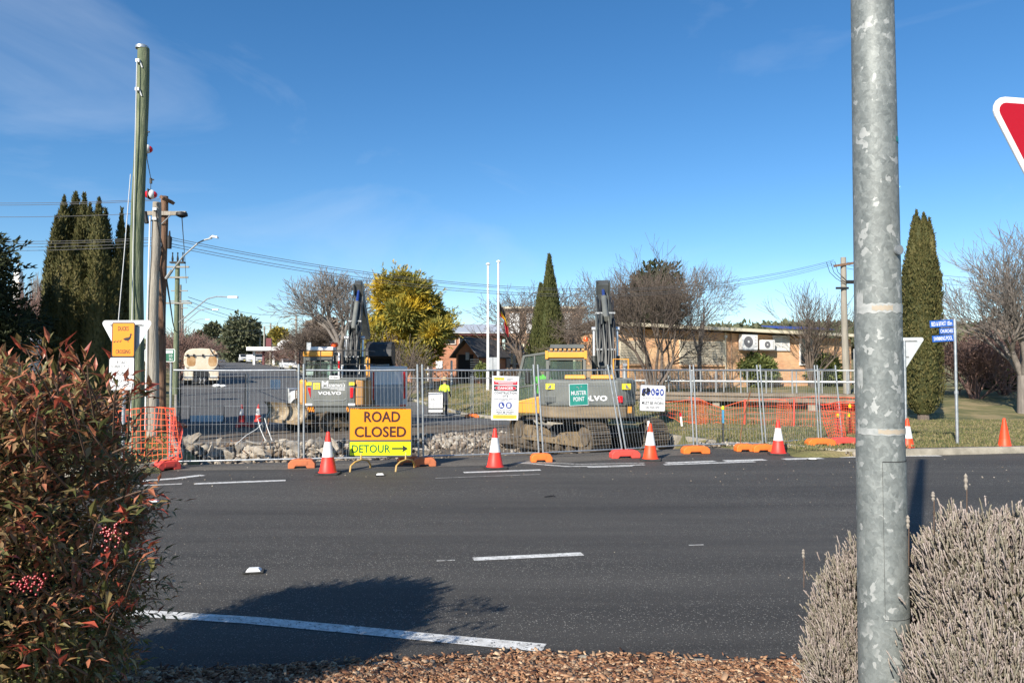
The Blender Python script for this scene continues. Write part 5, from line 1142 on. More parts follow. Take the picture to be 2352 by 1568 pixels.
for sx in (-1, 1): b.box((sx*hw*0.55, -0.03, (ap+ev)/2-0.12), (0.05, 0.05, math.hypot(hw*1.15, ap-ev+0.28)*1.0), ry=-sx*math.atan2(hw*1.15, ap-ev+0.28)*1.0)
b.build('barge_board', 'roof_grey', po)
b = MB(); b.box((-0.15, 0.52, ev*0.45), (hw*1.15, 0.06, ev*0.9+0.3)); b.build('porch_shade', 'dark_inside', po)  # black panel painted for the shade on the porch front
b = MB(); b.box((0.0, 0.48, ap*0.62), (0.25, 0.05, 0.5)); b.build('wall_lamp', 'sign_grey', po)
b = MB()
for i in range(9): b.box((hw*0.60, 0.38, 0.35+i*0.16), (0.62, 0.05, 0.08))
b.build('lit_brick_steps', 'wall_stone', po)  # pale bars stand for sunlit stepped brick, the light put into their colour
# two-storey brown hall
Y1 = 62; z1 = 0.9; xa, xc = UX(1160, Y1), UX(1338, Y1); zq = lambda v: 1.75+(846-v)/FPX*Y1-z1
h2 = thing('brown_brick_hall', 'tall brown brick building with cream roof edge behind the cypress', 'hall', (xa, Y1, z1)); L2 = xc-xa
b = MB(); b.box((L2/2, 5, zq(708)/2-0.2), (L2, 10, zq(708)+0.4)); b.build('wall', 'brick_brown', h2); b = MB(); b.box((L2/2, 5, zq(706.5)), (L2+0.7, 10.7, 0.18)); b.build('roof_edge', 'cream', h2)
for u in (1167, 1181, 1200, 1300, 1318): o = MB(); o.box((UX(u, Y1)-xa, -0.06, zq(830)), (0.28, 0.1, 3.0)); o.build('pilaster', 'cream', h2)
for u0, u1 in ((1172, 1192), (1210, 1226), (1292, 1312)): window(h2, UX((u0+u1)/2, Y1)-xa, zq(742), (u1-u0)/FPX*Y1, 1.6, bars=1, pane='wall_white')
for u0, u1 in ((1172, 1192), (1210, 1226), (1292, 1312)): window(h2, UX((u0+u1)/2, Y1)-xa, zq(815), (u1-u0)/FPX*Y1, 1.5, bars=1)
# service station with white canopy far up the street
Y2 = 128; z2 = zs(Y2)+0.1; zc_ = lambda v: 1.75+(846-v)/FPX*Y2-z2; xs_ = lambda u: UX(u, Y2)
st = thing('service_station', 'white service station building with flat canopy up the street', 'building', (xs_(640), Y2, z2)); X_ = lambda u: xs_(u)-xs_(640)
b = MB(); b.prism([(X_(612), 0), (X_(690), 0), (X_(690), zc_(783)), (X_(680), zc_(778)), (X_(622), zc_(778)), (X_(612), zc_(786))], (0, 6, 0), (1, 0, 0), (0, 0, 1), 8); b.build('shed', 'wall_white', st)
b = MB(); b.box(((X_(585)+X_(668))/2, 0, zc_(802)), (X_(668)-X_(585), 8, 0.62)); b.build('canopy', 'wall_white', st)
for u in (596, 617, 640, 662): o = MB(); o.box((X_(u), -2.5, zc_(802)/2), (0.35, 0.35, zc_(802))); o.build('column', 'maroon' if u == 617 else 'wall_white', st)
o = MB(); o.box((X_(640), 5.9, zc_(818)), (5.5, 0.1, 2.2)); o.build('shopfront', 'glass_house', st)
o = MB(); o.box((X_(609), 2, zc_(790)), (0.9, 0.5, 2.2)); o.build('price_sign', 'maroon', st)
# grey roofed house behind the small excavator, white houses at far left, church steeple
def hip_house(label, u0, u1, vb, ve, vr, Y, wall, roof, z0=None, dep=8):
    za = lambda v: 1.75+(846-v)/FPX*Y; zb0 = za(vb) if z0 is None else z0; x0_, x1_ = UX(u0, Y), UX(u1, Y)
    t = thing('house', label, 'house', (x0_, Y, zb0)); L = x1_-x0_; he = za(ve)-zb0; hr = za(vr)-zb0
    b = MB(); b.box((L/2, dep/2, he/2), (L, dep, he)); b.build('wall', wall, t)
    V = [(-0.4, -0.4, he), (L+0.4, -0.4, he), (L+0.4, dep+0.4, he), (-0.4, dep+0.4, he), (L*0.3, dep/2, hr), (L*0.7, dep/2, hr)]
    MB().add(V, [(0, 1, 5, 4), (1, 2, 5), (2, 3, 4, 5), (3, 0, 4), (3, 2, 1, 0)]).build('roof', roof, t)
    for q in (0.25, 0.7): window(t, L*q, he*0.55, L*0.16, he*0.42, bars=1)
    return t
hip_house('grey roofed house behind the small excavator boom', 712, 790, 832, 797, 768, 85, 'wall_stone', 'roof_grey', 1.2)
hip_house('white house at the far left behind the dark conifer', -60, 26, 840, 795, 770, 34, 'wall_white', 'roof_grey', 0.1, 6)
hip_house('grey roofed house between conifer and cypress group', 52, 108, 840, 800, 770, 38, 'wall_white', 'roof_dark', 0.1, 6)
Yc = 95; a = P(42, 626, Yc); t = thing('church_steeple', 'white church bell tower with a cross above the dark conifer', 'church', (a.x, Yc, 2.0)); zc2 = lambda v: 1.75+(846-v)/FPX*Yc-2.0; ww = 16/FPX*Yc
b = MB(); b.box((0, 0, zc2(690)/2), (ww*1.3, ww*1.3, zc2(690))); b.build('tower', 'wall_white', t); b = MB(); b.box((0, 0, (zc2(650)+zc2(690))/2), (ww*1.05, ww*1.05, zc2(650)-zc2(690))); b.build('belfry_base', 'wall_white', t)
b = MB(); b.box((0, 0, zc2(649)), (ww*1.2, ww*1.2, 0.15)); b.build('ledge', 'wall_stone', t); b = MB(); b.box((0, 0, (zc2(622)+zc2(648))/2), (ww*0.95, ww*0.95, zc2(622)-zc2(648)), top=(0.85, 0.85)); b.build('belfry', 'wall_white', t)
b = MB(); b.lathe([(ww*0.42, zc2(622)), (ww*0.34, zc2(619)), (0.1, zc2(617))], 10); b.build('dome', 'wall_white', t); b = MB(); b.box((0, 0, zc2(610)), (0.10, 0.10, zc2(603)-zc2(618))); b.box((0, 0, zc2(608)), (0.5, 0.10, 0.10)); b.build('cross', 'sign_white', t)

# ------------------------------------------------------------------ footbridge
Ab, Bb = Vector((5.2, 34.5, 0.66)), Vector((15.6, 29.4, 0.58)); dv = (Bb-Ab); Lb = dv.length; rb = math.atan2(dv.y, dv.x)
fb = thing('footbridge', 'low timber footbridge with galvanised handrails in front of the house', 'footbridge', Ab, rb)
n = 56
pm = MB(); pm.box((0, 0, 0), (Lb/n-0.012, 1.9, 0.05)); pk = pm.build('deck_plank', 'timber_deck', fb); pk.location = (Lb/n*0.5, 0.95, -0.025)
for i in range(1, n):
    c = pk.copy(); col.objects.link(c); c.location = (Lb/n*(i+0.5), 0.95, -0.025)
for y in (0.1, 1.8): b = MB(); b.box((Lb/2, y, -0.20), (Lb, 0.12, 0.28)); b.build('beam', 'timber_deck', fb)
b = MB(); b.box((Lb/2, -0.02, -0.04), (Lb, 0.04, 0.14)); b.build('kick_board', 'timber_deck', fb)
for y in (0.03, 1.87):
    for z in (1.0, 0.52): b = MB(); b.tube([(0, y, z), (Lb, y, z)], 0.032, 8); b.build('rail', 'galv_dull', fb, smooth=True)
    k = 11
    for i in range(k+1): b = MB(); b.tube([(Lb*i/k, y, -0.1), (Lb*i/k, y, 1.0)], 0.032, 8); b.build('rail_post', 'galv_dull', fb, smooth=True)
for x in (0.6, Lb*0.36, Lb*0.7, Lb-0.6): b = MB(); b.box((x, 0.95, -0.65), (0.3, 1.5, 0.7)); b.build('pier', 'kerb_concrete', fb)

# ------------------------------------------------------------------ vehicles
def wheel(par, x, y, r_, w, hub='galv_dull'):
    b = MB(); b.cyl((x-w/2, y, r_), (x+w/2, y, r_), r_, n=18); wl_ = b.build('wheel', 'rubber', par, smooth=True)
    b = MB(); b.cyl((x-w/2-0.01, y, r_), (x+w/2+0.01, y, r_), r_*0.58, n=14); b.build('rim', hub, wl_, smooth=True)
def car(label, u, v, Y, rz, paint, kind='ute', sc=1.0):
    z = zs(Y)+0.02; t = thing('parked_car', label, 'car', (UX(u, Y), Y, z), rz, 'cars parked up the street')
    # front looks to local -Y
    if kind == 'sedan': prof = [(-2.25, 0.3), (-2.3, 0.62), (-1.35, 0.92), (-0.75, 1.40), (0.75, 1.42), (1.5, 0.98), (2.25, 0.92), (2.3, 0.35)]
    elif kind == 'van': prof = [(-2.3, 0.3), (-2.35, 0.8), (-1.75, 1.05), (-1.15, 1.85), (2.3, 1.95), (2.35, 0.35)]
    else: prof = [(-2.55, 0.4), (-2.6, 0.95), (-1.3, 1.12), (-0.65, 1.72), (0.75, 1.75), (1.0, 1.15), (2.5, 1.12), (2.55, 0.45)]
    b = MB(); b.prism([(y, z_) for y, z_ in prof], (-0.9, 0, 0), (0, 1, 0), (0, 0, 1), 1.8); b.build('body', paint, t, bevel=0.09, seg=3)
    gz_ = [(p, q) for p, q in prof if q > (0.9 if kind == 'sedan' else 1.05)]
    a_, c_ = gz_[0], gz_[1]; mid = ((a_[0]+c_[0])/2, (a_[1]+c_[1])/2); L = math.hypot(c_[0]-a_[0], c_[1]-a_[1]); an = math.atan2(c_[1]-a_[1], c_[0]-a_[0])
    b = MB(); b.box((0, mid[0]-0.02, mid[1]+0.015), (1.5, L*0.82, 0.04), rx=an); b.build('windscreen', 'glass_dark', t)
    for sx in (-1, 1):
        b = MB(); b.box((sx*0.905, 0.0, (c_[1]+a_[1])/2), (0.02, 1.5, (c_[1]-a_[1])*0.72)); b.build('side_window', 'glass_dark', t)
        b = MB(); b.box((sx*0.66, prof[1][0]-0.01, prof[1][1]-0.10), (0.36, 0.06, 0.15)); b.build('headlight', 'chrome', t)
        for y in (-1.4, 1.45): wheel(t, sx*0.80, y, 0.36, 0.24)
    b = MB(); b.box((0, prof[1][0]-0.02, prof[1][1]-0.17), (0.8, 0.05, 0.18)); b.build('grille', 'ink', t); b = MB(); b.box((0, prof[0][0]-0.08, 0.42), (1.76, 0.16, 0.2)); b.build('bumper', 'ink' if kind == 'ute' else paint, t)
    b = MB(); b.box((0, prof[0][0]-0.17, 0.45), (0.37, 0.01, 0.11)); b.build('number_plate', 'sign_yellow', t)
    t.scale = (sc, sc, sc); return t
rs = R(24)
car('dark red car parked farthest of the row up the street', 544, 832, 172, rs, 'car_red', 'sedan')
car('white ute with black bumper second in the parked row', 560, 834, 160, rs, 'white_body', 'ute')
car('white hatchback between the two utes of the parked row', 577, 835, 152, rs, 'white_body', 'van', 0.92)
car('white ute nearest of the parked row up the street', 594, 836, 144, rs, 'white_body', 'ute', 1.05)
car('white sedan parked alone on the verge left of the small excavator', 662, 848, 98, rs, 'white_body', 'sedan')

# tanker parked up the street, seen from behind
Yt = 58.0; t = thing('water_tanker', 'rust stained cream water tanker parked on the street, seen from behind', 'tanker truck', (UX(463, Yt), Yt, zs(Yt)), R(24)); s_ = FPX/Yt
def oval(w, h, n=28, zc=0): return [(w/2*math.copysign(abs(math.cos(a))**0.55, math.cos(a)), zc+h/2*math.copysign(abs(math.sin(a))**0.75, math.sin(a))) for a in [2*math.pi*i/n for i in range(n)]]
b = MB(); b.prism(oval(2.5, 1.75, zc=2.0), (0, 0, 0), (1, 0, 0), (0, 0, 1), 5.2); tk = b.build('tank', 'tank_cream', t, bevel=0.06, seg=3)
b = MB(); b.box((0, -0.03, 2.32), (2.46, 0.05, 0.06)); b.build('rear_rail', 'galv_dull', tk)
for x in (-0.72, 0.82): b = MB(); b.prism([(p*0.42+x, q*0.5+1.0) for p, q in oval(1.5, 1.6, zc=1.75)], (0, -0.006, 0), (1, 0, 0), (0, 0, 1), 0.004); b.build('rust_stain', 'tank_rust', tk)
for x in (-1.0, -0.55, 0.1, 1.05): b = MB(); b.box((x, -0.06, 2.32), (0.12, 0.1, 0.2)); b.build('latch', 'ink', tk)
b = MB(); b.tube([(0.6, -0.06, 2.85), (0.85, -0.08, 2.4), (1.2, -0.06, 2.25)], 0.03, 6); b.build('hose', 'ink', tk)
b = MB(); b.box((0, 2.6, 0.85), (1.0, 5.6, 0.3)); b.box((0, 0.1, 0.95), (2.3, 0.2, 0.35)); b.build('chassis', 'black_metal', t)
for x in (-0.92, 0.92):
    b = MB(); b.box((x, -0.05, 0.78), (0.72, 0.10, 0.80)); b.build('mud_guard', 'tank_cream', t, bevel=0.03); b = MB(); b.box((x, -0.11, 0.62), (0.55, 0.02, 0.16)); b.build('tail_light', 'light_red' if x > 2 else 'sign_white', t)
    for y in (0.6, 1.7, 5.6): wheel(t, x, y, 0.48, 0.55)
for i in range(5): b = MB(); x = -0.3+0.14*i; b.tube([(x, -0.05, 0.9), (x+0.1, -0.15, 0.4), (x+0.05, -0.1, 0.15), (x+0.2, 0.0, 0.5)], 0.025, 6); b.build('hose', 'rope_pale' if i % 2 else 'ink', t)
b = MB(); b.box((0, 6.4, 1.5), (2.3, 1.7, 1.9)); b.build('cab', 'white_body', t, bevel=0.1)
t2 = thing('white_bag', 'white bag lying on the road behind the tanker', 'bag', P(498, 881, 55)); t2.location.z = zs(55); b = MB(); b.ball((0, 0, 0.12), (0.35, 0.25, 0.14), 10, 6); b.ball((0.45, 0.05, 0.10), (0.25, 0.2, 0.12), 10, 6); b.build('body', 'white_paint', t2, smooth=True)

# white service truck behind the small excavator
tr = thing('service_truck', 'white service truck with box body parked behind the small excavator', 'truck', (UX(822, 28.0), 28.0, zs(28.0)), R(52))
# front looks to local +Y (up the street and left); rear with lights at -Y
b = MB(); b.box((0, -0.2, 1.28), (1.95, 3.0, 1.75)); bx_ = b.build('box_body', 'white_body', tr, bevel=0.04)
b = MB(); b.box((-0.05, -1.72, 1.02), (1.45, 0.04, 0.95)); b.build('tailgate', 'sign_grey', bx_)
for x in (-0.76, 0.76):
    b = MB(); b.box((x, -1.745, 1.45), (0.07, 0.03, 1.0)); b.build('reflective_strip', 'light_red', bx_); b = MB(); b.box((x*0.85, -1.76, 0.62), (0.3, 0.05, 0.26)); b.build('tail_light', 'light_red', bx_)
b = MB(); b.box((0, -1.75, 0.40), (1.9, 0.22, 0.18)); b.build('bumper', 'galv_dull', tr); b = MB(); b.box((0, 0.3, 0.55), (0.9, 4.2, 0.2)); b.build('chassis', 'black_metal', tr)
b = MB(); b.prism([(1.42, 0.45), (3.0, 0.45), (3.05, 1.15), (2.55, 1.25), (2.15, 1.95), (1.42, 1.98)], (-0.9, 0, 0), (0, 1, 0), (0, 0, 1), 1.8); cb_ = b.build('cab', 'white_body', tr, bevel=0.08)
for sx in (-1, 1):
    b = MB(); b.box((sx*0.91, 1.85, 1.55), (0.02, 0.7, 0.5)); b.build('side_window', 'glass_dark', cb_); b = MB(); b.cyl((sx*0.86, 2.45, 0.42), (sx*0.925, 2.45, 0.42), 0.50, n=18); b.build('wheel_arch', 'rubber', cb_)
    for y in (-0.9, 2.45): wheel(tr, sx*0.82, y, 0.40, 0.26)
b = MB(); b.tube([(-0.8, 3.1, 0.5), (-0.8, 3.2, 1.25), (0.8, 3.2, 1.25), (0.8, 3.1, 0.5)], 0.05, 8); b.build('bull_bar', 'chrome', tr)
for x in (-0.6, 0.2): b = MB(); b.tube([(x, -1.5, 2.2), (x, 1.3, 2.2)], 0.025, 6); b.build('roof_rail', 'white_paint', tr)
# dark sign frame with a white board on the site, and a framed white board by the worker
def frame_sign(name, label, u0, u1, v0, v1, vb0, vb1, Y, z0, words=None):
    w = (u1-u0)/FPX*Y; za = lambda v: 1.75+(846-v)/FPX*Y-z0; t = thing(name, label, 'sign', (UX((u0+u1)/2, Y), Y, z0), R(4))
    f = MB(); f.tube([(-w/2, 0, 0.02), (-w/2, 0, za(v0)), (w/2, 0, za(v0)), (w/2, 0, 0.02)], 0.022, 8); f.build('frame', 'black_metal', t)
    for x in (-w/2, w/2): f = MB(); f.tube([(x, -0.3, 0.015), (x, 0.3, 0.015)], 0.018, 6); f.build('leg', 'black_metal', t)
    f = MB(); f.box((0, 0.0, (za(vb0)+za(vb1))/2), (w*0.97, 0.012, za(vb0)-za(vb1))); bd_ = f.build('board', 'sign_white', t)
    if words: text('lettering', words[0], words[1], words[2], 'ink', bd_, (words[3], -0.008, (za(vb0)+za(vb1))/2+words[4]))
    return t
frame_sign('frame_sign', 'black sign frame with a low white board standing in the shade', 440, 516, 932, 976, 953, 973, 29.0, zs(29))
f2 = frame_sign('board_sign', 'framed white board standing beside the worker in the straw hat', 984, 1018, 899, 951, 901, 946, 33.2, zs(33.2), ('ch', 0.16, 0.11, -0.13, 0.14))
f = MB(); f.box((0, -0.012, 0.36), (0.62, 0.012, 0.05)); f.build('cross_bar', 'ink', f2)
# ------------------------------------------------------------------ excavators
mk('mud_dark', (0.15, 0.11, 0.065), (0.25, 0.185, 0.11), 4, 0.95, bump=0.5, bscale=20, spots=(6, 0.60, (0.07, 0.055, 0.04)))
def undercarriage(root, L, W, gauge, r_, th, blade=None, mat_frame='mud_dark'):
    Mr = Matrix.Rotation(th, 4, 'Z')
    pad = MB(); pad.box((0, 0, 0), (W, 0.145, 0.035)); pad.box((0, 0.045, 0.03), (W*0.98, 0.022, 0.035)); pad.box((0, -0.03, 0.022), (W*0.98, 0.018, 0.02))
    pm = None
    for sx in (-1, 1):
        cx = sx*gauge/2; n = int((2*(L-2*r_)+2*math.pi*r_)/0.165); per = 2*(L-2*r_)+2*math.pi*r_; half = (L-2*r_)/2
        def path(q):
            q = (q % 1.0)*per; st = L-2*r_
            if q < st: return (-half+q, 2*r_, 0.0)
            q -= st
            if q < math.pi*r_: a = q/r_; return (half+r_*math.sin(a), r_+r_*math.cos(a), a)
            q -= math.pi*r_
            if q < st: return (half-q, 0.0, math.pi)
            q -= st; a = q/r_; return (-half-r_*math.sin(a), r_-r_*math.cos(a), math.pi+a)
        b = MB(); V = []; m = 40
        for i in range(m):
            y, z, a = path(i/m); ri = 0.05
            for x in (-W*0.3, W*0.3): V.append((cx+x, y-ri*math.sin(a), z+0.03-ri*math.cos(a)*1.0))
        F = [(2*i, 2*i+1, (2*i+3) % (2*m), (2*i+2) % (2*m)) for i in range(m)]
        b.add(V, F, M=Mr); trk = b.build('track', 'track_steel', root)
        if pm is None:
            po_ = pad.build('track_pad', 'track_steel', trk); pm = po_.data; first = po_
        for i in range(n):
            y, z, a = path((i+0.5)/n); o = first if (i == 0 and sx == -1) else bpy.data.objects.new('track_pad', pm)
            if o is not first: col.objects.link(o)
            o.parent = trk; o.matrix_local = Mr @ Matrix.Translation((cx, y, z+0.03)) @ Matrix.Rotation(-a, 4, 'X')
        b = MB(); hw = W*0.30
        out = [(-half*0.98, r_*0.62), (-half*0.75, r_*1.42), (-half*0.30, r_*1.28), (-half*0.12, r_*0.86), (half*0.25, r_*0.80), (half*0.45, r_*1.45), (half*0.78, r_*1.50), (half*1.0, r_*0.66), (half*0.9, r_*0.46), (-half*0.9, r_*0.46)]
        b.prism(out, (cx-hw, 0, 0.03), (0, 1, 0), (0, 0, 1), 2*hw, M=Mr); fr_ = b.build('track_frame', mat_frame, root, bevel=0.015)
        b = MB()
        for i in range(6):
            y = lerp(-half*0.85, half*0.85, i/5); b.cyl((cx-hw*0.95, y, r_*0.30), (cx+hw*0.95, y, r_*0.30), r_*0.23, n=12, M=Mr)
        b.build('rollers', 'track_steel', fr_, smooth=True)
        for y, nm in ((half, 'idler'), (-half, 'sprocket')):
            b = MB(); b.cyl((cx-hw*0.9, y, r_+0.03), (cx+hw*0.9, y, r_+0.03), r_*0.86, n=20, M=Mr); b.cyl((cx-hw*1.15, y, r_+0.03), (cx+hw*1.15, y, r_+0.03), r_*0.40, n=14, M=Mr); b.build(nm, 'track_steel', fr_, smooth=True)
    b = MB(); b.box((0, 0, r_*1.25), (gauge*0.9, L*0.42, r_*0.75), M=Mr, top=(0.7, 0.8)); b.lathe([(0.62, r_*1.5), (0.62, r_*2.15)], 24); b.build('car_body', 'black_metal', root)
    if blade:
        bw, y0, z0, z1 = blade; prof = []
        for i in range(9):
            q = i/8; prof.append((y0-0.20*math.sin(math.pi*q)+0.10*(1-q), lerp(z0, z1, q)))
        poly = prof+[(y-0.05, z) for y, z in prof[::-1]]
        b = MB(); b.prism(poly, (-bw/2, 0, 0), (0, 1, 0), (0, 0, 1), bw, M=Mr); bl = b.build('dozer_blade', 'blade_steel', root)
        b = MB(); b.box((0, y0+0.105, z0+0.03), (bw, 0.02, 0.10), M=Mr); b.build('cutting_edge', 'mud', bl)
        for x in (-0.35, 0.35): b = MB(); b.box((x, y0-0.65, z0+0.12), (0.10, 1.3, 0.12), M=Mr); b.build('blade_arm', 'exc_grey2', bl)
        for x in (-bw/2, bw/2): b = MB(); b.prism(poly, (x-0.015, 0, 0), (0, 1, 0), (0, 0, 1), 0.03, M=Mr @ Matrix.Translation((0, 0.0, 0))); b.build('end_plate', 'mud', bl)

def plate_poly(hw, back, front, flat): return [(-hw, front), (-hw, -lerp(0, back, 0.72)), (-lerp(flat, hw, 0.45), -back*0.93), (-flat, -back), (flat, -back), (lerp(flat, hw, 0.45), -back*0.93), (hw, -lerp(0, back, 0.72)), (hw, front)]
def boomset(root, x, pts, w, arm=None, hoses=6, seed=1, cyl_base=(0.95, 1.25), cyl_top=0.52, mat='boom_dark'):
    """pts: (y, z, depth) stations of the boom"""
    rd = random.Random(seed); b = MB(); V = []
    for i, (y, z, dp) in enumerate(pts):
        a = pts[max(i-1, 0)]; c = pts[min(i+1, len(pts)-1)]; t_ = Vector((0, c[0]-a[0], c[1]-a[1])).normalized(); nn = Vector((0, -t_.z, t_.y))
        wf = (0.85, 1.0, 1.0, 0.85, 0.55)[i]
        for sx, sn in ((-1, -1), (1, -1), (1, 1), (-1, 1)): V.append(Vector((x+sx*w*wf/2, y, z))+nn*(sn*dp/2))
    k = len(pts); F = [(i*4+j, i*4+(j+1) % 4, i*4+4+(j+1) % 4, i*4+4+j) for i in range(k-1) for j in range(4)]+[(0, 3, 2, 1), (k*4-4, k*4-3, k*4-2, k*4-1)]
    b.add(V, F); bo = b.build('boom', mat, root, bevel=0.02)
    def on(q, off):                                     # point on the back of the boom (side seen by the camera)
        f = q*(k-1); i = min(int(f), k-2); f -= i; a, c = pts[i], pts[i+1]; y, z, dp = (lerp(a[j], c[j], f) for j in range(3))
        t_ = Vector((0, c[0]-a[0], c[1]-a[1])).normalized(); nn = Vector((0, -t_.z, t_.y)); return Vector((0, y, z))+nn*(dp/2+off)
    for sx in (-1, 1):                                  # lift cylinders
        p0 = Vector((x+sx*(w/2+0.10), cyl_base[0], cyl_base[1])); p1 = on(cyl_top, -0.25); p1.x = x+sx*(w/2+0.10); mid = p0.lerp(p1, 0.62)
        b = MB(); b.cyl(p0, mid, 0.075, n=12); b.cyl(mid, mid+(p1-mid)*0.04, 0.085, n=12); lc = b.build('lift_cylinder', mat, root, smooth=True); b = MB(); b.cyl(mid, p1, 0.042, n=10); b.cyl(p1+Vector((-0.07, 0, 0)), p1+Vector((0.07, 0, 0)), 0.075, n=12); b.build('rod', 'chrome', lc, smooth=True)
    p0 = on(0.50, 0.16); p1 = on(0.985, 0.14); p0.x = p1.x = x; mid = p0.lerp(p1, 0.66)     # arm cylinder on the back of the boom
    b = MB(); b.cyl(p0, mid, 0.085, n=14); b.cyl(mid, mid+(p1-mid)*0.06, 0.10, n=14); ac_ = b.build('arm_cylinder', 'exc_grey', root, smooth=True); b = MB(); b.cyl(mid, p1, 0.05, n=10); b.build('rod', 'chrome_sky_reflection', ac_, smooth=True)
    b = MB()
    for sx in (-1, 1): b.box((x+sx*0.13, p0.y, p0.z), (0.04, 0.25, 0.30)); b.box((x+sx*w*0.42, p1.y-0.02, p1.z+0.02), (0.045, 0.22, 0.42), rx=R(20))
    b.build('cylinder_lugs', mat, bo)
    for i in range(hoses):
        xo = x+lerp(-w*0.62, w*0.62, (i+0.5)/hoses)+rd.uniform(-0.02, 0.02); n = 12; P_ = []
        for j in range(n):
            q = lerp(0.03, 0.92-0.06*(i % 3), j/(n-1)); p = on(q, 0.05+0.03*math.sin(j*1.3+i)+(0.10 if 3 < j < 7 else 0.0)); p.x = xo+0.025*math.sin(j*0.9+i*2); P_.append(p)
        b = MB(); b.tube(P_, 0.021, 6); b.build('hose', 'hose' if i % 3 else 'exc_grey2', bo, smooth=True)
    for q in (0.18, 0.30, 0.62): p = on(q, 0.05); b = MB(); b.box((x, p.y, p.z), (w*1.25, 0.05, 0.05)); b.build('hose_clamp', 'galv_dull' if q > 0.2 else mat, bo)
    if arm:
        y1, z1, _ = pts[-1]; ax, ay, az = arm; b = MB(); a0 = Vector((x, y1, z1)); a1 = Vector((ax, ay, az)); d_ = (a1-a0).normalized(); up = d_.cross(Vector((1, 0, 0))).normalized()
        V = []
        for p, dp in ((a0-d_*0.5, 0.30), (a0, 0.48), (a1, 0.26)):
            for sx, sn in ((-1, -1), (1, -1), (1, 1), (-1, 1)): V.append(p+Vector((sx*w*0.36, 0, 0))+up*(sn*dp/2))
        b.add(V, [(i*4+j, i*4+(j+1) % 4, i*4+4+(j+1) % 4, i*4+4+j) for i in range(2) for j in range(4)]+[(0, 3, 2, 1), (8, 9, 10, 11)]); b.build('arm', mat, root, bevel=0.015)
    return bo
def bucket(root, c, w, sz, rot=0.0, mat='black_metal'):
    out = []; n = 9
    for i in range(n+1):
        a = R(200-230*i/n); out.append((sz*0.62*math.cos(a), sz*0.62*math.sin(a)))
    inn = [(p*0.88, q*0.88) for p, q in out[::-1]]; Mb = Matrix.Translation(Vector(c)) @ Matrix.Rotation(rot, 4, 'X')
    b = MB(); b.prism(out+inn, (-w/2, 0, 0), (0, 1, 0), (0, 0, 1), w, M=Mb); bk = b.build('bucket', mat, root)
    for x in (-w/2, w/2-0.03): b = MB(); b.prism(out, (x, 0, 0), (0, 1, 0), (0, 0, 1), 0.03, M=Mb); b.build('side_plate', mat, bk)
    e = out[-1]
    for i in range(5): b = MB(); b.box((lerp(-w/2+0.06, w/2-0.06, i/4), e[0]*1.08, e[1]*1.08), (0.07, 0.05, 0.16), rx=R(-30), M=Mb); b.build('tooth', 'exc_grey', bk)
    return bk

# --- large excavator on the right
ZG = -0.45
ex = thing('large_excavator', 'large muddy grey excavator with open cab door, rear towards the fence', 'excavator', (2.02, 20.45, ZG), R(-4))
undercarriage(ex, 3.75, 0.60, 2.0, 0.40, R(37))
b = MB(); b.prism(plate_poly(1.24, 1.95, -1.1, 0.75), (0, 0, 1.24), (1, 0, 0), (0, 1, 0), 0.68); cwt = b.build('counterweight', 'exc_grey', ex, bevel=0.07, seg=3)
b = MB(); b.prism(plate_poly(1.225, 1.935, -1.1, 0.74), (0, 0, 0.95), (1, 0, 0), (0, 1, 0), 0.30); b.build('counterweight_base', 'exc_muddy', ex, bevel=0.05, seg=3)
b = MB(); b.box((0, -0.2, 1.12), (2.4, 2.0, 0.3)); b.build('platform', 'exc_muddy', ex)
text('maker_lettering', 'VOLVO', 0.80, 0.135, 'sign_white', cwt, (0.09, -1.9535, 1.46), bold=0.045, spacing=1.1)
for x, n_, m_ in ((-0.92, 'lamp_recess', 'exc_grey2'), (0.80, 'tail_light', 'light_red')):
    b = MB(); b.box((x, -1.90 if abs(x) < 0.85 else -1.86, 1.43), (0.30 if x < 0 else 0.15, 0.10, 0.17), rz=R(-9 if x < 0 else 9)); b.build(n_, m_, cwt, bevel=0.02)
for x, a in ((-0.93, -13), (0.97, 13)): b = MB(); b.box((x, -1.885, 1.75), (0.23, 0.012, 0.145), rz=R(a)); st_ = b.build('warning_sticker', 'sign_yellow', cwt); b = MB(); b.prism([(-0.07, -0.05), (0.0, 0.05), (0.06, -0.03), (0.1, -0.05)], (x, -1.896, 1.75), (1, 0, 0), (0, 0, 1), 0.001); b.build('sticker_print', 'ink_grey', st_)
b = MB(); b.box((1.05, -1.84, 1.17), (0.11, 0.012, 0.16), rz=R(22)); b.build('reflector', 'exc_yellow', cwt)
for x, w in ((-0.30, 0.55), (0.40, 0.62)): b = MB(); b.box((x, -1.25, 1.985), (w, 0.75, 0.10), top=(0.92, 0.9)); b.build('engine_hood', 'exc_yellow', ex, bevel=0.02)
b = MB(); b.box((0.5, -0.4, 1.6), (1.4, 1.6, 0.7)); b.build('engine_bay', 'exc_grey2', ex, bevel=0.03)
b = MB(); b.tube([(1.0, -1.05, 1.9), (1.0, -1.05, 2.22), (1.0, -1.12, 2.3)], 0.06, 10); b.build('exhaust', 'galv_dull', ex, smooth=True)
b = MB(); b.tube([(0.75, -0.4, 1.9), (0.75, -0.4, 2.45), (1.15, -0.4, 2.45), (1.15, -0.4, 1.9)], 0.025, 8); b.build('grab_rail', 'exc_yellow', ex, smooth=True)
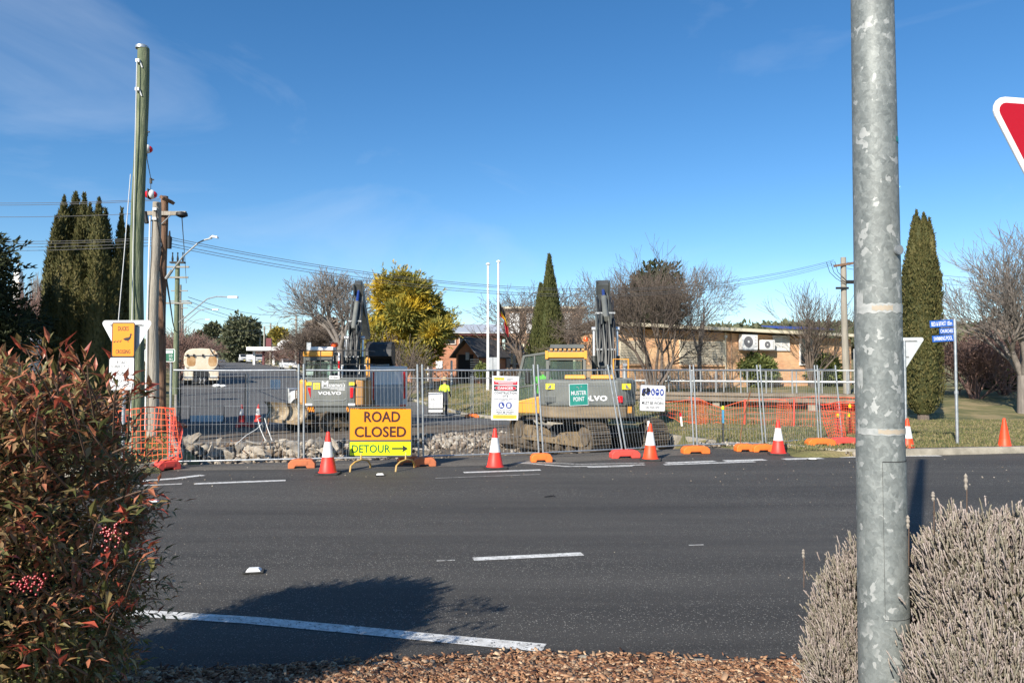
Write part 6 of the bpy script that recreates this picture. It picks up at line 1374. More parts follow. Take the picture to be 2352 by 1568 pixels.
def cab(root, x0, x1, y0, y1, z0, z1, yellow=True, frame='exc_grey'):
    w = x1-x0; xm = (x0+x1)/2; b = MB()
    for x in (x0+0.04, x1-0.04):
        for y in (y0+0.04, y1-0.10): b.box((x, y, (z0+z1)/2), (0.08, 0.10, z1-z0))
    b.box((xm, y0+0.04, z0+0.12), (w, 0.08, 0.24)); b.box((xm, y0+0.04, z1-0.10), (w, 0.08, 0.20)); b.box((x1-0.03, (y0+y1)/2, z0+0.45), (0.06, y1-y0, 0.9)); b.box((x0+0.03, (y0+y1)/2, z0+0.15), (0.06, y1-y0, 0.3)); b.box((xm, y1-0.05, z0+0.3), (w, 0.08, 0.6))
    c = b.build('cab', frame, root, bevel=0.015)
    b = MB(); b.box((xm, (y0+y1)/2, z1+0.04), (w+0.03, y1-y0, 0.10), top=(0.92, 0.94)); b.build('cab_roof', 'exc_grey2', c, bevel=0.03)
    b = MB(); b.box((xm, y0+0.02, (z0+z1)/2+0.02), (w-0.20, 0.012, (z1-z0)-0.50)); b.build('rear_window', 'glass_cab', c)
    b = MB(); b.box((x1-0.02, (y0+y1)/2, z1-0.55), (0.012, y1-y0-0.25, 0.7)); b.build('side_window', 'glass_cab', c)
    b = MB(); b.box((xm, y1-0.03, z1-0.62), (w-0.2, 0.012, 0.85)); b.build('front_window', 'glass_cab', c)
    b = MB(); b.box((xm-0.03, (y0+y1)/2, z0+0.45), (0.46, 0.45, 0.14)); b.box((xm-0.03, (y0+y1)/2-0.22, z0+0.85), (0.44, 0.12, 0.75), rx=R(-6)); b.box((xm-0.03, (y0+y1)/2-0.25, z0+1.30), (0.26, 0.10, 0.18)); b.build('seat', 'dark_inside', c, bevel=0.04)
    return c
cb = cab(ex, -1.05, 0.0, -0.85, 0.95, 1.25, 2.62)
b = MB(); b.box((-0.52, -0.87, 2.56), (1.02, 0.08, 0.15)); b.build('roof_beam', 'exc_yellow', cb, bevel=0.015)
for x in (-1.04, -0.01): b = MB(); b.box((x, -0.86, 2.56), (0.08, 0.12, 0.22)); b.build('beam_end', 'exc_yellow', cb, bevel=0.01)
b = MB(); b.box((-0.50, -0.2, 2.79), (0.92, 1.3, 0.10), top=(0.96, 0.9)); b.build('roof_guard', 'exc_grey2', cb)
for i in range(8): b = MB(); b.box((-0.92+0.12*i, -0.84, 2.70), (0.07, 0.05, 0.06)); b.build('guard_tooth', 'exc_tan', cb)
b = MB(); b.tube([(0.0, -0.7, 2.7), (0.0, -0.7, 2.92)], 0.014, 6); b.build('beacon_stem', 'ink', cb); b = MB(); b.lathe([(0.06, 2.92), (0.062, 2.99), (0.045, 3.03)], 12, (0.0, -0.7, 0)); b.build('beacon', 'beacon', cb, smooth=True)
# open door swung out to the left
dr = MB(); fr_pts = [(-1.05, 2.63), (-1.70, 2.54), (-1.98, 1.40), (-1.92, 1.25), (-1.05, 1.38)]
dr.tube([(x, 0.25, z) for x, z in fr_pts]+[(-1.05, 0.25, 2.63)], 0.045, 6); dr.tube([(-1.40, 0.25, 2.60), (-1.42, 0.25, 1.33)], 0.03, 6); dr.tube([(-1.90, 0.24, 1.66), (-1.05, 0.24, 1.80)], 0.025, 6); dr.tube([(-1.62, 0.22, 2.2), (-1.66, 0.22, 1.75)], 0.02, 6)
door = dr.build('cab_door', 'exc_grey', cb); b = MB(); b.prism([(-1.92, 1.27), (-1.08, 1.40), (-1.08, 2.60), (-1.68, 2.50), (-1.95, 1.40)], (0, 0.246, 0), (1, 0, 0), (0, 0, 1), 0.008); b.build('door_glass', 'glass_cab', door)
b = MB(); b.box((-1.60, 0.20, 1.95), (0.14, 0.08, 0.34)); b.build('mirror', 'ink', door, bevel=0.02)
b = MB(); b.prism([(-1.98, 0.99), (-1.0, 0.97), (-1.0, 1.50), (-1.98, 1.28)], (0, -0.25, 0), (1, 0, 0), (0, 0, 1), 0.10); b.build('side_panel', 'exc_yellow', ex, bevel=0.02)
boomset(ex, 0.62, [(0.25, 1.45, 0.40), (0.62, 2.4, 0.55), (1.10, 3.3, 0.62), (1.65, 3.9, 0.50), (2.5, 4.42, 0.32)], 0.46, (0.62, 3.9, 2.2), 9, 3, (0.85, 1.2), 0.50)
bucket(ex, (0.62, 3.9, 1.7), 1.0, 1.0, R(40), 'mud')

# --- small excavator on the left, with dozer blade
ZL2 = -0.30
e2 = thing('small_excavator', 'small grey and yellow excavator with dozer blade behind the road closed sign', 'excavator', (UX(783, 24.7), 24.7, ZL2), R(2))
undercarriage(e2, 2.85, 0.46, 1.75, 0.33, R(134), blade=(2.35, 2.10, 0.38, 0.98))
b = MB(); b.prism([(-0.76, -1.0), (-0.76, -1.55), (-0.5, -1.62), (0.5, -1.62), (0.76, -1.55), (0.76, -1.0)], (0, 0, 0.86), (1, 0, 0), (0, 1, 0), 0.84); cw2 = b.build('counterweight', 'exc_grey', e2, bevel=0.05, seg=3)
b = MB(); b.prism([(-0.85, -0.9), (-0.85, -1.45), (-0.5, -1.56), (0.5, -1.56), (0.85, -1.45), (0.85, -0.9)], (0, 0, 0.66), (1, 0, 0), (0, 1, 0), 0.22); b.build('counterweight_base', 'exc_grey2', e2, bevel=0.04)
for sx, m_ in ((-1, 'exc_yellow'), (1, 'exc_tan')):  # right cover is the same yellow with its shade put into the colour
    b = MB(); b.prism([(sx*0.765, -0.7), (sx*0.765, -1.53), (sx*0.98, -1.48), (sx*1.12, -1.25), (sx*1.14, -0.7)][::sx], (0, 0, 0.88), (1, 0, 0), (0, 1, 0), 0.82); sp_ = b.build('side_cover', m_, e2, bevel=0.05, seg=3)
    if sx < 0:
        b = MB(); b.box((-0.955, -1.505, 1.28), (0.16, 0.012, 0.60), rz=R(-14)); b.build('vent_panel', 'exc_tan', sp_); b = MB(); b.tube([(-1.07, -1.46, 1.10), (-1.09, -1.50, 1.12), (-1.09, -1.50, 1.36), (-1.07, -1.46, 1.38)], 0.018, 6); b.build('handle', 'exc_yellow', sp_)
    else:
        for z in (1.17, 1.47): b = MB(); b.box((0.88, -1.512, z), (0.22, 0.01, 0.012), rz=R(14)); b.build('panel_gap', 'ink_grey', sp_)
    b = MB(); b.prism([(-0.05*sx, -0.17), (0.05, -0.19) if sx < 0 else (0.035, -0.15), (0.05, 0.16), (-0.06, 0.17)], (sx*0.66, -1.605, 1.30), (1, 0, 0), (0, 0, 1), 0.02); tl_ = b.build('tail_light', 'light_red', cw2); tl_.rotation_euler = (0, 0, 0)
    b = MB(); b.box((sx*0.66, -1.608, 1.575), (0.17, 0.012, 0.10)); b.build('sticker', 'sign_yellow', cw2); b = MB(); b.box((sx*0.66, -1.606, 0.93), (0.21, 0.012, 0.07)); b.build('warning_label', 'sign_white', cw2)
    hz_ = MB(); hz_.box((sx*0.70, -1.565, 0.775), (0.40, 0.02, 0.14)); hp = hz_.build('hazard_panel', 'sign_orange', e2)
    for i in range(6):
        x = sx*0.70-0.17+0.068*i; hz_ = MB(); hz_.prism([(-0.035, -0.07), (-0.008, -0.07), (0.040, 0.07), (0.013, 0.07)], (x, -1.578, 0.775), (sx if False else 1, 0, 0), (0, 0, 1), 0.002)
        st_ = hz_.build('stripe', 'ink_maroon', hp)
b = MB(); b.box((-0.42, -1.632, 1.50), (0.21, 0.008, 0.20)); ys_ = b.build('round_notice', 'sign_yellow', cw2, bevel=0.003)
for i in range(3): b = MB(); b.box((-0.42, -1.638, 1.55-0.05*i), (0.15, 0.002, 0.02)); b.build('notice_print', 'ink_grey', ys_)
text('company_lettering', 'M', 0.20, 0.17, 'sign_white', cw2, (-0.16, -1.634, 1.575), bold=0.03); text('company_lettering', "cnamara's", 0.50, 0.11, 'sign_white', cw2, (0.21, -1.634, 1.545), bold=0.02)
b = MB(); b.box((0.10, -1.632, 1.455), (0.72, 0.004, 0.032)); b.build('print_line', 'sign_white', cw2); b = MB(); b.box((0.22, -1.632, 1.405), (0.46, 0.004, 0.015)); b.build('print_line', 'sign_white', cw2); b = MB(); b.box((0.34, -1.632, 1.375), (0.24, 0.004, 0.015)); b.build('print_line', 'sign_white', cw2)
text('maker_lettering', 'VOLVO', 0.72, 0.105, 'sign_white', cw2, (-0.02, -1.634, 1.285), bold=0.045, spacing=1.1)
b = MB(); b.tube([(-0.55, -1.625, 1.12), (-0.50, -1.63, 1.06), (0.0, -1.635, 1.045), (0.42, -1.63, 1.06), (0.5, -1.625, 1.12)], 0.012, 6); b.build('crease', 'galv_dull', cw2)
b = MB(); b.box((0.10, -1.50, 1.77), (0.32, 0.015, 0.11)); npl = b.build('number_plate', 'sign_white', cw2); text('lettering', 'W2766D', 0.26, 0.065, 'ink', npl, (0.10, -1.5105, 1.77), bold=0.01)
b = MB(); b.box((0, -0.2, 0.85), (2.1, 1.8, 0.25)); b.build('platform', 'black_metal', e2); b = MB(); b.box((0.1, -1.05, 1.72), (2.0, 0.9, 0.10)); b.build('engine_hood', 'exc_grey2', e2, bevel=0.03)
cb2 = cab(e2, -1.05, -0.12, -0.75, 0.75, 1.0, 2.50, frame='exc_grey2')
b = MB(); b.box((-0.58, -0.74, 2.52), (0.96, 0.12, 0.17)); b.build('roof_beam', 'exc_yellow', cb2, bevel=0.03)
b = MB(); b.box((-0.5, -0.5, 2.68), (0.8, 0.5, 0.14)); b.build('roof_box', 'sign_white', cb2, bevel=0.02); b = MB(); b.lathe([(0.10, 2.76), (0.13, 2.82), (0.10, 2.9)], 12, (-0.15, -0.3, 0)); b.build('beacon', 'beacon', cb2, smooth=True)
b = MB(); b.box((-1.08, 0.1, 2.75), (0.14, 0.05, 0.34)); b.tube([(-1.05, 0.1, 2.3), (-1.08, 0.1, 2.7)], 0.015, 6); b.build('mirror', 'sign_grey', cb2)
b = MB()                                                # black guard rails round the engine deck
for z in (1.82, 2.18, 2.62): b.tube([(-1.06, -1.2, z), (1.10, -1.2, z)], 0.018, 6)
for x in (-1.06, -0.40, 1.10): b.tube([(x, -1.2, 1.6), (x, -1.2, 2.62)], 0.018, 6)
for z in (2.18, 2.62): b.tube([(1.10, -1.2, z), (1.10, 0.2, z)], 0.018, 6)
b.build('guard_rail', 'black_metal', e2)
b = MB(); b.prism([(0.94, 1.75), (1.06, 1.75), (1.06, 2.36), (1.02, 2.42), (0.96, 2.42), (0.92, 2.36)], (0, -0.6, 0), (1, 0, 0), (0, 0, 1), 0.08); b.build('step_guard', 'exc_yellow', e2, bevel=0.015); b = MB(); b.box((0.99, -0.61, 2.22), (0.05, 0.02, 0.22)); b.build('step_slot', 'ink', e2)
b = MB(); b.tube([(0.12, -0.9, 1.7), (0.12, -0.9, 2.55)], 0.03, 8); b.build('antenna_pole', 'sign_white', e2); b = MB(); b.tube([(0.12, -0.9, 2.05), (0.12, -0.9, 2.3)], 0.032, 8); b.build('red_band', 'light_red', e2)
boomset(e2, 0.28, [(0.45, 1.15, 0.36), (0.70, 2.15, 0.46), (1.05, 3.2, 0.50), (1.45, 3.95, 0.42), (2.0, 4.72, 0.28)], 0.36, (0.38, 3.0, 3.2), 8, 8, (0.75, 1.3), 0.48)
bucket(e2, (0.95, 2.6, 2.45), 0.95, 0.95, R(-25))

# ------------------------------------------------------------------ people
mk('dirt_pale', (0.20, 0.165, 0.125), (0.36, 0.32, 0.265), 4, 0.95, bump=0.7, bscale=18)
def chunk_mesh(seed, flat=0.6):
    rd = random.Random(seed); b = MB(); b.ball((0, 0, 0), 1.15, 9, 7); ax = [Vector((rd.gauss(0, 1), rd.gauss(0, 1), rd.gauss(0, 1))).normalized() for _ in range(11)]; cut = [rd.uniform(0.22, 0.66) for _ in ax]; out = []
    for p in b.v:
        p = Vector(p)
        for a, c in zip(ax, cut):
            d_ = p.dot(a)
            if d_ > c: p -= a*(d_-c)
        p *= rd.uniform(0.94, 1.06); out.append((p.x, p.y, p.z*flat))
    b.v = out; return b

def person(label, loc, rz, joints, edges, zones, sc=1.0, hat=None, cat='person', group=None):
    me = bpy.data.meshes.new('body'); names = list(joints); me.from_pydata([joints[k][:3] for k in names], [(names.index(a), names.index(b_)) for a, b_ in edges], []); me.update()
    o = bpy.data.objects.new('body', me); col.objects.link(o); sk_ = o.modifiers.new('skin', 'SKIN'); sk_.use_smooth_shade = True; sk_.branch_smoothing = 0.6
    for i, k in enumerate(names):
        r_ = joints[k][3]; r_ = r_ if isinstance(r_, tuple) else (r_, r_); me.skin_vertices[0].data[i].radius = r_
        me.skin_vertices[0].data[i].use_root = (k == 'pelvis')
    ss = o.modifiers.new('sub', 'SUBSURF'); ss.levels = 2; ss.render_levels = 2
    bpy.context.view_layer.update(); dg = bpy.context.evaluated_depsgraph_get(); m2 = bpy.data.meshes.new_from_object(o.evaluated_get(dg)); o.modifiers.clear(); o.data = m2; m2.name = 'body'
    m2.materials.clear(); order = []
    for p in m2.polygons:
        mt = zones(p.center); 
        if mt not in order: order.append(mt); m2.materials.append(MATS[mt])
        p.material_index = order.index(mt); p.use_smooth = True
    t = thing('person', label, cat, loc, rz, group); o.parent = t; t.scale = (sc, sc, sc)
    if hat: hat(t)
    return t
def fig(lean=0.0, armR=None, armL=None, step=0.08, turn=0.0):
    J = {'pelvis': (0, 0, 0.95, (0.165, 0.125)), 'waist': (0, lean*0.3, 1.10, (0.155, 0.115)), 'chest': (0, lean*0.7, 1.32, (0.185, 0.125)), 'neck': (0, lean, 1.48, 0.062), 'head': (0, lean+0.03, 1.60, (0.085, 0.098)), 'crown': (0, lean+0.02, 1.70, (0.075, 0.085)),
         'hipL': (-0.10, 0, 0.88, 0.105), 'kneeL': (-0.11, step*0.7, 0.50, 0.072), 'ankL': (-0.115, -step*0.2, 0.10, 0.052), 'toeL': (-0.13, step*0.4+0.15, 0.045, 0.045),
         'hipR': (0.10, 0, 0.88, 0.105), 'kneeR': (0.11, 0.02, 0.50, 0.072), 'ankR': (0.115, -0.03-step*0.3, 0.10, 0.052), 'toeR': (0.13, 0.13-step*0.3, 0.045, 0.045),
         'shL': (-0.20, lean*0.85, 1.42, 0.072), 'shR': (0.20, lean*0.85, 1.42, 0.072)}
    aL = armL or [(-0.26, lean*0.6, 1.15), (-0.27, lean*0.6+0.12, 0.92)]; aR = armR or [(0.26, lean*0.6, 1.15), (0.27, lean*0.6+0.12, 0.92)]
    E = [('pelvis', 'waist'), ('waist', 'chest'), ('chest', 'neck'), ('neck', 'head'), ('head', 'crown'), ('pelvis', 'hipL'), ('hipL', 'kneeL'), ('kneeL', 'ankL'), ('ankL', 'toeL'), ('pelvis', 'hipR'), ('hipR', 'kneeR'), ('kneeR', 'ankR'), ('ankR', 'toeR'), ('chest', 'shL'), ('chest', 'shR')]
    for s_, A_ in (('L', aL), ('R', aR)):
        J['el'+s_] = (*A_[0], 0.050); J['wr'+s_] = (*A_[1], 0.033); d_ = (Vector(A_[1])-Vector(A_[0])).normalized(); pl = Vector(A_[1])+d_*0.07; J['pm'+s_] = (*pl, 0.034); E += [('sh'+s_, 'el'+s_), ('el'+s_, 'wr'+s_), ('wr'+s_, 'pm'+s_)]
        sx = -1 if s_ == 'L' else 1
        for i in range(4):
            base = pl+Vector((0, (i-1.5)*0.020, 0))+d_*0.02; k1 = base+d_*(0.045-0.004*abs(i-1.2)); k2 = k1+d_*0.030+Vector((-sx*0.02, 0, 0)); J['f%d1%s' % (i, s_)] = (*k1, 0.0095); J['f%d2%s' % (i, s_)] = (*k2, 0.008); E += [('pm'+s_, 'f%d1%s' % (i, s_)), ('f%d1%s' % (i, s_), 'f%d2%s' % (i, s_))]
        th_ = pl-d_*0.02+Vector((-sx*0.01, 0.045, 0))+d_*0.03; J['th1'+s_] = (*th_, 0.011); th2 = th_+d_*0.035; J['th2'+s_] = (*th2, 0.009); E += [('pm'+s_, 'th1'+s_), ('th1'+s_, 'th2'+s_)]
    return J, E
def z_worker1(c):
    x, y, z = c
    if z < 0.10: return 'boot'
    if abs(x) > 0.235 and z < 0.93: return 'skin'
    if z > 1.50: return 'skin'
    if z > 1.17: return 'hivis_yellow'
    return 'navy'
def straw_hat(t):
    b = MB(); b.lathe([(0.235, 1.69), (0.24, 1.70), (0.16, 1.725), (0.105, 1.74), (0.102, 1.80), (0.085, 1.845), (0.03, 1.86)], 22, (0, 0.02, 0)); b.build('straw_hat', 'straw', t, smooth=True)
    for x in (-0.03, 0.03): b = MB(); b.ball((x, 0.125, 1.625), 0.012, 8, 6); b.build('eye', 'ink', t)
    b = MB(); b.ball((0, 0.135, 1.59), (0.016, 0.022, 0.024), 8, 6); b.build('nose', 'skin', t)
    for x in (-0.092, 0.092): b = MB(); b.ball((x, 0.02, 1.60), (0.014, 0.026, 0.036), 8, 6); b.build('ear', 'skin', t)
    b = MB(); b.box((0, 0.122, 1.548), (0.045, 0.01, 0.010)); b.build('mouth', 'ink_maroon', t)
J, E = fig(0.02, armR=[(0.25, 0.02, 1.16), (0.20, 0.20, 1.0)], armL=[(-0.25, 0.0, 1.14), (-0.25, 0.06, 0.90)])
person('worker in straw hat and yellow hi-vis shirt standing by the white board', (UX(1021, 34.0), 34.0, zs(34.0)), R(-25), J, E, z_worker1, 0.97, straw_hat, group='workers')
def z_worker2(c):
    x, y, z = c
    if z < 0.10: return 'boot'
    if z > 1.50: return 'skin'
    if abs(x) > 0.25 and z < 0.97: return 'skin'
    if z > 0.92: return 'hivis_green'
    return 'navy'
def short_hair(t):
    b = MB(); b.ball((0, 0.07, 1.675), (0.098, 0.112, 0.095), 14, 8); b.build('hair', 'hair', t, smooth=True)
    for x in (-0.092, 0.092): b = MB(); b.ball((x, 0.085, 1.60), (0.014, 0.026, 0.036), 8, 6); b.build('ear', 'skin', t)
    b = MB(); b.ball((0, 0.205, 1.59), (0.016, 0.022, 0.024), 8, 6); b.build('nose', 'skin', t)
    for x in (-0.03, 0.03): b = MB(); b.ball((x, 0.19, 1.625), 0.012, 8, 6); b.build('eye', 'ink', t)
    b = MB(); b.box((0, 0.19, 1.548), (0.045, 0.01, 0.010)); b.build('mouth', 'ink_maroon', t)
b = chunk_mesh(77, 0.30); b.v = [(x*1.5, y*1.1, z*1.2) for x, y, z in b.v]; sh_ = b.build('spoil_heap', 'dirt', smooth=True); sh_.location = (0.75, 22.35, -0.20); tag(sh_, 'low heap of dug soil behind the large excavator', 'soil heap')
J, E = fig(0.07, armR=[(0.33, 0.15, 1.26), (0.36, 0.38, 1.34)], armL=[(-0.30, 0.05, 1.16), (-0.30, 0.18, 0.98)])
person('worker in green hi-vis shirt and dark trousers at the open excavator cab', (UX(1243, 22.2), 22.2, 0.10), R(-35), J, E, z_worker2, 0.98, short_hair, group='workers')

# ------------------------------------------------------------------ rubble
def rock(label, p, sz, rot, seed, mat='rubble', flat=0.65, name='concrete_chunk', group='broken concrete in the trench'):
    b = chunk_mesh(seed, flat); b.v = [(x*sz[0], y*sz[1], z*sz[2]) for x, y, z in b.v]; o = b.build(name, mat); o.location = p; o.rotation_euler = rot; return tag(o, label, 'rubble', group)
rd = random.Random(5)
big = [(455, 1020, .34), (480, 1035, .26), (500, 1012, .22), (520, 1042, .30), (545, 1028, .24), (560, 1048, .20), (578, 1018, .42), (590, 1040, .30), (620, 1045, .18), (648, 1015, .34), (668, 1024, .24), (430, 1040, .22), (440, 1015, .26), (715, 1030, .22), (738, 1018, .30), (775, 1025, .26), (700, 1045, .18), (965, 1035, .22), (985, 1043, .18), (1180, 1040, .20), (470, 1050, .16), (610, 1052, .14)]
for i, (u, v, s_) in enumerate(big):
    Yk = lerp(16.6, 18.6, rd.random()) if u < 900 else 17.0; p = P(u, v, Yk); rock('pale broken concrete chunk in the trench behind the fence', p, (s_*rd.uniform(.7, 1.35), s_*rd.uniform(.5, .9), s_*rd.uniform(.35, .75)), (rd.uniform(-.9, .9), rd.uniform(-.9, .9), rd.uniform(0, 6)), i+20, 'rubble' if i % 2 else 'dirt_pale')
# broken edge of the road slab, piece by piece
xs_l = [-7.6, -6.75, -5.8, -5.05, -4.3, -3.55]
for i in range(len(xs_l)-1):
    a, c = xs_l[i], xs_l[i+1]; ya, yc = interp(PITF, a), interp(PITF, c); j = lambda: rd.uniform(-0.10, 0.10)
    poly = [(a+0.02, ya+j()-0.15), ((a+c)/2, (ya+yc)/2+j()-0.30), (c-0.02, yc+j()-0.15), (c+j()*0.3, yc+0.9), (a+j()*0.3, ya+0.9)]
    b = MB(); b.prism(poly, (0, 0, -0.40+0.03*j()), (1, 0, 0), (0, 1, 0), 0.25); o = b.build('road_slab', 'rubble', bevel=0.02); tag(o, 'broken road slab at the trench edge, %s from the left' % ['first', 'second', 'third', 'fourth', 'fifth'][i], 'slab', 'broken road slabs')
def stones(name, label, n, fpos, szr, seed, mat='stone_mix'):
    rdn = random.Random(seed); V = []; F = []
    base = np.array([(-1, -.7, -.6), (1, -.8, -.5), (.8, .9, -.6), (-.9, .8, -.5), (-.6, -.5, .7), (.6, -.4, .5), (.4, .6, .8), (-.5, .5, .6)]); fc = [(4, 5, 6, 7), (0, 1, 5, 4), (1, 2, 6, 5), (2, 3, 7, 6), (3, 0, 4, 7), (0, 3, 2, 1)]
    for i in range(n):
        p = fpos(rdn); s_ = rdn.uniform(*szr)*(1 if rdn.random() < .85 else 1.8); M = (Matrix.Rotation(rdn.uniform(0, 6.3), 3, 'Z') @ Matrix.Rotation(rdn.uniform(-.8, .8), 3, 'X')); o0 = len(V)
        for q in base: V.append(Vector(p)+M @ Vector((q[0]*s_*rdn.uniform(.7, 1.2), q[1]*s_*rdn.uniform(.6, 1.1), q[2]*s_*rdn.uniform(.5, 1))))
        F += [tuple(o0+k for k in f) for f in fc]
    return tag(npmesh(name, V, F, mat), label, 'rubble', None, 'stuff')
def fp1(r_): 
    x = r_.uniform(-7.4, -2.9); f = interp(PITF, x); y = f-abs(r_.gauss(0, 0.8)); y = max(y, interp(MOUTH, x)+0.4); return (x, y, site_z(x, y)+r_.uniform(0, 0.10))
stones('rubble_stones', 'small broken stones along the left trench wall', 900, fp1, (0.03, 0.09), 3)
def fp2(r_):
    x = r_.uniform(-3.1, 0.9); f = interp(PITF, x); y = f-0.1-r_.uniform(0, 0.5); t_ = (f-y)/0.6; return (x, y+0.12, lerp(zs(f)+0.02, zs(f)-0.40, t_)+r_.uniform(-0.02, 0.06))
leafmat('stone_pale', [(0.24, 0.20, 0.15), (0.42, 0.38, 0.32), (0.15, 0.115, 0.085), (0.50, 0.46, 0.40), (0.11, 0.08, 0.06), (0.30, 0.25, 0.20), (0.18, 0.14, 0.10)], 0.95, 0)
stones('rubble_stones', 'band of pale crushed stone on the far trench wall', 1300, fp2, (0.03, 0.085), 7, 'stone_pale')
def fp3(r_):
    x = r_.uniform(-6.5, 4.2); y = r_.uniform(interp(MOUTH, x)+0.1, interp(PITF, x)-0.3); return (x, y, site_z(x, y)+0.01)
stones('rubble_stones', 'scattered stones on the trench floor', 1300, fp3, (0.015, 0.055), 9)
def fp4(r_):
    x = r_.uniform(4.2, 7.0); y = interp(MOUTH, x)+r_.uniform(0, 0.7); return (x, y, 0.06+r_.uniform(-0.02, 0.04))
stones('rubble_stones', 'crumbled kerb stones by the orange fence feet', 160, fp4, (0.02, 0.05), 13)
for i, pts in enumerate(([(760, 1012), (748, 985), (742, 962), (750, 958)], [(775, 1012), (765, 985), (758, 960)], [(690, 1022), (715, 1000), (740, 985), (752, 972), (755, 980)], [(720, 1035), (752, 1030), (778, 1015)], [(565, 1040), (545, 1022), (530, 1010)], [(600, 1020), (612, 995), (618, 960)], [(520, 1025), (545, 1012), (570, 1005)])):
    b = MB(); off = -150 if i < 4 else 0; P_ = [P(u+off, v, 18.0+0.25*k) for k, (u, v) in enumerate(pts)]; o0 = P_[0]; b.tube([p-o0 for p in P_], 0.011, 5); o = b.build('steel_bar', 'rope_pale' if i < 3 else 'rust'); o.location = o0
    tag(o, 'bent reinforcing bar sticking out of the broken concrete, %s from the left' % ['third', 'fourth', 'fifth', 'sixth', 'first', 'seventh', 'second'][i], 'steel bar', 'bent reinforcing bars')
# ------------------------------------------------------------------ vegetation
def rs_(n): return np.random.default_rng(n)
def fuse(parts):
    V = []; F = []; o = 0
    for v, f in parts: V.append(v); F.append(f+o); o += len(v)
    return np.concatenate(V), np.concatenate(F)
def tri2quad(F): return np.concatenate([F, F[:, 2:3]], 1)
def unit(r, n): a = r.normal(size=(n, 3)); return _norm(a)
def core_ball(c, rad, seg=12, rings=8):
    b = MB(); b.ball(c, rad, seg, rings); return np.array(b.v), np.array(b.f)
def trunk(par, pts, rr, mat='bark', n=10):
    b = MB(); b.tube(pts, rr, n); return b.build('trunk', mat, par, smooth=True)

def cypress(name, label, spires, base, mat, group=None, dens=240, leaf=(0.10, 0.24), seed=1, tuft=0.055, trunk_r=0.14, fat=0.42, lobes=7.0):
    """spires: (x, y, ztop, zbot, radius) round the base point"""
    t = thing(name, label, 'cypress', base, 0, group); r = rs_(seed); parts = []
    for k, (sx, sy, zt, zb, rad) in enumerate(spires):
        H = zt-zb; N = int(dens*H*rad*6.3)
        q = r.uniform(0, 1, N)**0.85; a = r.uniform(0, 2*np.pi, N)
        prof = lambda q_: np.minimum(1, (q_+0.03)/0.12)**0.5*np.where(q_ < fat, 1.0-0.12*(fat-q_), np.maximum(0.0, 1-((q_-fat)/(1-fat))**1.45))
        nzv = np.array([mnoise.noise(Vector((math.cos(x)*lobes*0.33+k*5, math.sin(x)*lobes*0.33, z*H*0.38+seed))) for x, z in zip(a, q)])
        nz3 = np.array([mnoise.noise(Vector((math.cos(x)*2.6+k*9, math.sin(x)*2.6, z*H*1.5+seed))) for x, z in zip(a, q)])
        rad_ = rad*prof(q)*(0.90+0.32*nzv+0.16*nz3)*r.uniform(0.86, 1.04, N)
        c = np.stack([sx+rad_*np.cos(a), sy+rad_*np.sin(a), zb+q*H], 1); out = np.stack([np.cos(a), np.sin(a), np.zeros(N)], 1)
        d = _norm(out*r.uniform(0.15, 0.6, N)[:, None]+np.array([0, 0, 1.0])+r.normal(0, 0.22, (N, 3)))
        nr = _norm(out+r.normal(0, 0.5, (N, 3))); parts.append(blade_leaves(c-out*0.04, d, nr, r.uniform(*leaf, N), r.uniform(0.6, 1.4, N)*tuft))
        qs = np.linspace(0, 1, 14); b = MB(); b.lathe([(max(0.005, rad*0.78*float(prof(np.array([z]))[0])), zb+z*H*0.97) for z in qs], 12, (sx, sy, 0)); cv = np.array([list(f) for f in b.f if len(f) == 4]); parts.append((np.array(b.v), cv))
    V, F = fuse(parts); npmesh('crown', V, F, mat, t); zb = min(s_[3] for s_ in spires); trunk(t, [(0, 0, -0.2), (0, 0, zb+0.6)], [trunk_r*1.3, trunk_r]); return t
Yc = 26.0; sc = FPX/Yc
def spx(u, vt, hw, zb=0.3, dy=0.0): Yk = Yc+dy; return ((u-CX)/FPX*Yk, Yk, 1.75+(846-vt)/FPX*Yk, zb, hw/FPX*Yk)
def clump(label, lst, seed, mat='cypress'):
    S = [spx(*l) for l in lst]; bx = sum(s_[0] for s_ in S)/len(S); by = sum(s_[1] for s_ in S)/len(S); z0 = land(bx, by)
    return cypress('cypress_tree', label, [(s_[0]-bx, s_[1]-by, s_[2]-z0, s_[3]-z0, s_[4]) for s_ in S], (bx, by, z0), mat, 'cypress clump behind the corner sign', 240, (0.08, 0.20), seed, 0.05, 0.2, 0.76, 9.0)
clump('tall ragged cypress at the left of the cypress clump', [(166, 443, 34, .3, 0.6), (140, 452, 26, .3, 0.2), (122, 500, 24, .3, -0.2), (186, 446, 24, .3, 0.3), (112, 560, 20, .3, -0.4), (150, 560, 40, .3, -0.8), (125, 640, 34, .3, -0.9), (175, 520, 30, .3, -0.3)], 3)
clump('broad cypress in the middle of the cypress clump', [(221, 458, 26, .3, -0.5), (200, 470, 26, .3, 0.1), (236, 482, 22, .3, -0.2), (175, 590, 30, .3, -1.0), (215, 610, 34, .3, -1.2), (225, 540, 32, .3, -0.7), (200, 560, 34, .3, -0.4)], 5)
clump('short cypress spires at the right of the clump beside the green pole', [(273, 480, 17, .3, 0.2), (289, 520, 14, .3, 0.5), (258, 600, 24, .3, -0.6), (290, 590, 20, .3, 0.0), (265, 560, 26, .3, -0.2), (245, 640, 30, .3, -0.9)], 7)
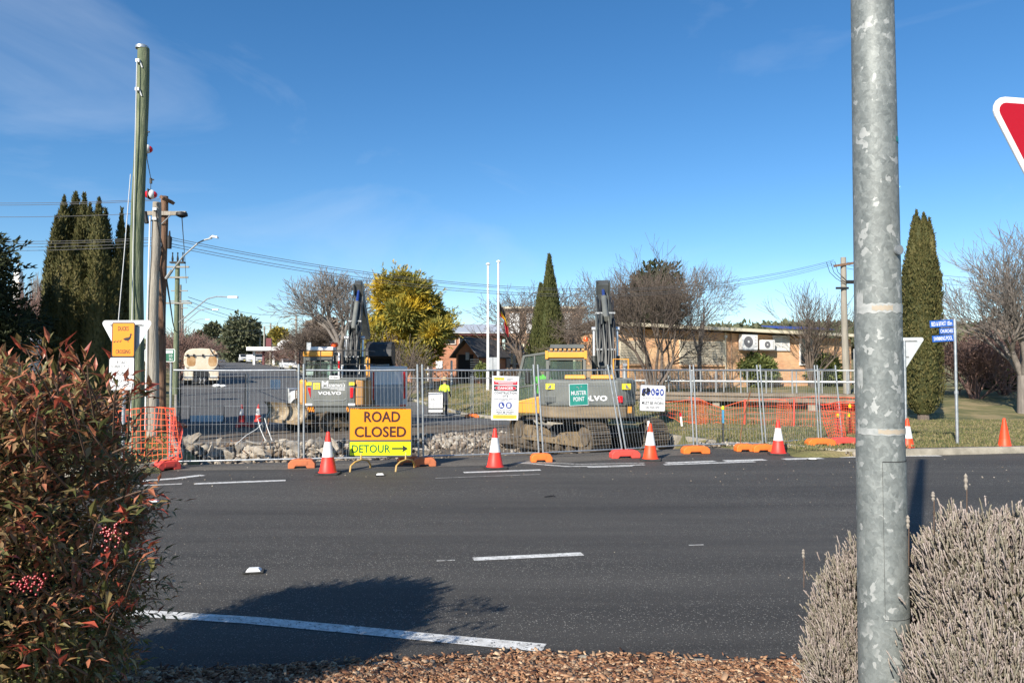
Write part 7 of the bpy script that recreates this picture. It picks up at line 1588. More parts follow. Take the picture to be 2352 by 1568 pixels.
Yq = 44; z0 = land(UX(1262, Yq), Yq); cypress('slim_cypress', 'slim pointed cypress between the two halls, left of the excavator boom', [(0, 0, 1.75+(846-588)/FPX*Yq-z0, 0.1, 38/FPX*Yq), (-0.50, 0.1, 1.75+(846-655)/FPX*Yq-z0, 0.1, 33/FPX*Yq), (0.25, 0.1, 1.75+(846-640)/FPX*Yq-z0, 0.1, 33/FPX*Yq), (-0.95, -0.1, 2.2, 0.05, 0.6)], (UX(1262, Yq), Yq, z0), 'cypress_slim', None, 260, (0.12, 0.30), 11, 0.06, 0.2, 0.22, 6)
g = G(2132, 962, 0.0); Yk = g.y; zt = 1.75+(846-476)/FPX*Yk
cypress('columnar_cypress', 'tall columnar cypress on the lawn behind the street name sign', [(0, 0, zt-0.75, 0.22, 47/FPX*Yk), (0.04, 0, zt-0.6, 0.9, 43/FPX*Yk), (0.02, 0.03, zt-0.35, 1.6, 34/FPX*Yk), (-0.10, 0.0, zt, zt-3.0, 17/FPX*Yk), (0.16, 0, zt-0.10, zt-3.0, 18/FPX*Yk), (0.32, -0.05, zt-0.28, zt-3.0, 15/FPX*Yk), (-0.28, -0.05, zt-0.6, zt-3.2, 14/FPX*Yk)], (g.x, g.y+0.3, -0.05), 'cypress', None, 420, (0.07, 0.15), 13, 0.05, 0.16, 0.72, 5)

def blob_tree(name, label, base, lobes, mat, N, leaf, seed, cat='tree', group=None, trunk_pts=None, trunk_r=0.2, frond=0.0, upb=0.2, core=0.78, wl=0.5, bark='bark', fr_n=0, fr_L=(0.6, 1.2), fr_dir=(0, 0, 0.5)):
    t = thing(name, label, cat, base, 0, group); r = rs_(seed); parts = []; tot = sum(l[3]*l[4]+l[4]*l[5]+l[3]*l[5] for l in lobes)
    for (cx, cy, cz, rx, ry, rz_) in lobes:
        n = max(12, int(N*(rx*ry+ry*rz_+rx*rz_)/tot)); o = unit(r, n); rr = r.uniform(0.72, 1.08, n)[:, None]; sc_ = np.array([rx, ry, rz_]); ns = np.array([mnoise.noise(Vector(tuple(v*2.3+cx))) for v in o])[:, None]
        c = np.array([cx, cy, cz])+o*sc_*rr*(1+0.22*ns); d = _norm(o*(0.5+frond)+r.normal(0, 0.55, (n, 3))+np.array([0, 0, upb])); nr = _norm(r.normal(0, 1, (n, 3))+o*0.3)
        parts.append(blade_leaves(c, d, nr, r.uniform(*leaf, n), r.uniform(*leaf, n)*wl))
        if core: parts.append(core_ball((cx, cy, cz), (rx*core, ry*core, rz_*core)))
    for i in range(fr_n):
        cx, cy, cz, rx, ry, rz_ = lobes[r.integers(0, len(lobes))]; o = unit(r, 1)[0]; st_ = np.array([cx, cy, cz])+o*np.array([rx, ry, rz_])*0.75; dv = o*0.75+np.array(fr_dir)+r.normal(0, 0.2, 3); dv /= np.linalg.norm(dv); L = r.uniform(*fr_L); k = 26; q = r.uniform(0, 1, k)
        c = st_+dv*(L*q)[:, None]+r.normal(0, 1, (k, 3))*(0.13*L*(1.05-q))[:, None]; d = _norm(dv+r.normal(0, 0.35, (k, 3))); parts.append(blade_leaves(c, d, unit(r, k), r.uniform(0.14, 0.30, k)*L**0.5, r.uniform(0.04, 0.08, k)))
    V, F = fuse(parts); npmesh('crown' if trunk_pts else 'foliage', V, F, mat, t)
    if trunk_pts: trunk(t, trunk_pts, [lerp(trunk_r, trunk_r*0.6, i/(len(trunk_pts)-1)) for i in range(len(trunk_pts))], bark)
    return t
def lobes_in(n, c, rad, lr, seed, squash=1.0):
    r = random.Random(seed); out = []
    for i in range(n):
        v = Vector((r.gauss(0, 1), r.gauss(0, 1), r.gauss(0, 1))).normalized()*r.uniform(0.35, 0.95); s_ = r.uniform(*lr); out.append((c[0]+v.x*rad[0], c[1]+v.y*rad[1], c[2]+v.z*rad[2], s_, s_, s_*squash))
    return out
# dark conifer at the left edge, and a tall tree left of the picture whose shade falls across the street
bx, by = -17.2, 22.0; lob = []; rd = random.Random(4)
for i in range(40):
    z = rd.uniform(0.8, 5.6); R_ = 2.9*(1-((z-0.5)/6.2)**1.6)+0.25; a = rd.uniform(0, 6.28); q = rd.uniform(0.3, 0.95); lob.append((q*R_*math.cos(a), q*R_*math.sin(a), z, 0.75, 0.75, 0.42))
for i, (u, v) in enumerate(((8, 548), (18, 600), (-10, 585), (20, 650), (42, 680), (30, 718), (60, 745), (62, 790), (40, 765), (70, 815), (10, 700))):
    p = P(u, v, 21.6); lob.append((p.x-bx-0.45, p.y-by, p.z-0.15, 0.40, 0.45, 0.24))
blob_tree('dark_conifer', 'dark spreading conifer cut by the left edge of the picture', (bx, by, 0.1), lob, 'conifer_dark', 22000, (0.10, 0.26), 22, 'conifer', None, [(0, 0, -0.2), (0, 0, 4), (0.1, 0, 6)], 0.3, 0.5, 0.1, 0.6, 0.4, 'bark', 350, (0.5, 1.0), (0.2, 0, 0.25))
lob = lobes_in(26, (0, 0, 7.2), (2.2, 2.2, 2.6), (0.7, 1.2), 14, 0.7)
blob_tree('tall_evergreen', 'tall evergreen beyond the left edge that shades the street', (-15.9, 14.0, 0.1), lob, 'conifer_dark', 9000, (0.15, 0.4), 23, 'tree', None, [(0, 0, -0.2), (0, 0, 5), (0.2, 0, 9)], 0.3, 0.4, 0.1, 0.7, 0.4)
# golden cypress
Yk = 46; bx, by = UX(945, Yk), Yk; z0 = land(bx, by); k = Yk/FPX; lob = []; r = random.Random(9)
def gp(u, v, dy, rp): return ((u-945)*k, dy, 1.75+(846-v)*k-z0, rp*k, rp*k, rp*k*0.75)
for u, v, rp in ((925, 665, 34), (895, 690, 30), (955, 670, 30), (890, 735, 34), (935, 720, 40), (975, 705, 34), (1000, 735, 26), (870, 775, 26), (915, 770, 38), (960, 760, 40), (1000, 765, 30), (1018, 755, 14), (890, 805, 26), (935, 808, 34), (978, 800, 34), (925, 648, 20), (885, 660, 18), (960, 825, 24), (860, 760, 18)):
    lob.append(gp(u, v, r.uniform(-1.2, 1.2), rp))
blob_tree('golden_cypress', 'wide golden green cypress tree in front of the brick hall', (bx, by, z0), lob, 'golden', 24000, (0.18, 0.55), 31, 'tree', None, [((960-945)*k, 0, -0.2), ((958-945)*k, 0, 1.0), ((945-945)*k, 0.1, 2.2), (-0.3, 0, 3.5)], 0.34, 0.75, 0.5, 0.55, 0.24, 'bark', 620, (0.5, 1.15), (0.35, 0, 0.5))

def bare_tree(name, label, base, stems, levels, L0, r0, seed, mat='bark_grey', up=0.12, ang=(22, 50), ratio=(0.62, 0.82), rmin=0.010, group=None, cat='bare tree', jit=0.16, trunk_h=0.0, sides=3, tw=0.0, clear=False):
    t = thing(name, label, cat, base, 0, group); rd = random.Random(seed); segs = []; big = []
    def rv(): return Vector((rd.gauss(0, 1), rd.gauss(0, 1), rd.gauss(0, 1)))
    def br(p, d, L, r_, lev):
        n = 3; q = p
        for i in range(n):
            d = (d+rv()*jit+Vector((0, 0, up))).normalized(); q2 = q+d*(L/n); r2 = max(rmin, r_*(1-0.13*(i+1)))
            (big if r_ > 0.05 else segs).append((tuple(q), tuple(q2), r_*(1-0.13*i) if r_ > rmin else rmin, r2)); 
            if lev < len(levels):
                k = levels[lev]
                for j in range(k):
                    if (i == n-1) or (rd.random() < 0.33 and not (lev == 0 and clear)):
                        if i < n-1 and j > 0 and rd.random() < 0.5: continue
                        ax = rv().cross(d).normalized(); dd = (Matrix.Rotation(R(rd.uniform(*ang)), 3, ax) @ d).normalized(); br(q2, dd, L*rd.uniform(*ratio), max(rmin, r2*rd.uniform(0.5, 0.72)), lev+1)
            q = q2
    p0 = Vector((0, 0, -0.1))
    if trunk_h: big.append(((0, 0, -0.2), (0, 0, trunk_h), r0*1.25, r0)); p0 = Vector((0, 0, trunk_h))
    for i in range(stems):
        a = 2*math.pi*(i+rd.random()*0.5)/stems; tl = R(rd.uniform(8, 38)); br(p0+Vector((math.cos(a), math.sin(a), 0))*r0*0.4, Vector((math.cos(a)*math.sin(tl), math.sin(a)*math.sin(tl), math.cos(tl))), L0*rd.uniform(0.85, 1.1), r0*rd.uniform(0.5, 0.75), 0)
    V, F = segs_mesh(segs, sides); npmesh('twigs', V, F, mat, t)
    V, F = segs_mesh(big, 7); npmesh('trunk', V, F, mat, t, smooth=True); t['nseg'] = len(segs); del t['nseg']
    return t, segs
def fit(t, segs, H=None):
    """scale a bare tree so that its top reaches height H"""
    top = max(s_[1][2] for s_ in segs); f = H/top; t.scale = (f, f, f)
def bt(label, u, vt, Y, stems, levels, L0, r0, seed, mat='bark_grey', wide=1.0, **kw):
    x = UX(u, Y); z0 = land(x, Y); t, s_ = bare_tree('bare_tree', label, (x, Y, z0-0.05), stems, levels, L0, r0, seed, mat, **kw); H = 1.75+(846-vt)/FPX*Y-z0; top = max(q[1][2] for q in s_); wd = max(abs(q[1][0]) for q in s_); f = H/top; t.scale = (f*wide, f*wide, f); return t
bt('large leafless tree behind the small excavator boom', 782, 600, 70, 5, (4, 4, 3, 3), 3.0, 0.34, 41, 'bark_grey', 1.05, trunk_h=3.2, up=0.06, rmin=0.018, ang=(20, 48), jit=0.13)
bt('low leafless brown tree left of the small excavator', 712, 735, 80, 5, (4, 4, 3, 3), 2.0, 0.22, 42, 'bark', 1.3, trunk_h=0.8, up=0.05, rmin=0.018)
bt('thin leafless tree standing in front of the golden cypress', 930, 750, 42, 6, (3, 3, 3), 1.2, 0.10, 43, 'bark', 1.0, up=0.07, rmin=0.008, ang=(15, 38))
bt('leafless spreading tree beside the flag poles', 1200, 648, 52, 5, (3, 3, 3, 2), 1.7, 0.16, 44, 'bark', 1.15, up=0.03, rmin=0.010, trunk_h=1.0)
bt('leafless tree behind the slim cypress', 1300, 640, 56, 5, (3, 3, 3, 2), 1.8, 0.16, 45, 'bark', 1.1, up=0.06, rmin=0.011, trunk_h=1.2)
bt('big dense leafless tree in front of the tan brick house', 1503, 542, 33.5, 7, (5, 4, 4, 3), 2.5, 0.20, 46, 'bark', 0.86, up=0.055, rmin=0.0075, ang=(18, 44), jit=0.13, trunk_h=0.45, clear=True)
bt('leafless tree right of the big dense one, against the house', 1606, 588, 36.5, 4, (3, 3, 3, 3), 1.7, 0.13, 47, 'bark_grey', 0.8, up=0.07, rmin=0.007, trunk_h=2.0, clear=True)
bt('leafless tree left of the large excavator boom', 1372, 660, 40, 4, (3, 3, 3, 2), 1.5, 0.12, 53, 'bark', 1.1, up=0.05, rmin=0.008, trunk_h=1.0)
bt('fan shaped leafless tree at the right end of the house', 1866, 640, 41.5, 8, (4, 3, 3), 2.0, 0.12, 48, 'bark', 0.95, up=0.09, rmin=0.008, ang=(12, 34))
bt('tall pale leafless tree at the right edge of the lawn', 2348, 484, 28.6, 6, (4, 4, 4, 2), 1.9, 0.20, 49, 'bark_grey', 1.0, up=0.11, rmin=0.007, trunk_h=1.6, ang=(16, 38))
bt('reddish leafless shrub behind the street name sign', 2238, 745, 34, 8, (4, 4, 3), 1.0, 0.08, 50, 'bark_red', 1.3, up=0.06, rmin=0.009)
bt('reddish leafless shrub near the right picture edge', 2305, 728, 36, 8, (4, 4, 3), 1.0, 0.08, 51, 'bark_red', 1.3, up=0.06, rmin=0.009)
bt('bare poplar beside the church steeple', 80, 610, 60, 8, (4, 4, 3), 2.0, 0.16, 52, 'bark_grey', 0.42, up=0.2, rmin=0.016, ang=(8, 24))
bt('dark reddish leafless tree between steeple and cypress clump', 92, 640, 50, 5, (4, 4, 3, 2), 1.7, 0.16, 54, 'bark_red', 0.9, up=0.06, rmin=0.014)
for i, (u, vt, Yk) in enumerate(((432, 752, 78), (446, 768, 100), (462, 775, 118), (417, 742, 66))):
    bt('leafless brown tree on the left verge, %s of four beside the tanker' % ['nearer', 'third', 'farthest', 'nearest'][i], u, vt, Yk, 6, (4, 4, 3), 2.0, 0.16, 60+i, 'bark_red' if i else 'bark', 1.15, up=0.06, rmin=0.022, group='leafless trees on the left verge')
for i, (u, vt, Yk) in enumerate(((690, 775, 110), (655, 790, 120), (735, 770, 95), (610, 800, 160))):
    bt('leafless brown shrub on the right verge, %s of four' % ['nearer', 'third', 'nearest', 'farthest'][i], u, vt, Yk, 6, (4, 4, 3), 1.6, 0.14, 70+i, 'bark_red', 1.4, up=0.04, rmin=0.026, group='leafless shrubs on the right verge')

def veg(label, u, v0, v1, hw, Y, mat, N, leaf, seed, name='evergreen_tree', nl=9, cat='tree', trunk_=True, asp=1.0, zb=None, group=None, wl=0.5):
    k = Y/FPX; x = UX(u, Y); zt = 1.75+(846-v0)*k; zb_ = 1.75+(846-v1)*k; gz0 = land(x, Y) if zb is None else zb; c = (0, 0, (zt+zb_)/2-gz0); rx = hw*k; rz_ = (zt-zb_)/2
    lob = lobes_in(nl, c, (rx*0.68, rx*0.6, rz_*0.72), (min(rx, rz_)*0.36, min(rx, rz_)*0.6), seed, 0.85)+[(c[0], c[1], c[2], rx*0.72, rx*0.66, rz_*0.8)]
    return blob_tree(name, label, (x, Y, gz0), lob, mat, N, leaf, seed, cat, group, [(0, 0, -0.3), (0, 0, max(0.5, zb_-gz0+0.6))] if trunk_ else None, max(0.08, rx*0.07), 0.2, 0.2, 0.72, wl)
veg('round dark conifer behind the big leafless tree', 1490, 598, 880, 92, 58, 'conifer_dark', 12000, (0.25, 0.55), 81, 'round_conifer', 16)
veg('large grey green conifer at the far end of the street', 548, 716, 838, 48, 165, 'far_green', 7000, (0.6, 1.5), 82, 'far_conifer', 14)
veg('tall thin eucalypt left of the far conifer', 486, 742, 778, 16, 200, 'far_green', 1100, (0.8, 1.6), 83, 'eucalypt', 6)
veg('small dark eucalypt on the skyline left of the street', 460, 762, 792, 12, 210, 'far_green', 500, (0.8, 1.6), 84, 'eucalypt', 5)
veg('yellow green conifer above the service station', 641, 753, 790, 24, 140, 'far_gold', 1600, (0.5, 1.1), 85, 'far_conifer', 7)
veg('dark tree behind the service station', 603, 762, 830, 20, 190, 'conifer_dark', 900, (0.6, 1.3), 86, 'far_conifer', 6)
veg('small yellow green shrub right of the service station', 668, 786, 812, 10, 118, 'far_gold', 400, (0.4, 0.8), 87, 'far_shrub', 5)
veg('dark tree crown behind the leafless trees near the small excavator', 735, 720, 840, 46, 100, 'far_brown', 2400, (0.5, 1.2), 88, 'far_tree', 10)
veg('leafy green shrub below the air conditioners', 1742, 808, 893, 52, 42, 'shrub', 5000, (0.12, 0.30), 89, 'garden_shrub', 10, 'shrub', False)
veg('leafy green shrub at the right end of the house', 1893, 812, 896, 50, 43, 'shrub', 4500, (0.12, 0.30), 90, 'garden_shrub', 10, 'shrub', False)
veg('small clipped shrub beside the porch', 1108, 832, 868, 22, 46, 'shrub', 1600, (0.10, 0.22), 91, 'garden_shrub', 6, 'shrub', False)
veg('brown hedge in front of the brown brick hall', 1175, 846, 876, 34, 47, 'far_brown', 2000, (0.10, 0.24), 92, 'brown_hedge', 7, 'hedge', False)
veg('dark hedge at the back of the right lawn', 2290, 836, 905, 70, 40, 'conifer_dark', 5200, (0.14, 0.34), 93, 'dark_hedge', 12, 'hedge', False)
veg('dark leafy bush behind the grey sign back', 2095, 800, 905, 30, 44, 'far_brown', 2400, (0.14, 0.34), 94, 'dark_bush', 8, 'bush', False)
veg('dark pine behind the columnar cypress', 2078, 688, 860, 22, 90, 'far_green', 1500, (0.3, 0.8), 95, 'far_pine', 8)
veg('brown bushy tree behind the right lawn shrubs', 2300, 690, 860, 60, 60, 'far_brown', 3200, (0.2, 0.5), 96, 'far_tree', 10)
# wooded skyline
r = rs_(97); parts = []
for i in range(420):
    if i % 2: u = r.uniform(1560, 2300); Yk = r.uniform(270, 420); vt = 752-10*math.sin((u-1600)/250)+r.uniform(-4, 10)
    else: u = r.uniform(300, 1000); Yk = r.uniform(300, 430); vt = 782+r.uniform(-8, 12)
    p = P(u, vt, Yk); hgt = r.uniform(6, 12); rx = r.uniform(3, 6.5); n = 70; o = unit(r, n); c = np.array([p.x, p.y, p.z-hgt/2])+o*np.array([rx, rx, hgt/2])*r.uniform(0.7, 1.1, n)[:, None]
    parts.append(blade_leaves(c, _norm(o+r.normal(0, 0.6, (n, 3))), unit(r, n), r.uniform(1.4, 3.2, n), r.uniform(0.8, 1.8, n))); parts.append(core_ball((p.x, p.y, p.z-hgt/2), (rx*0.8, rx*0.8, hgt*0.42), 8, 6))
V, F = fuse(parts); tag(npmesh('distant_wood', V, F, 'far_green'), 'distant wooded skyline behind the town', 'wood', None, 'stuff')
hx = []
for (u0, u1, vt, Yk, lb) in ((1500, 2900, 764, 430, 'low wooded hill behind the house on the right'), (-600, 1200, 796, 440, 'low wooded hill at the end of the street')):
    V = []; n = 60
    for i in range(n+1):
        u = lerp(u0, u1, i/n); e = math.sin(math.pi*i/n)**0.4
        zt = 1.75+(846-(vt-6*math.sin(i*0.35)-3*math.sin(i*0.9)))/FPX*Yk*e
        V += [(UX(u, Yk), Yk-60, -4), (UX(u, Yk), Yk, zt), (UX(u, Yk), Yk+90, -4)]
    F = [(3*i+j, 3*i+3+j, 3*i+4+j, 3*i+1+j) for i in range(n) for j in range(2)]
    tag(npmesh('hill', V, F, 'hill_olive', smooth=True), lb, None, None, 'structure')

# grass on the verges
def grass(name, label, n, fpos, hr, seed, mat, w=0.012):
    r = rs_(seed); C = fpos(r, n); n = len(C); d = _norm(r.normal(0, 0.45, (n, 3))+np.array([0, 0, 1.0])); V, F = blade_leaves(C, d, unit(r, n), r.uniform(*hr, n), np.full(n, w)); return tag(npmesh(name, V, F, mat), label, 'grass', None, 'stuff')
def gpos(r, n):
    x = r.uniform(4.2, 19, n); y = 15+r.uniform(0, 1, n)**1.4*11; ok = np.array([(b_ > yfar(a)+0.25) and a > rk(b_)+0.1 for a, b_ in zip(x, y)]); x = x[ok]; y = y[ok]; return np.stack([x, y, [land(a, b_)-0.005 for a, b_ in zip(x, y)]], 1)
grass('lawn_grass', 'short winter grass blades on the right lawn', 42000, gpos, (0.03, 0.09), 101, 'grass_blade', 0.020)
def gpos2(r, n):
    x = r.uniform(-16, -6.1, n); y = r.uniform(11, 24, n); ok = np.array([(b_ > yfar(a)+0.2) and a < lk(b_)-0.2 for a, b_ in zip(x, y)]); x = x[ok]; y = y[ok]; return np.stack([x, y, [land(a, b_)-0.005 for a, b_ in zip(x, y)]], 1)
grass('verge_grass', 'green tufted grass on the left corner verge', 22000, gpos2, (0.04, 0.13), 102, 'grass_green', 0.018)
def gpos3(r, n):
    x = r.uniform(-4, 8, n); y = r.uniform(26, 44, n); ok = np.array([a > rk(b_)+0.15 for a, b_ in zip(x, y)]); x = x[ok]; y = y[ok]; return np.stack([x, y, [land(a, b_)-0.005 for a, b_ in zip(x, y)]], 1)
grass('bank_grass', 'dry straw coloured grass on the bank behind the site', 16000, gpos3, (0.06, 0.16), 103, 'grass_blade', 0.035)

# ------------------------------------------------------------------ red leaved bush, left foreground
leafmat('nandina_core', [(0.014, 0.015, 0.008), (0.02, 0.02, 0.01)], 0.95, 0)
nb = thing('nandina_bush', 'large red and green leaved bush filling the lower left corner', 'bush', (-2.6, 3.2, 0.08)); r = rs_(111)
cen = np.array([0.14, 0.02, 0.74]); rad = np.array([0.60, 0.66, 0.80])
def shell(n, lo=0.62, hi=1.0, ex=3.2):
    out = []
    while len(out) < n:
        p = r.uniform(-1, 1, (4*n, 3)); v = (np.abs(p)**ex).sum(1)
        wob = 0.10*np.sin(p[:, 0]*5+p[:, 2]*4)+0.08*np.sin(p[:, 1]*7-p[:, 2]*6)
        ok = (v+wob > lo) & (v+wob < hi); out += list(p[ok])
    return np.array(out[:n])
n = 4400; p = shell(n, 0.48); C = cen+p*rad;  C = C[(C[:, 2] > 0.03)]; n = len(C); o = _norm((C-cen)/rad**2)
rach = _norm(o*0.7+np.array([0, 0, 0.55])+r.normal(0, 0.38, (n, 3))); parts = []; lowp = []
hz_ = C[:, 2]
for i in range(n):
    k = r.integers(9, 15); L = r.uniform(0.16, 0.30); s_ = np.linspace(0.12, 1, k)[:, None]; side = _norm(np.cross(rach[i:i+1], unit(r, 1))); pos = C[i]+rach[i]*L*s_-np.array([0, 0, 1])*(s_**2)*L*0.25
    sg = np.where(np.arange(k) % 2 == 0, 1, -1)[:, None]; d = _norm(rach[i]*0.75+side*sg*0.8+r.normal(0, 0.22, (k, 3))-np.array([0, 0, 0.12])); d[-1] = rach[i]
    ll = r.uniform(0.038, 0.068, k)*(1.2 if hz_[i] > 1.2 else 1.0); v, f = lens_leaves(pos, d, unit(r, k)*0.4+np.array([0, 0, 1.0]), ll, ll*r.uniform(0.24, 0.36, k), 0.2, r.uniform(0.05, 0.3))
    (parts if (hz_[i] > 0.62 or r.random() < 0.35) else lowp).append((v, f))
for nm, ps, mt in (('upper_foliage', parts, 'nandina'), ('lower_foliage', lowp, 'nandina_low')): V, F = fuse(ps); npmesh(nm, V, F, mt, nb)['kind'] = 'stuff'
n = 5200; p = shell(n, 0.05, 0.6); C = cen+p*rad; C = C[C[:, 2] > 0.03]; n = len(C); ll = r.uniform(0.03, 0.06, n); V, F = lens_leaves(C, unit(r, n), unit(r, n), ll, ll*0.35); npmesh('inner_foliage', V, F, 'nandina_low', nb)['kind'] = 'stuff'
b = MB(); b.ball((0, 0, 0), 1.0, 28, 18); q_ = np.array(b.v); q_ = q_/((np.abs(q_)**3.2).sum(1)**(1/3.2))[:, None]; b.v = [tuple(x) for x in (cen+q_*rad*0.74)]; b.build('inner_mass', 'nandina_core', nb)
sg = []
for i in range(60):
    a = r.uniform(0, 6.28); b0 = np.array([0.35*math.cos(a)*r.random(), 0.3*math.sin(a)*r.random(), 0.0]); e = cen+unit(r, 1)[0]*rad*0.85; e[2] = max(0.5, abs(e[2]-0.2)+0.4); m = (b0+e)/2+np.array([0, 0, 0.15]); sg += [(b0, m, 0.010, 0.007), (m, e, 0.007, 0.003)]
V, F = segs_mesh(sg, 5); npmesh('canes', V, F, 'stem', nb)
# single leaves that show largest: on the camera side and on top
lm = []
for i in range(12):
    q = rs_(200+i); ll = np.array([1.0]); v, f = lens_leaves(np.zeros((1, 3)), np.array([[1.0, 0, 0]]), np.array([[0, 0, 1.0]]), ll, ll*q.uniform(0.24, 0.34), 0.22, q.uniform(0.05, 0.35)); m = bpy.data.meshes.new('leaf'); m.from_pydata([tuple(a) for a in v], [], [tuple(int(b) for b in a) for a in f]); m.materials.append(None); lm.append(m)
LC = [(0.42, 0.085, 0.05), (0.36, 0.13, 0.07), (0.46, 0.15, 0.09), (0.28, 0.13, 0.06), (0.20, 0.15, 0.06), (0.13, 0.12, 0.04), (0.30, 0.06, 0.04), (0.10, 0.11, 0.035)]
LM = []
for i, c in enumerate(LC):
    LM.append(leafmat('leaf_%d' % i, [c, tuple(min(1, x*1.2) for x in c)], 0.4, 0.28))
for i, m in enumerate(lm): m.materials[0] = LM[i % 8]
def add_leaf(pos, d, ln, k):
    o = bpy.data.objects.new('leaf', lm[k % 12]); col.objects.link(o); o.parent = nb; o.location = pos; o.scale = (ln, ln, ln)
    q = Vector(d).to_track_quat('X', 'Z').to_euler(); o.rotation_euler = (q.x+random.uniform(-0.6, 0.6), q.y, q.z)
cnt = 0
tips = [(100, 790), (60, 800), (140, 800), (175, 812), (200, 830), (235, 850), (40, 860), (330, 900), (305, 880), (270, 870), (345, 905), (365, 1000), (352, 1120), (345, 1155), (340, 1255), (20, 905), (120, 850), (90, 930), (160, 900), (60, 1010), (200, 980), (270, 1200), (230, 1180), (300, 1170), (120, 1230), (60, 1180), (240, 1350), (210, 1400), (270, 1390), (100, 1480), (60, 1500), (130, 1420), (250, 1260), (320, 1290), (180, 1120), (30, 1290)]
for ti, (u, v) in enumerate(tips):
    Yk = 2.62 if v > 880 else 2.95
    if u > 325: Yk = 3.0
    pc = P(u, v, Yk)-Vector((-2.6, 3.2, 0.08)); up = Vector((0.25 if u > 250 else random.uniform(-0.3, 0.3), -0.25, 0.9 if v < 960 else 0.35)).normalized() if u <= 325 else Vector((0.95, -0.1, 0.25)).normalized()
    for j in range(8):
        if cnt >= 298: break
        d = (up+Vector((random.gauss(0, .55), random.gauss(0, .45), random.gauss(0, .4)))).normalized(); add_leaf(pc-up*0.03*(j % 3)+Vector((random.gauss(0, .02), random.gauss(0, .02), random.gauss(0, .02))), d, random.uniform(0.05, 0.082), (0 if v < 960 else 3)+random.randint(0, 6) if u < 330 else random.randint(0, 11)); cnt += 1
    b = MB(); b.tube([pc-up*0.22+Vector((-0.05, 0.12, -0.03)), pc-up*0.08, pc], [0.004, 0.003, 0.002], 5); b.build('sprig', 'stem', nb)
for u, v, Yk, n in ((268, 1212, 2.60, 30), (258, 1228, 2.60, 10), (66, 1330, 2.55, 38), (100, 1320, 2.56, 14)):
    b = MB(); pc = P(u, v, Yk)-Vector((-2.6, 3.2, 0.08))
    for i in range(n): b.ball(pc+Vector((random.gauss(0, .022), random.gauss(0, .012)-0.02, random.gauss(0, .015)-0.012)), 0.0042, 6, 4)
    b.build('berry_cluster', 'berry', nb, smooth=True)['kind'] = 'stuff'

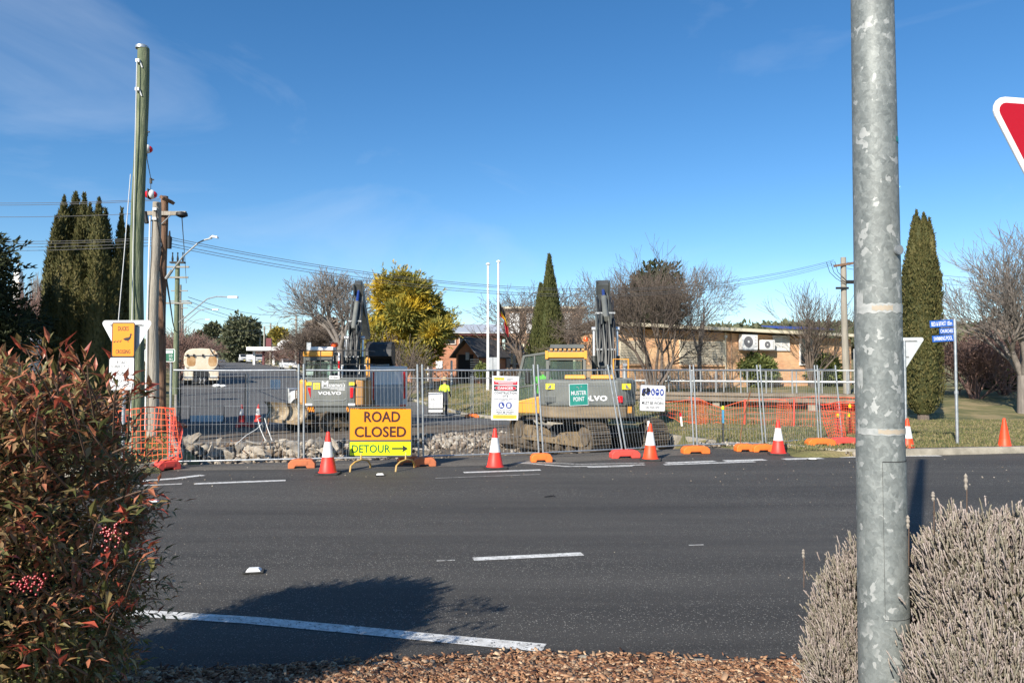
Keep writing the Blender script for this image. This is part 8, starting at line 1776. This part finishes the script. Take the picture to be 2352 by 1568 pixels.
# ------------------------------------------------------------------ grey heath shrubs, right foreground
def heath(label, base, lobes, N, seed, seedcol='heath', zmin=0.03):
    t = thing('heath_shrub', label, 'shrub', base); r = rs_(seed); S = []; tot = sum(l[3]*l[5] for l in lobes); core = []
    P_ = []; D_ = []
    for (cx, cy, cz, rx, ry, rz_) in lobes:
        n = int(N*rx*rz_/tot); o = unit(r, n); o = o[o[:, 2] > -0.75]; n = len(o); nsv = np.array([mnoise.noise(Vector(tuple(v*3.2+cx*3))) for v in o]); c = np.array([cx, cy, cz])+o*np.array([rx, ry, rz_])*(r.uniform(0.66, 1.0, n)+0.20*nsv)[:, None]
        ins = np.zeros(n, bool)
        for (ax, ay, az, bx_, by_, bz_) in lobes:
            if (ax, ay, az) != (cx, cy, cz): ins |= ((((c-np.array([ax, ay, az]))/np.array([bx_, by_, bz_]))**2).sum(1) < 0.55)
        c = c[~ins]; o = o[~ins]; n = len(c); P_.append(c); D_.append(_norm(o*0.55+np.array([0, 0, 0.75])+r.normal(0, 0.20, (n, 3)))); core.append(core_ball((cx, cy, cz), (rx*0.74, ry*0.74, rz_*0.76), 16, 10))
    C0 = np.concatenate(P_); D0 = np.concatenate(D_); ok = C0[:, 2] > zmin; C0 = C0[ok]; D0 = D0[ok]; k0 = np.arange(len(C0)); r.shuffle(k0); k0 = k0[:len(C0)//8]; C0 = C0[k0]; D0 = D0[k0]
    m_ = r.integers(12, 36, len(C0)); idx0 = np.repeat(np.arange(len(C0)), m_); n = len(idx0); sprd = r.uniform(0.016, 0.034, len(C0))[idx0][:, None]
    off = r.normal(0, 1, (n, 3))*sprd; C = C0[idx0]+off-D0[idx0]*np.abs(r.normal(0, 0.03, n))[:, None]; D = _norm(D0[idx0]*0.75+off*4.5+r.normal(0, 0.12, (n, 3))+np.array([0, 0, 0.55])); L = (r.gamma(9, 0.0034, n)+0.012)*r.uniform(0.7, 1.3, len(C0))[idx0]; rad = r.uniform(0.0028, 0.0046, n)
    st = [(0.0, 0.35), (0.25, 0.9), (0.42, 0.72), (0.60, 1.05), (0.75, 0.85), (0.90, 0.95), (1.0, 0.25)]; sides = 4; ref = np.where(np.abs(D[:, 2:3]) > 0.95, np.array([[1., 0, 0]]), np.array([[0, 0, 1.]])); u = _norm(np.cross(D, ref)); w = np.cross(D, u); V = np.zeros((n, len(st)*sides, 3))
    bend = r.normal(0, 0.12, (n, 3))
    for i, (q, rr) in enumerate(st):
        for k in range(sides):
            a = 2*math.pi*k/sides+i*0.6; V[:, i*sides+k] = C+(D+bend*q)*(L*q)[:, None]+(u*math.cos(a)+w*math.sin(a))*(rad*rr)[:, None]
    F = np.concatenate([np.arange(n)[:, None]*(len(st)*sides)+np.array([i*sides+k, i*sides+(k+1) % sides, (i+1)*sides+(k+1) % sides, (i+1)*sides+k]) for i in range(len(st)-1) for k in range(sides)])
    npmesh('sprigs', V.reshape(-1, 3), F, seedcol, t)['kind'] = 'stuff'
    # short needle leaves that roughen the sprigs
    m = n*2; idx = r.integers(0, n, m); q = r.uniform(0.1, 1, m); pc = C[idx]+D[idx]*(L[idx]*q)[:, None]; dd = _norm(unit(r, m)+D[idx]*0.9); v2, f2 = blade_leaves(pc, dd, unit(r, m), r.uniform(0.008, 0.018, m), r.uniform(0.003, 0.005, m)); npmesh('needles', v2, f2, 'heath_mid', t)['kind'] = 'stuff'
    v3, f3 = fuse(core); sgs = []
    for i in range(240):
        k = r.integers(0, n); b0 = np.array([lobes[0][0]+r.normal(0, 0.05), lobes[0][1]+r.normal(0, 0.05), 0.0]); sgs.append((b0+(C[k]-b0)*0.55, C[k], 0.004, 0.002))
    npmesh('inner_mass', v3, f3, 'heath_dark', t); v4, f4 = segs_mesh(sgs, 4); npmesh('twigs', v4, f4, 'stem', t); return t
heath('grey brown heath shrub right of the galvanised pole', (2.02, 2.95, 0.08), [(0.0, 0.05, 0.52, 0.34, 0.34, 0.56), (-0.22, -0.05, 0.32, 0.26, 0.26, 0.42), (0.26, 0.0, 0.40, 0.28, 0.30, 0.48), (-0.02, -0.22, 0.22, 0.40, 0.24, 0.36), (0.36, -0.20, 0.25, 0.34, 0.25, 0.40), (-0.14, 0.12, 0.78, 0.20, 0.2, 0.27), (0.14, 0.10, 0.74, 0.20, 0.2, 0.26)], 34000, 121)
heath('low grey green heath shrub left of the galvanised pole', (1.72, 3.62, 0.08), [(0.0, 0, 0.38, 0.24, 0.24, 0.42), (-0.10, -0.05, 0.24, 0.20, 0.22, 0.30), (0.10, 0, 0.52, 0.18, 0.2, 0.30)], 13000, 122)
heath('heath shrub at the lower right corner of the picture', (2.50, 2.72, 0.08), [(0.0, 0.0, 0.46, 0.32, 0.32, 0.60), (-0.1, -0.1, 0.30, 0.30, 0.3, 0.42)], 11000, 123)
for i, (u, v, Yk, h_) in enumerate(((2085, 1185, 3.05, 0.10), (2218, 1090, 3.0, 0.12), (2143, 1130, 3.0, 0.07), (1845, 1262, 3.6, 0.08))):
    t = thing('dry_flower_spike', ['dry dark flower spike rising beside the galvanised pole', 'tallest dry flower spike above the right heath shrub', 'short dry flower spike on the right heath shrub', 'dry flower spike on the low heath shrub'][i], 'flower spike', P(u, v, Yk)-Vector((0, 0, h_)), 0, 'dry flower spikes'); b = MB(); b.tube([(0, 0, -0.1), (0.004, 0, h_*0.7)], 0.002, 5); b.build('stalk', 'stem', t); b = MB(); b.lathe([(0.003, h_*0.5), (0.007, h_*0.62), (0.004, h_*0.70), (0.008, h_*0.8), (0.005, h_*0.9), (0.007, h_*0.96), (0.001, h_*1.05)], 7); b.build('seed_head', 'bark_pale', t)
# dead leaves caught under the shrubs
r = rs_(131); n = 160; C = np.stack([r.uniform(1.25, 1.75, n), r.uniform(3.0, 3.9, n), r.uniform(0.12, 0.18, n)], 1); C[:, 2] = [bed_z(a, b_)+0.02+r.uniform(0, .05) for a, b_ in C[:, :2]]; ll = r.uniform(0.03, 0.07, n); V, F = lens_leaves(C, unit(r, n)*np.array([1, 1, 0.3]), unit(r, n)*0.5+np.array([0, 0, 1]), ll, ll*0.6); tag(npmesh('dead_leaves', V, F, 'litter'), 'dead brown leaves caught under the heath shrubs', 'leaves', None, 'stuff')
